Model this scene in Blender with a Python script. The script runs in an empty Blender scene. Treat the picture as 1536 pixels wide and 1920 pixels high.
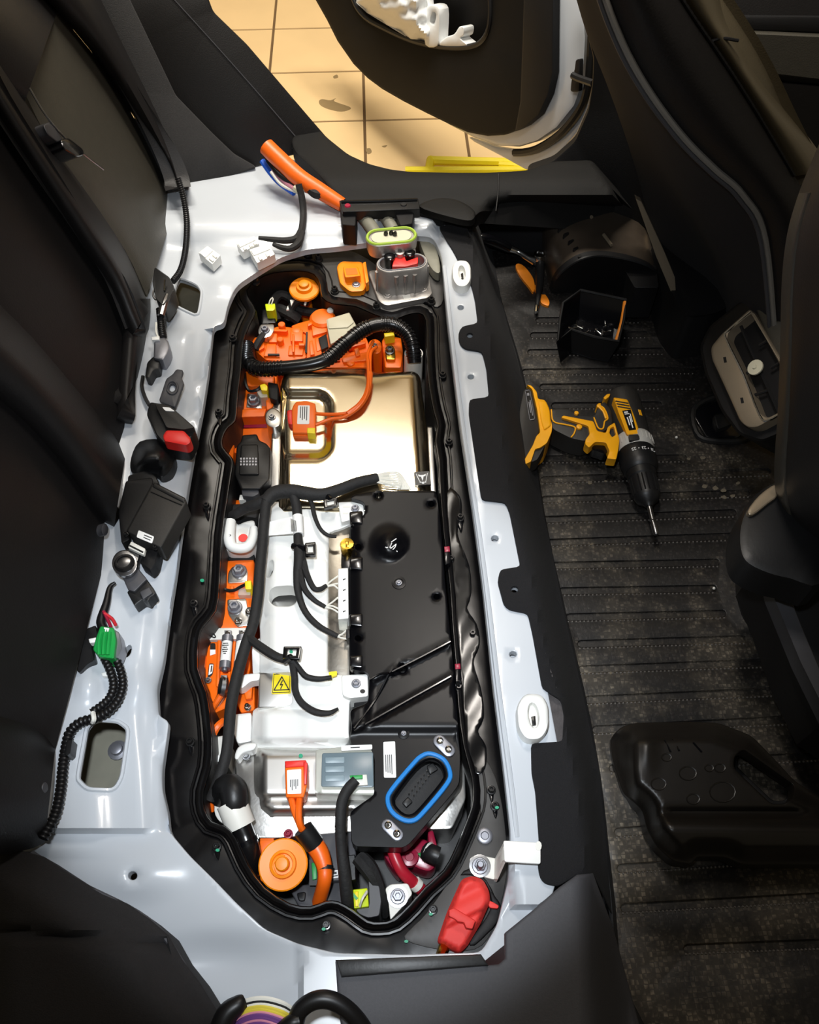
import bpy, bmesh, math, random
from mathutils import Vector, Matrix, Euler
from mathutils.geometry import delaunay_2d_cdt

# ---------------------------------------------------------------- camera, world, lights, exposure
SC = bpy.context.scene
COL = SC.collection
FPX, PITCH, YAW = 1540.0, math.radians(56), 0.045      # focal length in pixels of a 1536 x 1920 frame
CAM = Vector((0.0, 0.0, 1.03))
cd = bpy.data.cameras.new('camera')
cd.sensor_fit = 'HORIZONTAL'; cd.sensor_width = 36.0; cd.lens = 36.0 * FPX / 1536.0
cd.clip_start = 0.01
co = bpy.data.objects.new('camera', cd); COL.objects.link(co)
co.location = CAM; co.rotation_euler = (math.pi / 2 - PITCH, 0, -YAW)
SC.camera = co

W = bpy.data.worlds.new('garage'); SC.world = W; W.use_nodes = True
bg = W.node_tree.nodes['Background']
bg.inputs[0].default_value = (1.0, 0.86, 0.62, 1); bg.inputs[1].default_value = 0.10

def area(name, loc, target, size, sy, power, col):
    l = bpy.data.lights.new(name, 'AREA'); l.shape = 'RECTANGLE'; l.size = size; l.size_y = sy
    l.energy = power; l.color = col
    o = bpy.data.objects.new(name, l); COL.objects.link(o); o.location = loc
    o.rotation_euler = (Vector(target) - Vector(loc)).to_track_quat('-Z', 'Y').to_euler()
    return o
# spot lamp aimed at a target point
def spot(name, loc, target, deg, blend, power, col, r=0.02):
    l = bpy.data.lights.new(name, 'SPOT'); l.spot_size = math.radians(deg); l.spot_blend = blend; l.energy = power; l.color = col; l.shadow_soft_size = r
    o = bpy.data.objects.new(name, l); COL.objects.link(o); o.location = loc
    o.rotation_euler = (Vector(target) - Vector(loc)).to_track_quat('-Z', 'Y').to_euler()
    return o
# the photographer's head lamp (wide beam and hot core), an unseen fill lamp added to lift the dark footwell, the garage ceiling lamp beyond the far door
spot('head_lamp_spill', (-0.06, 0.10, 1.13), (0.0, 0.76, 0.0), 66, 0.6, 26, (0.86, 0.93, 1.0), 0.03)
spot('head_lamp', (-0.06, 0.10, 1.13), (-0.069, 0.37, 0.0), 38, 0.25, 35, (0.88, 0.94, 1.0), 0.03)
area('fill_lamp', (0.16, 0.90, 1.14), (0.50, 0.88, -0.15), 0.25, 0.12, 6.5, (1.0, 0.93, 0.85))
area('garage_ceiling_lamp', (0.0, 1.78, 2.45), (0.0, 2.1, -0.4), 1.3, 0.3, 72, (1.0, 0.94, 0.84))
area('cover_glint_lamp', (-0.35, 2.5, 2.45), (-0.35, 2.5, -0.4), 1.2, 0.12, 26, (1.0, 0.94, 0.84))  # second lamp, added for its bright reflection in the metal cover
vs = SC.view_settings
vs.view_transform = 'Standard'; vs.look = 'None'; vs.exposure = 0.0; vs.gamma = 1.0; vs.use_curve_mapping = False

# ---------------------------------------------------------------- geometry helpers
FW = Vector((math.sin(YAW) * math.cos(PITCH), math.cos(YAW) * math.cos(PITCH), -math.sin(PITCH)))
RT = Vector((math.cos(YAW), -math.sin(YAW), 0)); UP = RT.cross(FW)
def ray(px, py): return FW + RT * ((px - 768) / FPX) + UP * ((960 - py) / FPX)
class Fr:                                   # a plane in the car on which outlines are laid out
    def __init__(s, o, n): s.o = Vector(o); s.n = Vector(n).normalized()
    def __call__(s, px, py, h=0.0):
        d = ray(px, py); t = ((s.o + s.n * h - CAM).dot(s.n)) / d.dot(s.n)
        return CAM + d * t
HZ = Fr((0, 0, 0), (0, 0, 1))
def P(px, py, z): return HZ(px, py, z)
def FY(Y): return Fr((0, Y, 0), (0, -1, 0))
def PY(px, py, Y): return FY(Y)(px, py, 0)
def ppm(px, py, z=0): return FPX / max(0.3, (P(px, py, z) - CAM).dot(FW))

def crom(pts, n=6, closed=False):           # Catmull-Rom through points (tuples or Vectors of any size)
    pts = [tuple(p) for p in pts]; m = len(pts); out = []
    if m < 3 and not closed: 
        a, b = pts[0], pts[-1]
        return [tuple(a[k] + (b[k] - a[k]) * i / n for k in range(len(a))) for i in range(n + 1)]
    rng = range(m) if closed else range(m - 1)
    for i in rng:
        if closed: a, b, c, d = pts[i - 1], pts[i], pts[(i + 1) % m], pts[(i + 2) % m]
        else:
            a = pts[i - 1] if i else tuple(2 * pts[0][k] - pts[1][k] for k in range(len(pts[0])))
            b, c = pts[i], pts[i + 1]
            d = pts[i + 2] if i + 2 < m else tuple(2 * c[k] - b[k] for k in range(len(c)))
        for j in range(n):
            t = j / n
            out.append(tuple(0.5 * (2 * b[k] + (c[k] - a[k]) * t + (2 * a[k] - 5 * b[k] + 4 * c[k] - d[k]) * t * t
                       + (3 * b[k] - a[k] - 3 * c[k] + d[k]) * t ** 3) for k in range(len(b))))
    if not closed: out.append(pts[-1])
    return out
def rnd(pts, r, n=4):                       # round the corners of a polygon
    out = []; m = len(pts)
    for i in range(m):
        a, b, c = Vector(pts[i - 1][:2]), Vector(pts[i][:2]), Vector(pts[(i + 1) % m][:2])
        la, lc = (a - b).length, (c - b).length
        q = min(r, la * 0.45, lc * 0.45)
        p0 = b + (a - b) * (q / max(la, 1e-6)); p1 = b + (c - b) * (q / max(lc, 1e-6))
        for j in range(n + 1):
            t = j / n; out.append(tuple(p0 * (1 - t) ** 2 + b * 2 * t * (1 - t) + p1 * t * t))
    return out
def ell(cx, cy, rx, ry, n=20, rot=0.0):
    c, s = math.cos(rot), math.sin(rot)
    return [(cx + rx * math.cos(a) * c - ry * math.sin(a) * s, cy + rx * math.cos(a) * s + ry * math.sin(a) * c)
            for a in (2 * math.pi * i / n for i in range(n))]
def obr(ax, ay, bx, by, r, n=8, sq=1.0):    # obround around the segment a-b
    d = Vector((bx - ax, by - ay)); th = math.atan2(d.y, d.x); out = []
    for i in range(n + 1):
        a = th - math.pi / 2 + math.pi * i / n; out.append((bx + r * math.cos(a), by + sq * r * math.sin(a)))
    for i in range(n + 1):
        a = th + math.pi / 2 + math.pi * i / n; out.append((ax + r * math.cos(a), ay + sq * r * math.sin(a)))
    return out
def area2(p): return sum(p[i - 1][0] * p[i][1] - p[i][0] * p[i - 1][1] for i in range(len(p))) / 2
def dedupe(p):
    out = []
    for q in p:
        if not out or (abs(q[0] - out[-1][0]) + abs(q[1] - out[-1][1])) > 0.05: out.append((q[0], q[1]))
    if len(out) > 1 and abs(out[0][0] - out[-1][0]) + abs(out[0][1] - out[-1][1]) < 0.05: out.pop()
    return out
def offset(p, d):                           # d > 0 grows a polygon (pixels)
    s = 1 if area2(p) > 0 else -1; m = len(p); out = []
    for i in range(m):
        a, b, c = Vector(p[i - 1]), Vector(p[i]), Vector(p[(i + 1) % m])
        u = (b - a); v = (c - b)
        if u.length < 1e-6: u = v
        if v.length < 1e-6: v = u
        u = u.normalized(); v = v.normalized()
        n = Vector((u.y + v.y, -u.x - v.x)) * s
        if n.length < 1e-6: n = Vector((u.y, -u.x)) * s
        n.normalize(); k = max(0.5, n.dot(Vector((u.y, -u.x)) * s))
        out.append(tuple(b + n * (d / k)))
    return out
def inside(x, y, p):
    r = False; j = len(p) - 1
    for i in range(len(p)):
        xi, yi = p[i]; xj, yj = p[j]
        if (yi > y) != (yj > y) and x < (xj - xi) * (y - yi) / (yj - yi) + xi: r = not r
        j = i
    return r
def edist(x, y, p):
    b = 1e9; j = len(p) - 1
    for i in range(len(p)):
        ax, ay = p[j]; dx, dy = p[i][0] - ax, p[i][1] - ay; L = dx * dx + dy * dy
        t = 0 if L == 0 else max(0, min(1, ((x - ax) * dx + (y - ay) * dy) / L))
        b = min(b, (x - ax - t * dx) ** 2 + (y - ay - t * dy) ** 2); j = i
    return math.sqrt(b)
def sm(t): t = max(0.0, min(1.0, t)); return t * t * (3 - 2 * t)
def lerp_line(pts, y):                      # x on a polyline given y (pts sorted by y)
    if y <= pts[0][1]: return pts[0][0]
    for (x0, y0), (x1, y1) in zip(pts, pts[1:]):
        if y <= y1: return x0 + (x1 - x0) * (y - y0) / (y1 - y0)
    return pts[-1][0]

def convex(p):
    m = len(p)
    for i in range(m):
        a, b, c = p[i - 1], p[i], p[(i + 1) % m]
        if (b[0] - a[0]) * (c[1] - b[1]) - (b[1] - a[1]) * (c[0] - b[0]) < -1e-6: return False
    return True
class MB:
    def __init__(s): s.v = []; s.f = []
    def add(s, vs, fs):
        o = len(s.v); s.v += [Vector(v) for v in vs]; s.f += [tuple(i + o for i in f) for f in fs]; return s
    def slab(s, pts, h, th, fr=HZ, holes=(), bev=0.0012, zf=None, step=14, open_bottom=False):
        """A sheet with the outline pts (pixels, laid on plane fr at height h), thickness th along -normal."""
        loops = [dedupe(pts)] + [dedupe(q) for q in holes]
        if area2(loops[0]) < 0: loops[0].reverse()
        for q in loops[1:]:
            if area2(q) > 0: q.reverse()
        n = fr.n; pos = lambda x, y, dh: fr(x, y, (h if zf is None else zf(x, y)) + dh)
        cx = sum(q[0] for q in loops[0]) / len(loops[0]); cy = sum(q[1] for q in loops[0]) / len(loops[0])
        sc = FPX / max(0.3, (fr(cx, cy, h) - CAM).dot(FW))
        rings = []
        for k, L in enumerate(loops):
            sg = -1 if k == 0 else 1
            bp = bev * sc
            for _ in range(7):               # shrink the edge rounding until no short edge flips over
                Q = offset(L, sg * bp); m = len(L)
                if all((Q[i][0] - Q[i - 1][0]) * (L[i][0] - L[i - 1][0]) + (Q[i][1] - Q[i - 1][1]) * (L[i][1] - L[i - 1][1]) > -1e-9 for i in range(m)): break
                bp *= 0.6
            if bev > 0: rings.append([(L, -bev), (offset(L, sg * bp * 0.3), -0.3 * bev), (offset(L, sg * bp), 0.0)])
            else: rings.append([(L, 0.0)])
        inner = [r[-1][0] for r in rings]
        vs = []; fs = []; first = []; last = []
        for k, R in enumerate(rings):
            prev = None
            for (L, dh) in R:
                ids = list(range(len(vs), len(vs) + len(L)))
                vs += [pos(x, y, dh) for x, y in L]
                if prev is not None:
                    m = len(L); fs += [(prev[i], prev[(i + 1) % m], ids[(i + 1) % m], ids[i]) for i in range(m)]
                else: first.append(ids)
                prev = ids
            last.append(prev)
        if zf is None and len(loops) == 1 and convex(inner[0]): fs.append(tuple(last[0]))
        else:
            co2 = []; ed = []; gid = []
            for L, ids in zip(inner, last):
                b = len(co2); co2 += [Vector(p) for p in L]; gid += ids
                ed += [(b + i, b + (i + 1) % len(L)) for i in range(len(L))]
            if zf is not None:
                x0, x1 = min(p[0] for p in inner[0]), max(p[0] for p in inner[0])
                y0, y1 = min(p[1] for p in inner[0]), max(p[1] for p in inner[0])
                y = y0 + step / 2
                while y < y1:
                    x = x0 + step / 2
                    while x < x1:
                        if inside(x, y, inner[0]) and not any(inside(x, y, q) for q in inner[1:]) and \
                           min(edist(x, y, q) for q in inner) > step * 0.4:
                            gid.append(len(vs)); vs.append(pos(x, y, 0)); co2.append(Vector((x, y)))
                        x += step
                    y += step
            r = delaunay_2d_cdt(co2, ed, [], 0, 1e-4, True)
            rv, rf, ov = r[0], r[2], r[3]
            mp = []
            for i, q in enumerate(rv):
                if ov[i]: mp.append(gid[ov[i][0]])
                else: mp.append(len(vs)); vs.append(pos(q.x, q.y, 0))
            for f in rf:
                c = (rv[f[0]] + rv[f[1]] + rv[f[2]]) / 3
                if inside(c.x, c.y, inner[0]) and not any(inside(c.x, c.y, q) for q in inner[1:]):
                    fs.append(tuple(mp[i] for i in f))
        for k, ids in enumerate(first):     # walls
            m = len(ids); b = list(range(len(vs), len(vs) + m))
            vs += [vs[i] - n * (th - bev) for i in ids]
            fs += [(b[i], b[(i + 1) % m], ids[(i + 1) % m], ids[i]) for i in range(m)]
            if k == 0 and not holes and not open_bottom: fs.append(tuple(reversed(b)))
        return s.add(vs, fs)
    def tube(s, pts, r, seg=8, n=6, corr=0, conv=True, caps=True, flat=1.0):
        if conv: pts = [P(*p) for p in pts]
        rs = r if isinstance(r, (list, tuple)) else [r] * len(pts)
        c = crom([tuple(p) + (q,) for p, q in zip(pts, rs)], n)
        if corr:                             # corrugated conduit: resample at half the rib pitch
            L = [0.0]
            for a, b in zip(c, c[1:]): L.append(L[-1] + (Vector(b[:3]) - Vector(a[:3])).length)
            m = max(8, int(L[-1] / (corr / 3))); out = []; j = 0
            for i in range(m + 1):
                t = L[-1] * i / m
                while j < len(L) - 2 and L[j + 1] < t: j += 1
                u = 0 if L[j + 1] == L[j] else (t - L[j]) / (L[j + 1] - L[j])
                q = [c[j][k] + (c[j + 1][k] - c[j][k]) * u for k in range(4)]
                if i % 3 == 2: q[3] *= 0.78
                out.append(tuple(q))
            c = out
        vs = []; fs = []; up = None; m = len(c)
        for i, q in enumerate(c):
            p = Vector(q[:3]); a = Vector(c[max(0, i - 1)][:3]); b = Vector(c[min(m - 1, i + 1)][:3]); t = (b - a).normalized()
            if up is None:
                up = Vector((0, 0, 1)) if abs(t.z) < 0.9 else Vector((1, 0, 0))
            up = (up - t * up.dot(t)).normalized(); sd = t.cross(up)
            for j in range(seg):
                an = 2 * math.pi * j / seg
                vs.append(p + (sd * math.cos(an) + up * math.sin(an) * flat) * q[3])
        for i in range(m - 1):
            for j in range(seg):
                k = (j + 1) % seg
                fs.append((i * seg + j, i * seg + k, (i + 1) * seg + k, (i + 1) * seg + j))
        if caps: fs += [tuple(reversed(range(seg))), tuple(range((m - 1) * seg, m * seg))]
        return s.add(vs, fs)
    def ring(s, pts, r, seg=6, n=4):         # closed tube through world points
        c = [Vector(p) for p in crom(pts, n, True)]; m = len(c); vs = []; fs = []
        nrm = Vector((0, 0, 0))
        for i in range(m): nrm += c[i - 1].cross(c[i])
        nrm = (sum(((c[i] - c[0]).cross(c[(i + 1) % m] - c[0]) for i in range(m)), Vector())).normalized()
        for i in range(m):
            t = (c[(i + 1) % m] - c[i - 1]).normalized(); sd = t.cross(nrm)
            for j in range(seg):
                a = 2 * math.pi * j / seg; vs.append(c[i] + (sd * math.cos(a) + nrm * math.sin(a)) * r)
        for i in range(m):
            for j in range(seg):
                k = (j + 1) % seg; i2 = (i + 1) % m
                fs.append((i * seg + j, i * seg + k, i2 * seg + k, i2 * seg + j))
        return s.add(vs, fs)
    def lathe(s, o, ax, prof, seg=16, xs=1.0):   # prof: (radius, distance along axis)
        o = Vector(o); ax = Vector(ax).normalized(); u = Vector((0, 0, 1)) if abs(ax.z) < 0.9 else Vector((1, 0, 0))
        u = (u - ax * u.dot(ax)).normalized(); w = ax.cross(u); vs = []; fs = []
        for r, d in prof:
            for j in range(seg):
                a = 2 * math.pi * j / seg; vs.append(o + ax * d + (u * math.cos(a) + w * math.sin(a) * xs) * r)
        for i in range(len(prof) - 1):
            for j in range(seg):
                k = (j + 1) % seg; fs.append((i * seg + j, i * seg + k, (i + 1) * seg + k, (i + 1) * seg + j))
        fs += [tuple(reversed(range(seg))), tuple(range((len(prof) - 1) * seg, len(prof) * seg))]
        return s.add(vs, fs)
    def patch(s, rows, th, n=4, nrm=None):   # smooth sheet through a grid of world points, thickness along -normal
        R = [crom(r, n) for r in rows]; cols = [crom([r[j] for r in R], n) for j in range(len(R[0]))]
        nu, nv = len(cols), len(cols[0]); g = lambda i, j: Vector(cols[max(0, min(nu - 1, i))][max(0, min(nv - 1, j))])
        vs = []; bk = []
        for i in range(nu):
            for j in range(nv):
                p = g(i, j); q = (g(i + 1, j) - g(i - 1, j)).cross(g(i, j + 1) - g(i, j - 1))
                q = q.normalized() if q.length > 1e-9 else Vector((0, 0, 1))
                if q.dot(CAM - p) < 0: q = -q
                if nrm: q = Vector(nrm).normalized()
                vs.append(p); bk.append(p - q * th)
        N = len(vs); fs = []; ix = lambda i, j: i * nv + j
        for i in range(nu - 1):
            for j in range(nv - 1):
                f = (ix(i, j), ix(i, j + 1), ix(i + 1, j + 1), ix(i + 1, j)); fs.append(f); fs.append(tuple(N + k for k in reversed(f)))
        bd = [ix(i, 0) for i in range(nu)] + [ix(nu - 1, j) for j in range(1, nv)] + [ix(i, nv - 1) for i in range(nu - 2, -1, -1)] + [ix(0, j) for j in range(nv - 2, 0, -1)]
        for a, b in zip(bd, bd[1:] + bd[:1]): fs.append((a, b, N + b, N + a))
        return s.add(vs + bk, fs)
    def box(s, c, sx, sy, sz, R=None, b=0.0):
        R = R or Matrix.Identity(3); c = Vector(c); vs = []
        for k in (0, 1):
            for (i, j) in ((-1, -1), (1, -1), (1, 1), (-1, 1)):
                q = 1 - (b if k else 0)
                vs.append(c + R @ Vector((i * sx / 2 * q, j * sy / 2 * q, (k - 0.5) * sz)))
        return s.add(vs, [(3, 2, 1, 0), (4, 5, 6, 7), (0, 1, 5, 4), (1, 2, 6, 5), (2, 3, 7, 6), (3, 0, 4, 7)])

WLOC = {}
def finish(me, ang):
    bm = bmesh.new(); bm.from_mesh(me); bmesh.ops.recalc_face_normals(bm, faces=bm.faces[:]); bm.to_mesh(me); bm.free()
    me.polygons.foreach_set('use_smooth', [True] * len(me.polygons)); me.set_sharp_from_angle(angle=math.radians(ang))
def obj(name, mb, mat, parent=None, ang=38):
    v = mb.v; lo = Vector([min(p[k] for p in v) for k in range(3)]); hi = Vector([max(p[k] for p in v) for k in range(3)])
    c = Vector(((lo.x + hi.x) / 2, (lo.y + hi.y) / 2, lo.z))
    me = bpy.data.meshes.new(name); me.from_pydata([tuple(p - c) for p in v], [], mb.f); me.validate(); finish(me, ang)
    me.materials.append(MAT(mat) if isinstance(mat, str) else mat)
    o = bpy.data.objects.new(name, me); COL.objects.link(o)
    if parent: o.parent = parent; o.location = c - WLOC[parent.name]
    else: o.location = c
    WLOC[o.name] = c
    return o
def thing(name, label, cat, loc, group=None):
    o = bpy.data.objects.new(name, None); COL.objects.link(o); o.empty_display_size = 0.02
    o.location = loc; WLOC[o.name] = Vector(loc); o['label'] = label; o['category'] = cat
    if group: o['group'] = group
    return o
def tag(o, label, cat, group=None):
    o['label'] = label; o['category'] = cat
    if group: o['group'] = group
    return o
def struct(name, mb, mat, label=None, ang=38):
    o = obj(name, mb, mat, None, ang); o['kind'] = 'structure'
    if label: o['label'] = label
    return o
SHARED = {}
def inst(name, key, make, mat, loc, parent=None, rot=None):    # alike pieces share one mesh (built round the origin)
    if key not in SHARED:
        mb = make(); me = bpy.data.meshes.new(name); me.from_pydata([tuple(p) for p in mb.v], [], mb.f); finish(me, 38)
        me.materials.append(MAT(mat)); SHARED[key] = me
    o = bpy.data.objects.new(name, SHARED[key]); COL.objects.link(o)
    loc = Vector(loc)
    if parent: o.parent = parent; o.location = loc - WLOC[parent.name]
    else: o.location = loc
    if rot: o.rotation_euler = rot
    WLOC[o.name] = loc
    return o
def bolt_mesh(r, hgt=0.006, socket=True):
    mb = MB(); Z = (0, 0, 1)
    mb.lathe((0, 0, 0), Z, [(r, 0), (r, hgt * 0.2), (r * 0.92, hgt * 0.3), (r * 0.72, hgt * 0.32)], 16)
    mb.lathe((0, 0, 0), Z, [(r * 0.72, hgt * 0.3), (r * 0.72, hgt * 0.9), (r * 0.62, hgt)] + ([(r * 0.38, hgt), (r * 0.3, hgt * 0.6)] if socket else []), 6)
    return mb
def bolt(px, py, z, rpx, parent, mat='steel', name='bolt', hgt=0.006):
    r = round(rpx / ppm(px, py, z), 4)
    return inst(name, ('bolt', r, mat, hgt), lambda: bolt_mesh(r, hgt), mat, P(px, py, z), parent)
def text_mb(txt, size, origin, xdir, ydir, lift=0.0003):
    cu = bpy.data.curves.new('lettering', 'FONT'); cu.body = txt; cu.size = size; cu.extrude = 0.0002; cu.align_x = 'CENTER'; cu.align_y = 'CENTER'
    cu.resolution_u = 3
    t = bpy.data.objects.new('lettering', cu); COL.objects.link(t)
    bpy.context.view_layer.update(); dg = bpy.context.evaluated_depsgraph_get()
    me = bpy.data.meshes.new_from_object(t.evaluated_get(dg))
    x = Vector(xdir).normalized(); y = Vector(ydir); y = (y - x * y.dot(x)).normalized(); z = x.cross(y); mb = MB()
    mb.add([Vector(origin) + x * v.co.x + y * v.co.y + z * (v.co.z + lift) for v in me.vertices], [tuple(p.vertices) for p in me.polygons])
    bpy.data.objects.remove(t); bpy.data.meshes.remove(me); bpy.data.curves.remove(cu)
    return mb
def quad(pts, u, v):                         # bilinear point in a pixel quad (tl, tr, br, bl)
    a = Vector(pts[0][:2]).lerp(Vector(pts[1][:2]), u); b = Vector(pts[3][:2]).lerp(Vector(pts[2][:2]), u); q = a.lerp(b, v); return q.x, q.y
def sticker(root, q, h, mat='paper', fr=HZ, lines=(), name='sticker', ink='ink', vertical=False, lname='print_lines'):
    """a flat label (pixel quad) with rows of small unreadable print"""
    s = obj(name, MB().slab(rnd(q, 2, 2), h + 0.0006, 0.0006, fr, bev=0), mat, root)
    if lines:
        mb = MB()
        for (u0, u1, v0, v1) in lines:
            mb.slab([quad(q, u0, v0), quad(q, u1, v0), quad(q, u1, v1), quad(q, u0, v1)], h + 0.0009, 0.0003, fr, bev=0)
        par = s if root.parent is None else root
        obj(lname, mb, ink, par)
    return s
def print_rows(n, u0=0.15, u1=0.85, v0=0.2, v1=0.85, seed=1, w=0.4):
    r = random.Random(seed); out = []
    for i in range(n):
        v = v0 + (v1 - v0) * i / n; out.append((u0, u0 + (u1 - u0) * r.uniform(0.6, 1), v, v + (v1 - v0) / n * w))
    return out
def print_cols(n, u0=0.15, u1=0.85, v0=0.1, v1=0.9, seed=1, w=0.4):
    return [(a, b, c, d) for (c, d, a, b) in print_rows(n, v0, v1, u0, u1, seed, w)]

# ---------------------------------------------------------------- materials
def lin(c): return tuple((x / 255 / 12.92) if x / 255 < 0.04045 else ((x / 255 + 0.055) / 1.055) ** 2.4 for x in c)
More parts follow.
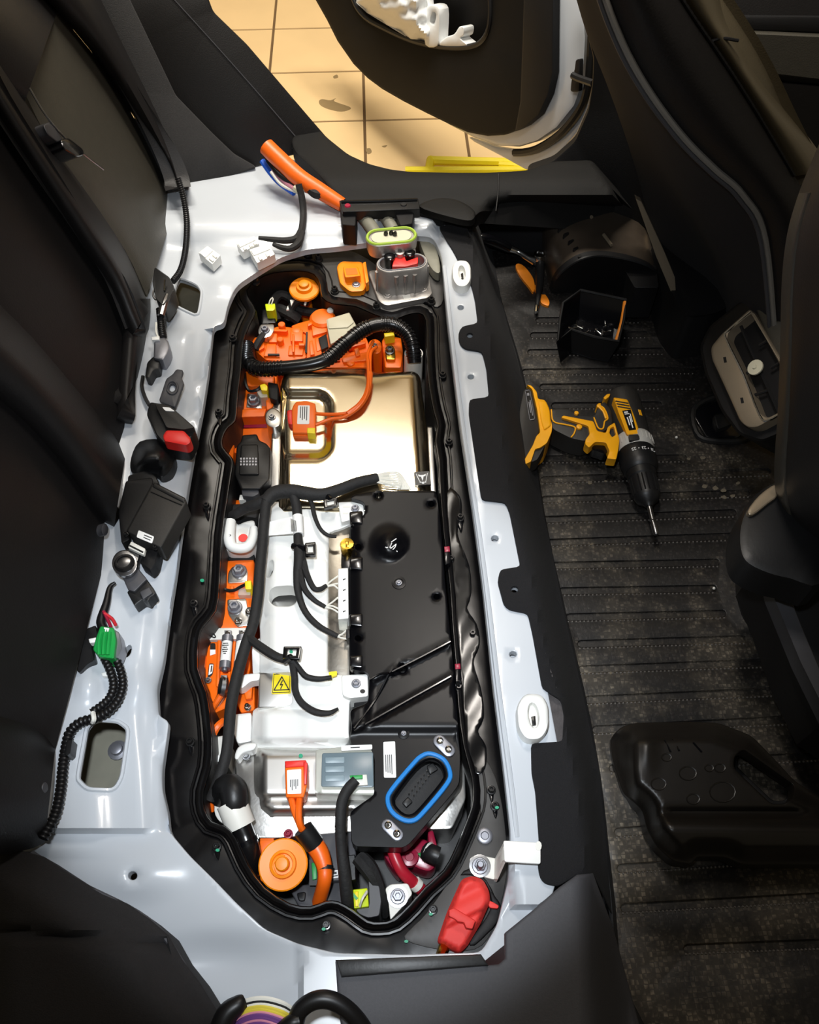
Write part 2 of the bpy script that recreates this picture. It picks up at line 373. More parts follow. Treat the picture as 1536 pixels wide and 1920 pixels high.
# colour (sRGB), roughness, metallic, options: noise (scale, amount), bump (scale, strength), coat, alpha, trans
SPEC = {
 'paint': ((188, 193, 199), 0.28, 0, dict(noise=(9, 0.05), coat=0.4, bump=(5, 0.06))),
 'underbody': ((120, 118, 105), 0.6, 0, dict(noise=(25, 0.35))),
 'pan_hole': ((60, 60, 58), 0.6, 0, {}),
 'tray': ((9, 8, 9), 0.26, 0, dict(spec=0.4, noise=(30, 0.3), bump=(18, 0.12))),
 'tray_dust': ((50, 48, 46), 0.5, 0, dict(noise=(14, 0.35))),
 'tray_deep': ((12, 11, 11), 0.5, 0, dict(noise=(20, 0.3))),
 'black_gloss': ((9, 9, 12), 0.22, 0, dict(spec=0.4, noise=(8, 0.2), coat=0.3)),
 'black_cover': ((6, 6, 9), 0.34, 0, dict(spec=0.22, noise=(8, 0.25), bump=(60, 0.04))),
 'black_matte': ((14, 13, 14), 0.6, 0, dict(spec=0.35, noise=(40, 0.3), bump=(300, 0.06))),
 'black_plastic': ((22, 22, 23), 0.42, 0, dict(spec=0.4, noise=(30, 0.25), bump=(250, 0.05))),
 'grey_plastic': ((62, 62, 66), 0.5, 0, dict(noise=(30, 0.2))),
 'tape': ((24, 23, 23), 0.75, 0, dict(noise=(120, 0.35), bump=(220, 0.35))),
 'conduit': ((16, 15, 16), 0.25, 0, dict(noise=(40, 0.2))),
 'conduit_dull': ((15, 14, 15), 0.4, 0, dict(spec=0.4, noise=(60, 0.3))),
 'orange': ((250, 108, 8), 0.42, 0, dict(noise=(14, 0.1))),
 'orange_cap': ((253, 140, 0), 0.45, 0, dict(noise=(10, 0.06))),
 'orange_cable': ((240, 102, 18), 0.4, 0, dict(noise=(60, 0.12), bump=(180, 0.1))),
 'pry_orange': ((222, 128, 24), 0.5, 0, dict(noise=(30, 0.15))),
 'sheet_metal': ((222, 208, 180), 0.18, 1, dict(noise=(6, 0.06), bump=(7, 0.05))),
 'dot_grey': ((96, 92, 88), 0.5, 0, {}),
 'foil': ((10, 10, 11), 0.18, 0, dict(spec=0.4, noise=(20, 0.3), bump=(16, 0.08))),
 'dull_metal': ((146, 140, 130), 0.32, 1, dict(noise=(18, 0.12), bump=(200, 0.05))),
 'silver_plastic': ((186, 184, 178), 0.35, 0.1, dict(noise=(40, 0.08))),
 'piping': ((128, 124, 118), 0.4, 0.2, dict(noise=(40, 0.08))),
 'moulded_black': ((27, 24, 21), 0.36, 0, dict(spec=0.45, noise=(30, 0.3), bump=(120, 0.05))),
 'satin_metal': ((214, 212, 208), 0.4, 1, dict(noise=(8, 0.06), bump=(7, 0.05))),
 'drum_black': ((60, 52, 44), 0.34, 0, dict(noise=(30, 0.3), bump=(250, 0.05))),
 'aluminium': ((200, 198, 194), 0.34, 1, dict(noise=(30, 0.12), bump=(260, 0.06))),
 'cast': ((172, 168, 164), 0.42, 0.75, dict(noise=(60, 0.15), bump=(350, 0.12))),
 'steel': ((150, 150, 152), 0.3, 1, dict(noise=(80, 0.15))),
 'bolt_dark': ((46, 45, 45), 0.25, 0.6, dict(noise=(120, 0.4))),
 'zinc': ((140, 141, 148), 0.4, 0.7, dict(noise=(90, 0.15))),
 'brass': ((196, 158, 62), 0.25, 1, dict(noise=(40, 0.1))),
 'chrome': ((225, 224, 222), 0.12, 1, dict(noise=(20, 0.05))),
 'white_plastic': ((236, 236, 232), 0.4, 0, dict(noise=(10, 0.03))),
 'white_part': ((224, 222, 214), 0.45, 0, dict(noise=(18, 0.05))),
 'milky': ((206, 208, 196), 0.35, 0, dict(noise=(12, 0.05), alpha=0.55)),
 'chip_grey': ((124, 142, 150), 0.4, 0, dict(noise=(20, 0.1))),
 'lcd_grey': ((104, 120, 128), 0.3, 0, dict(noise=(20, 0.1))),
 'beige_plastic': ((196, 190, 166), 0.5, 0, dict(noise=(22, 0.06))),
 'paper': ((238, 238, 236), 0.6, 0, dict(noise=(60, 0.03))),
 'ink': ((40, 40, 42), 0.6, 0, {}),
 'red': ((226, 46, 40), 0.4, 0, dict(noise=(12, 0.08))),
 'red_boot': ((226, 56, 50), 0.62, 0, dict(noise=(12, 0.06), bump=(160, 0.06))),
 'maroon': ((150, 26, 56), 0.3, 0, dict(noise=(20, 0.2))),
 'red_cable': ((178, 30, 48), 0.35, 0, dict(noise=(50, 0.12))),
 'yellow': ((244, 218, 24), 0.45, 0, dict(noise=(20, 0.06))),
 'lime': ((206, 226, 24), 0.45, 0, dict(noise=(20, 0.06))),
 'tool_yellow': ((246, 172, 20), 0.42, 0, dict(noise=(20, 0.06))),
 'tool_black': ((40, 38, 36), 0.55, 0, dict(noise=(60, 0.2), bump=(300, 0.1))),
 'green': ((22, 150, 66), 0.45, 0, dict(noise=(26, 0.12))),
 'green_mark': ((20, 150, 110), 0.5, 0, {}),
 'seal_green': ((150, 178, 60), 0.5, 0, dict(noise=(40, 0.06))),
 'seal_blue': ((34, 128, 206), 0.5, 0, dict(noise=(40, 0.06))),
 'blue_wire': ((24, 92, 210), 0.4, 0, dict(noise=(40, 0.1))),
 'white_wire': ((228, 226, 216), 0.5, 0, dict(noise=(40, 0.05))),
 'pink_wire': ((214, 140, 160), 0.5, 0, dict(noise=(40, 0.05))),
 'purple_wire': ((110, 66, 130), 0.5, 0, dict(noise=(40, 0.05))),
 'red_wire': ((200, 40, 48), 0.5, 0, dict(noise=(40, 0.05))),
 'yellow_wire': ((220, 200, 70), 0.5, 0, dict(noise=(40, 0.05))),
 'leather': ((58, 55, 48), 0.42, 0, dict(noise=(60, 0.12), bump=(420, 0.12))),  # paler copy of leather_dark, light on the panels put into the colour
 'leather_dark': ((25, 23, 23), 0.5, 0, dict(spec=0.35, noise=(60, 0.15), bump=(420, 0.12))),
 'leather_lit': ((92, 83, 64), 0.42, 0, dict(noise=(60, 0.08), bump=(420, 0.1))),  # lit copy of the seat leather, the light is in its colour
 'fabric_dark': ((27, 25, 26), 0.9, 0, dict(noise=(300, 0.35), bump=(700, 0.3))),
 'fabric_grey': ((46, 45, 45), 0.9, 0, dict(noise=(300, 0.3), bump=(700, 0.3))),
 'carpet': ((13, 12, 15), 0.95, 0, dict(noise=(500, 0.5), bump=(900, 0.6))),
 'carpet_back': ((70, 66, 66), 0.95, 0, dict(noise=(90, 0.5), bump=(300, 0.4))),
 'trim_black': ((19, 17, 16), 0.5, 0, dict(spec=0.4, noise=(14, 0.3), bump=(500, 0.12))),
 'sill_black': ((10, 9, 8), 0.7, 0, dict(spec=0.25, noise=(14, 0.4), bump=(500, 0.12))),
 'trim_grey': ((66, 66, 70), 0.65, 0, dict(noise=(400, 0.15), bump=(700, 0.15))),
 'headliner': ((120, 117, 110), 0.95, 0, dict(noise=(200, 0.08))),
 'bronze': ((146, 132, 112), 0.35, 0.4, dict(noise=(30, 0.08))),
 'bag': ((244, 246, 246), 0.45, 0, dict(noise=(30, 0.03), bump=(25, 0.12))),
 'bright_yellow': ((250, 226, 10), 0.5, 0, dict(noise=(14, 0.06))),
 'wall_paint': ((228, 214, 182), 0.8, 0, dict(noise=(4, 0.05))),
 'tile': ((236, 203, 150), 0.35, 0, dict(noise=(5, 0.1))),
 'tile_stain': ((150, 126, 86), 0.5, 0, dict(noise=(30, 0.1))),
 'grout': ((110, 86, 56), 0.9, 0, dict(noise=(30, 0.2))),
 'mud': ((92, 84, 70), 0.9, 0, dict(noise=(60, 0.3))),
 'screen_black': ((18, 18, 20), 0.3, 0, {}),
 'clear': ((205, 208, 205), 0.2, 0, dict(alpha=0.35)),
}
MC = {}
def MAT(key):
    if key in MC: return MC[key]
    col, ro, me, op = SPEC[key]
    m = bpy.data.materials.new(key); m.use_nodes = True; nt = m.node_tree; b = nt.nodes['Principled BSDF']; N = nt.nodes.new; L = nt.links.new
    c = lin(col)
    b.inputs['Base Color'].default_value = c + (1,); b.inputs['Roughness'].default_value = ro; b.inputs['Metallic'].default_value = me
    if 'coat' in op: b.inputs['Coat Weight'].default_value = op['coat']; b.inputs['Coat Roughness'].default_value = 0.08
    if 'spec' in op: b.inputs['Specular IOR Level'].default_value = op['spec']
    if 'alpha' in op: b.inputs['Alpha'].default_value = op['alpha']
    tc = N('ShaderNodeTexCoord')
    if 'noise' in op:
        s, a = op['noise']; nz = N('ShaderNodeTexNoise'); nz.inputs['Scale'].default_value = s; nz.inputs['Detail'].default_value = 3
        L(tc.outputs['Object'], nz.inputs['Vector']); mx = N('ShaderNodeMix'); mx.data_type = 'RGBA'
        mx.inputs[6].default_value = tuple(x * (1 - a) for x in c) + (1,); mx.inputs[7].default_value = tuple(min(1, x * (1 + a)) for x in c) + (1,)
        L(nz.outputs['Fac'], mx.inputs[0]); L(mx.outputs[2], b.inputs['Base Color'])
    if 'bump' in op:
        s, a = op['bump']; nz = N('ShaderNodeTexNoise'); nz.inputs['Scale'].default_value = s; nz.inputs['Detail'].default_value = 2
        L(tc.outputs['Object'], nz.inputs['Vector']); bp = N('ShaderNodeBump'); bp.inputs['Strength'].default_value = a; bp.inputs['Distance'].default_value = 0.002 if s > 50 else 0.01
        L(nz.outputs['Fac'], bp.inputs['Height']); L(bp.outputs['Normal'], b.inputs['Normal'])
    MC[key] = m
    return m
def mat_rubber():
    if 'rubber' in MC: return MC['rubber']
    m = bpy.data.materials.new('rubber_mat'); m.use_nodes = True; nt = m.node_tree; b = nt.nodes['Principled BSDF']; N = nt.nodes.new; L = nt.links.new
    tc = N('ShaderNodeTexCoord')
    dirt = N('ShaderNodeTexNoise'); dirt.inputs['Scale'].default_value = 5.5; dirt.inputs['Detail'].default_value = 7; dirt.inputs['Roughness'].default_value = 0.72
    L(tc.outputs['Object'], dirt.inputs['Vector'])
    sep = N('ShaderNodeSeparateXYZ'); L(tc.outputs['Object'], sep.inputs[0])
    mr = N('ShaderNodeMapRange'); mr.inputs['From Min'].default_value = 0.35; mr.inputs['From Max'].default_value = -0.55; mr.inputs['To Min'].default_value = -0.06; mr.inputs['To Max'].default_value = 0.08
    L(sep.outputs['Y'], mr.inputs['Value'])                   # muddier towards the door people step in by
    ad = N('ShaderNodeMath'); ad.operation = 'ADD'; L(dirt.outputs['Fac'], ad.inputs[0]); L(mr.outputs[0], ad.inputs[1])
    rp = N('ShaderNodeValToRGB'); rp.color_ramp.elements[0].position = 0.50; rp.color_ramp.elements[1].position = 0.68
    rp.color_ramp.elements[0].color = lin((44, 40, 38)) + (1,); rp.color_ramp.elements[1].color = lin((138, 127, 110)) + (1,)
    L(ad.outputs[0], rp.inputs[0])
    vo = N('ShaderNodeTexVoronoi'); vo.inputs['Scale'].default_value = 170; vo.feature = 'DISTANCE_TO_EDGE'; vo.inputs['Randomness'].default_value = 0.25
    L(tc.outputs['Object'], vo.inputs['Vector'])
    cr = N('ShaderNodeValToRGB'); cr.color_ramp.elements[0].position = 0.05; cr.color_ramp.elements[1].position = 0.22
    cr.color_ramp.elements[0].color = lin((20, 19, 19)) + (1,); cr.color_ramp.elements[1].color = (1, 1, 1, 1)
    L(vo.outputs['Distance'], cr.inputs[0])
    mx = N('ShaderNodeMix'); mx.data_type = 'RGBA'; mx.blend_type = 'MULTIPLY'; mx.inputs[0].default_value = 0.8
    L(rp.outputs[0], mx.inputs[6]); L(cr.outputs[0], mx.inputs[7]); L(mx.outputs[2], b.inputs['Base Color'])
    bp = N('ShaderNodeBump'); bp.inputs['Strength'].default_value = 0.5; bp.inputs['Distance'].default_value = 0.001
    L(vo.outputs['Distance'], bp.inputs['Height']); L(bp.outputs['Normal'], b.inputs['Normal'])
    b.inputs['Roughness'].default_value = 0.45
    MC['rubber'] = m; return m
# ================================================================ SETTING
# ---- garage floor: square tiles, grout recessed
GZ = -0.40
fl = struct('floor', MB().box((0.1, 1.35, GZ - 0.028), 5.0, 5.9, 0.05), 'grout', 'tiled garage floor with dark grout seen through the far door')
TX, TY, TW, TH = -0.03, 2.43, 0.308, 0.29
for i in range(-5, 6):
    for j in range(-3, 6):
        if not (-1.3 < TX + TW * i < 1.3): continue
        inst('tile', 'tile', lambda: MB().box((0, 0, -0.004), TW - 0.006, TH - 0.006, 0.008, b=0.01), 'tile',
             (TX + TW * (i + 0.5), TY + TH * (j + 0.5), GZ), fl)
for pts in ([(598, 190), (604, 186), (620, 188), (630, 184), (627, 190), (655, 200), (656, 205), (640, 209), (618, 205), (602, 198)],
            [(625, 143), (632, 140), (634, 145), (627, 147)], [(686, 280), (694, 278), (697, 285), (690, 289)], [(716, 274), (726, 272), (722, 276)]):
    obj('stain', MB().slab(crom(pts, 3, True), GZ + 0.0006, 0.0006, bev=0), 'tile_stain', fl)

struct('wall_far', MB().box((0.1, 4.35, 1.0), 5.2, 0.08, 2.85), 'wall_paint', 'cream garage wall beyond the far door')

struct('ceiling', MB().box((0.1, 3.0, 2.6), 5.2, 2.7, 0.06), 'wall_paint', 'cream garage ceiling')

# ---- painted body pan with the battery opening
HOLE = [(427, 572), (443, 537), (480, 512), (527, 483), (577, 468), (630, 464), (690, 456), (760, 442), (812, 445), (828, 480), (838, 600), (862, 800),
        (885, 950), (905, 1100), (925, 1290), (945, 1450), (957, 1560), (953, 1650), (932, 1735), (902, 1786), (760, 1790), (631, 1787), (560, 1770), (497, 1743),
        (443, 1693), (402, 1650), (355, 1604), (318, 1560), (316, 1527), (305, 1480), (305, 1442), (314, 1378), (317, 1352), (298, 1343), (295, 1292),
        (307, 1241), (318, 1155), (330, 1080), (343, 985), (352, 920), (364, 850), (380, 770), (391, 700), (397, 640), (400, 612), (420, 608)]
HOLE = rnd(HOLE, 14, 3)
HA = crom([(334, 524), (343, 523), (368, 533), (377, 544), (378, 555), (373, 585), (368, 590), (361, 589), (331, 574), (326, 565), (327, 544)], 3, True)
HB = rnd([(178, 1349), (222, 1352), (240, 1366), (240, 1380), (228, 1460), (214, 1482), (163, 1480), (146, 1462), (147, 1450), (163, 1362)], 14, 3)
OUTER = [(150, 300), (500, 280), (640, 335), (835, 372), (862, 430), (890, 520), (904, 620), (924, 760), (955, 930), (1000, 1150), (1045, 1390),
         (1055, 1560), (1050, 1630), (1035, 1680), (985, 1745), (960, 1830), (920, 2010), (560, 2030), (330, 2030), (80, 2010), (-120, 1800), (-60, 1560), (0, 1200), (70, 900), (130, 600)]
LEFT_EDGE = [(440, 520), (400, 612), (364, 850), (343, 985), (318, 1155), (297, 1320), (310, 1440), (318, 1560), (355, 1604), (443, 1693), (560, 1770)]
def bump(x, y, cx, cy, rx, ry, h): 
    d = math.hypot((x - cx) / rx, (y - cy) / ry); return h * (1 - sm(d)) if d < 1 else 0
def pan_z(x, y):
    z = 0.032
    if x > 800 and y < 1700: z = 0.034 + 0.018 * sm((x - 815 - (y - 440) * 0.11) / 22)
    e = lerp_line(LEFT_EDGE, y)
    if x < e and y < 1560 and y > 620:
        d = e - x; z += 0.010 * sm((d - 22) / 30) - 0.012 * (1 - sm(d / 16))          # fold along the opening
        z += 0.010 * sm((d - 90) / 60)
    if y < 470 and x < 820: z += 0.02 * sm((470 - y) / 60)
    z += bump(x, y, 252, 1640, 120, 70, 0.012) - bump(x, y, 252, 1640, 28, 24, 0.006)
    z += bump(x, y, 165, 1285, 40, 45, 0.010) + bump(x, y, 265, 1290, 40, 60, 0.008) + bump(x, y, 355, 470, 70, 30, -0.008)
    z += bump(x, y, 415, 530, 50, 34, 0.008) - bump(x, y, 420, 1800, 170, 70, 0.012) + bump(x, y, 350, 620, 20, 24, 0.006)
    z -= 0.03 * sm((1600 + (400 - x) * -0.3 - y) / -320) if y > 1600 and x < 560 else 0
    return z
rail_holes = [ell(864, 577, 6, 4.5, 10), ell(881, 629, 6, 4.5, 10), ell(883, 707, 6, 4.5, 10), ell(928, 1010, 7, 6, 10), ell(965, 1105, 7, 6, 10), ell(962, 1227, 7, 6, 10)]
pan = struct('body_pan', MB().slab(OUTER, 0.03, 0.012, holes=[HOLE, HA, HB, ell(249, 1642, 8.5, 8, 14), ell(240, 1221, 6, 12, 12, 0.35)] + rail_holes, bev=0.0015, zf=pan_z, step=11),
             'paint', 'white painted steel body pan around the open battery bay', 60)
ub = obj('underbody_sheet', MB().slab([(60, 480), (440, 480), (400, 620), (340, 980), (290, 1400), (330, 1760), (20, 1760), (60, 1200)], -0.05, 0.004, bev=0), 'underbody', pan)
ub['label'] = 'grey underbody sheet showing through the pan holes'
obj('nut', MB().lathe(P(222, 1408, -0.05), (0, 0, 1), [(0.013, 0), (0.013, 0.004), (0.008, 0.005), (0.008, 0.012), (0.005, 0.013)], 14), 'zinc', pan)
for q, lip in ((HA, 0.004), (HB, 0.004)):
    L = [P(x, y, pan_z(x, y) + 0.0005) for x, y in dedupe(q)]
    obj('hole_rim', MB().ring(L, 0.0028, 6, 1), 'paint', pan)
obj('rail_under_sheet', MB().slab([(852, 550), (886, 550), (976, 1250), (946, 1258)], 0.03, 0.003, bev=0), 'paint', pan)
# edge flange of the rail beside the bay
obj('rail_step', MB().tube([(833, 500, .05), (848, 640, .052), (868, 800, .052), (893, 960, .052), (912, 1100, .052), (936, 1300, .052), (957, 1460, .052), (970, 1570, .05)], 0.0035, 8), 'paint', pan)

# ---- rubber footwell mat with moulded slots
MZ = -0.15
mat_out = [(905, 420), (1000, 380), (1700, 380), (1900, 2000), (1240, 2000), (1185, 1900), (1155, 1830), (1143, 1700), (1132, 1600), (1115, 1450), (1085, 1300), (1050, 1150), (1010, 960), (975, 720), (930, 560)]
slots = []
for (x0, y0, x1, y1) in [(985, 697, 1300, 693), (1018, 725, 1300, 722), (1040, 760, 1236, 758), (1020, 860, 1282, 858), (1020, 899, 1440, 884), (1022, 936, 1400, 924),
     (1024, 974, 1375, 961), (1032, 1017, 1372, 1005), (1040, 1060, 1343, 1054), (1054, 1108, 1338, 1103), (1068, 1157, 1355, 1150), (1090, 1207, 1393, 1198),
     (1092, 1255, 1490, 1240), (1104, 1312, 1560, 1291), (1118, 1368, 1560, 1345), (1010, 600, 1200, 598), (1000, 628, 1210, 626), (995, 660, 1240, 657), (1010, 822, 1180, 820),
     (1150, 1440, 1560, 1415), (1160, 1560, 1560, 1530), (1165, 1628, 1560, 1600), (1172, 1702, 1560, 1680), (1290, 1778, 1560, 1768)]:
    w = 5.0 + max(0, (y0 - 600)) / 380
    slots.append(obr(x0, y0, x1, y1, w, 4))
mm = MB().slab(mat_out, MZ, 0.004, holes=slots, bev=0.0015)
mroot = thing('rubber_floor_mat', 'black ribbed rubber mat with dried mud in the rear footwell', 'floor mat', P(1250, 1100, MZ - 0.008))
obj('ribbed_surface', mm, mat_rubber(), mroot)
obj('base_sheet', MB().slab(offset(mat_out, -2), MZ - 0.004, 0.004, bev=0), mat_rubber(), mroot)
obj('raised_edge', MB().tube([(905, 430, MZ), (935, 560, MZ), (980, 720, MZ), (1015, 960, MZ), (1055, 1150, MZ), (1090, 1300, MZ), (1118, 1450, MZ), (1135, 1600, MZ), (1146, 1700, MZ), (1158, 1830, MZ), (1188, 1900, MZ), (1240, 2000, MZ)], 0.006, 8), 'black_plastic', mroot)
obj('raised_edge', MB().tube([(1075, 1300, MZ), (1108, 1450, MZ), (1126, 1600, MZ), (1134, 1700, MZ), (1143, 1830, MZ), (1172, 1910, MZ), (1220, 2000, MZ)], 0.004, 8), 'black_plastic', mroot)
# dot rows on the slot edges
for k, (sl) in enumerate(slots):
    mb = MB(); xs = [p[0] for p in sl]; x0, x1 = min(xs), max(xs); ys = [p[1] for p in sl]; w = (max(ys) - min(ys))
    lft = min(sl, key=lambda p: p[0]); rgt = max(sl, key=lambda p: p[0]); hw = 5.0 + max(0, (lft[1] - 600)) / 380
    x = x0 + 4
    while x < min(x1 - 2, 1560):
        t = (x - x0) / (x1 - x0); yc = lft[1] + (rgt[1] - lft[1]) * t
        mb.lathe(P(x, yc + hw + 2.5, MZ), (0, 0, 1), [(0.0017, 0), (0.001, 0.0014)], 5); x += 7.5
    o = obj('dot_row', mb, 'dot_grey', mroot); o['kind'] = 'stuff'

struct('floor_carpet', MB().box((0.85, 0.68, MZ - 0.02), 1.3, 1.56, 0.016), 'carpet', 'black carpet under the rubber mat')
# ---- carpet between the rail and the mat
CL = [(822, 425), (850, 470), (884, 535), (891, 564), (896, 606), (866, 612), (859, 626), (862, 645), (872, 654), (904, 659), (912, 690), (917, 744), (880, 749),
      (879, 775), (903, 937), (948, 942), (956, 962), (976, 1062), (938, 1068), (933, 1090), (945, 1134), (955, 1143), (990, 1150), (999, 1190), (1017, 1290), (1052, 1312), (1058, 1340), (1055, 1390),
      (996, 1394), (997, 1449), (1004, 1484), (1008, 1537), (1011, 1581), (1009, 1626), (1013, 1646), (1022, 1657), (1046, 1662), (1070, 1648), (1082, 1640), (1112, 1637)]
CR = [(1150, 1720), (1140, 1600), (1125, 1450), (1095, 1300), (1060, 1150), (1020, 960), (985, 720), (940, 560), (915, 430), (905, 395)]
FOLD = [(868, 380), (886, 470), (902, 560), (918, 640), (930, 760), (958, 940), (990, 1062), (1012, 1180), (1045, 1300), (1066, 1400), (1085, 1500), (1100, 1660)]
EDGE = list(reversed(CR))
def carpet_z(x, y):
    a = lerp_line(FOLD, y); b = lerp_line(EDGE, y)
    return 0.0575 - 0.203 * sm((x - a) / max(8, b - a))
cp = struct('carpet', MB().slab(rnd(CL + CR, 7, 2), 0.05, 0.004, holes=[ell(881, 629, 6, 4.5, 10), ell(965, 1105, 7, 6, 10)], zf=carpet_z, step=11, bev=0.0012), 'carpet', 'black felt carpet running along the white rail', 60)
obj('carpet_backing', MB().slab([(1010, 1288), (1052, 1310), (1058, 1340), (1055, 1392), (1020, 1392)], 0.046, 0.003), 'carpet_back', cp)
obj('carpet_backing', MB().slab([(994, 1160), (1003, 1158), (1044, 1290), (1018, 1292)], 0.054, 0.003), 'carpet_back', cp)

# ---- far sill, pillars
SILL = [(545, 262), (580, 222), (613, 258), (653, 290), (693, 308), (733, 318), (767, 322), (850, 324), (912, 324), (987, 320), (1037, 303), (1110, 300), (1215, 420), (1010, 398), (900, 396), (885, 414), (850, 410), (786, 388), (640, 384), (600, 330), (552, 285)]
def sill_z(x, y):
    return 0.095 - 0.02 * sm((y - 330) / 60) - 0.16 * sm((x - 900) / 90) * sm((y - 372) / 24)
sl = struct('trim_1', MB().slab(rnd(SILL, 10, 3), 0.08, 0.03, zf=sill_z, step=11, bev=0.003), 'sill_black', 'scuffed black plastic sill trim under the far door opening', 60)
obj('end_lobe', MB().slab(crom([(786, 388), (820, 372), (860, 376), (890, 396), (884, 414), (845, 408)], 4, True), 0.102, 0.015, bev=0.004), 'sill_black', sl)
obj('trim_seam', MB().tube([(935, 326, .1), (934, 360, .09), (930, 396, .08)], 0.0012, 6), 'black_matte', sl)
struct('wall_far_footwell', MB().slab([(830, 372), (1240, 395), (1240, 455), (900, 452), (850, 420)], -0.02, 0.12, zf=lambda x, y: -0.02 - 0.12 * sm((y - 385) / 55), step=14), 'carpet', 'black carpeted side of the far footwell')
FC = Fr(P(470, 318, 0.05), (0.22, -0.90, 0.36))
c1 = struct('trim_2', MB().slab(rnd([(180, -60), (370, -60), (400, 22), (463, 83), (510, 138), (580, 220), (613, 258), (600, 285), (552, 290), (500, 303), (470, 320), (400, 262), (330, 182), (240, 80)], 8, 3), 0.0, 0.02, FC, bev=0.003), 'trim_black', 'black pillar trim beside the far door opening')
obj('seam_line', MB().tube([FC(*p, 0.001) for p in ((300, -30), (400, 80), (480, 170), (556, 258))], 0.0011, 5, conv=False), 'trim_grey', c1)
obj('corner_flap', MB().slab([(548, 278), (556, 274), (612, 330), (600, 332)], 0.004, 0.004, FC), 'grey_plastic', c1)
struct('trim_3', MB().slab(rnd([(150, -60), (215, -60), (330, 180), (400, 252), (440, 290), (482, 314), (440, 328), (345, 362), (330, 380), (290, 330), (230, 160), (170, 20)], 6, 2), 0.012, 0.02, FC, bev=0.003), 'fabric_grey', 'dark grey felt side panel beside the far seat back')
BP = Fr((0.45, 1.47, 0.05), (-0.25, -0.95, 0.15))
struct('trim_4', MB().slab(rnd([(987, 319), (1037, 302), (1078, 265), (1103, 207), (1111, 157), (1113, 108), (1101, 62), (1078, -40), (1190, -40), (1250, 200), (1290, 420), (1180, 430), (1060, 405), (985, 392)], 10, 3), 0.0, 0.03, BP, bev=0.004), 'trim_black', 'black centre pillar trim between the two far doors')

# ---- near trims (bottom of the picture)
nt_ = [(629, 1803), (700, 1800), (902, 1791), (914, 1810), (935, 1808), (947, 1797), (947, 1749), (1000, 1706), (1048, 1664), (1082, 1640), (1112, 1637), (1150, 1740), (1185, 1870), (1225, 2010), (650, 2010), (634, 1880)]
def near_z(x, y): return 0.075 - 0.16 * sm((x - 1085 - (y - 1640) * 0.05) / 90)
n1 = struct('trim_5', MB().slab(nt_, 0.07, 0.012, zf=near_z, step=13, bev=0.003), 'trim_grey', 'dark grey plastic sill trim nearest the camera', 60)
obj('ledge_strip', MB().slab([(629, 1800), (902, 1789), (916, 1810), (640, 1832)], 0.082, 0.012, bev=0.002), 'black_plastic', n1)
nb = [(-60, 1590), (30, 1592), (82, 1606), (137, 1642), (192, 1674), (239, 1694), (282, 1724), (316, 1753), (342, 1800), (376, 1843), (410, 1899), (440, 2010), (-60, 2010)]
def nb_z(x, y):
    d = edist(x, y, nb) ; return 0.075 + 0.05 * sm(d / 90) - 0.012 * math.exp(-((y - 1745 - (x * 0.08)) / 9) ** 2)
struct('trim_6', MB().slab(nb, 0.09, 0.05, zf=nb_z, step=12, bev=0.002), 'fabric_dark', 'dark fabric wheel arch trim in the near rear corner', 60)
obj('metal_lip', MB().tube([(60, 1600, .07), (140, 1652, .072), (240, 1702, .072), (300, 1745, .07), (345, 1812, .07)], 0.003, 6), 'trim_grey', n1)

# ---- far rear door, swung open
DN = Vector((-0.86, -0.5, 0.10)); DR = Fr((0.37, 1.68, 0.0), DN)
dr = bpy.data.objects.new('door_1', None); COL.objects.link(dr); dr.location = DR(1040, 240, 0); WLOC[dr.name] = dr.location.copy(); dr['kind'] = 'structure'
dr['label'] = 'open far rear door with black inner trim and white edge'
panel = [(575, -60), (592, 0), (613, 37), (633, 77), (663, 120), (690, 147), (717, 167), (757, 190), (800, 212), (843, 233), (877, 248), (915, 255), (946, 253), (983, 238), (1012, 215), (1028, 178), (1036, 137), (1039, 0), (1039, -60)]
pocket = crom([(655, -50), (663, 0), (684, 32), (722, 54), (772, 76), (822, 87), (868, 89), (900, 80), (916, 55), (920, 15), (916, -50)], 4)
obj('inner_trim', MB().slab(panel, 0.0, 0.03, DR, holes=[pocket], bev=0.006), 'sill_black', dr)
obj('map_pocket', MB().slab(offset(pocket, 8), -0.055, 0.02, DR), 'black_matte', dr)
obj('pocket_lip', MB().tube([DR(x, y, 0.0) for x, y in pocket], 0.006, 8, 1, conv=False), 'black_plastic', dr)
obj('edge_strip', MB().slab([(984, -60), (1038, -60), (1037, 137), (1028, 178), (1010, 216), (985, 237), (966, 246), (976, 190), (980, 80)], 0.003, 0.02, DR, bev=0.003), 'black_matte', dr)
shell = [(1036, -60), (1090, -60), (1099, 70), (1097, 116), (1090, 166), (1078, 199), (1045, 240), (1008, 265), (975, 275), (933, 273), (890, 258), (840, 232), (900, 230), (980, 220), (1015, 190), (1030, 140)]
obj('white_shell', MB().slab(shell, -0.02, 0.06, DR, bev=0.008), 'paint', dr)
obj('seal', MB().tube([DR(x, y, -0.03) for x, y in ((1112, 20), (1108, 110), (1102, 165), (1088, 205), (1052, 250), (1012, 277), (985, 285), (965, 286))], 0.009, 8, conv=False), 'trim_black', dr)
obj('check_arm', MB().tube([DR(x, y, -0.0) for x, y in ((1074, 141), (1086, 147), (1112, 156))], 0.007, 8, conv=False), 'black_plastic', dr)
obj('check_slot', MB().slab(rnd([(1080, 112), (1088, 110), (1086, 172), (1070, 172), (1072, 150), (1078, 130)], 4, 2), -0.011, 0.01, DR), 'black_matte', dr)
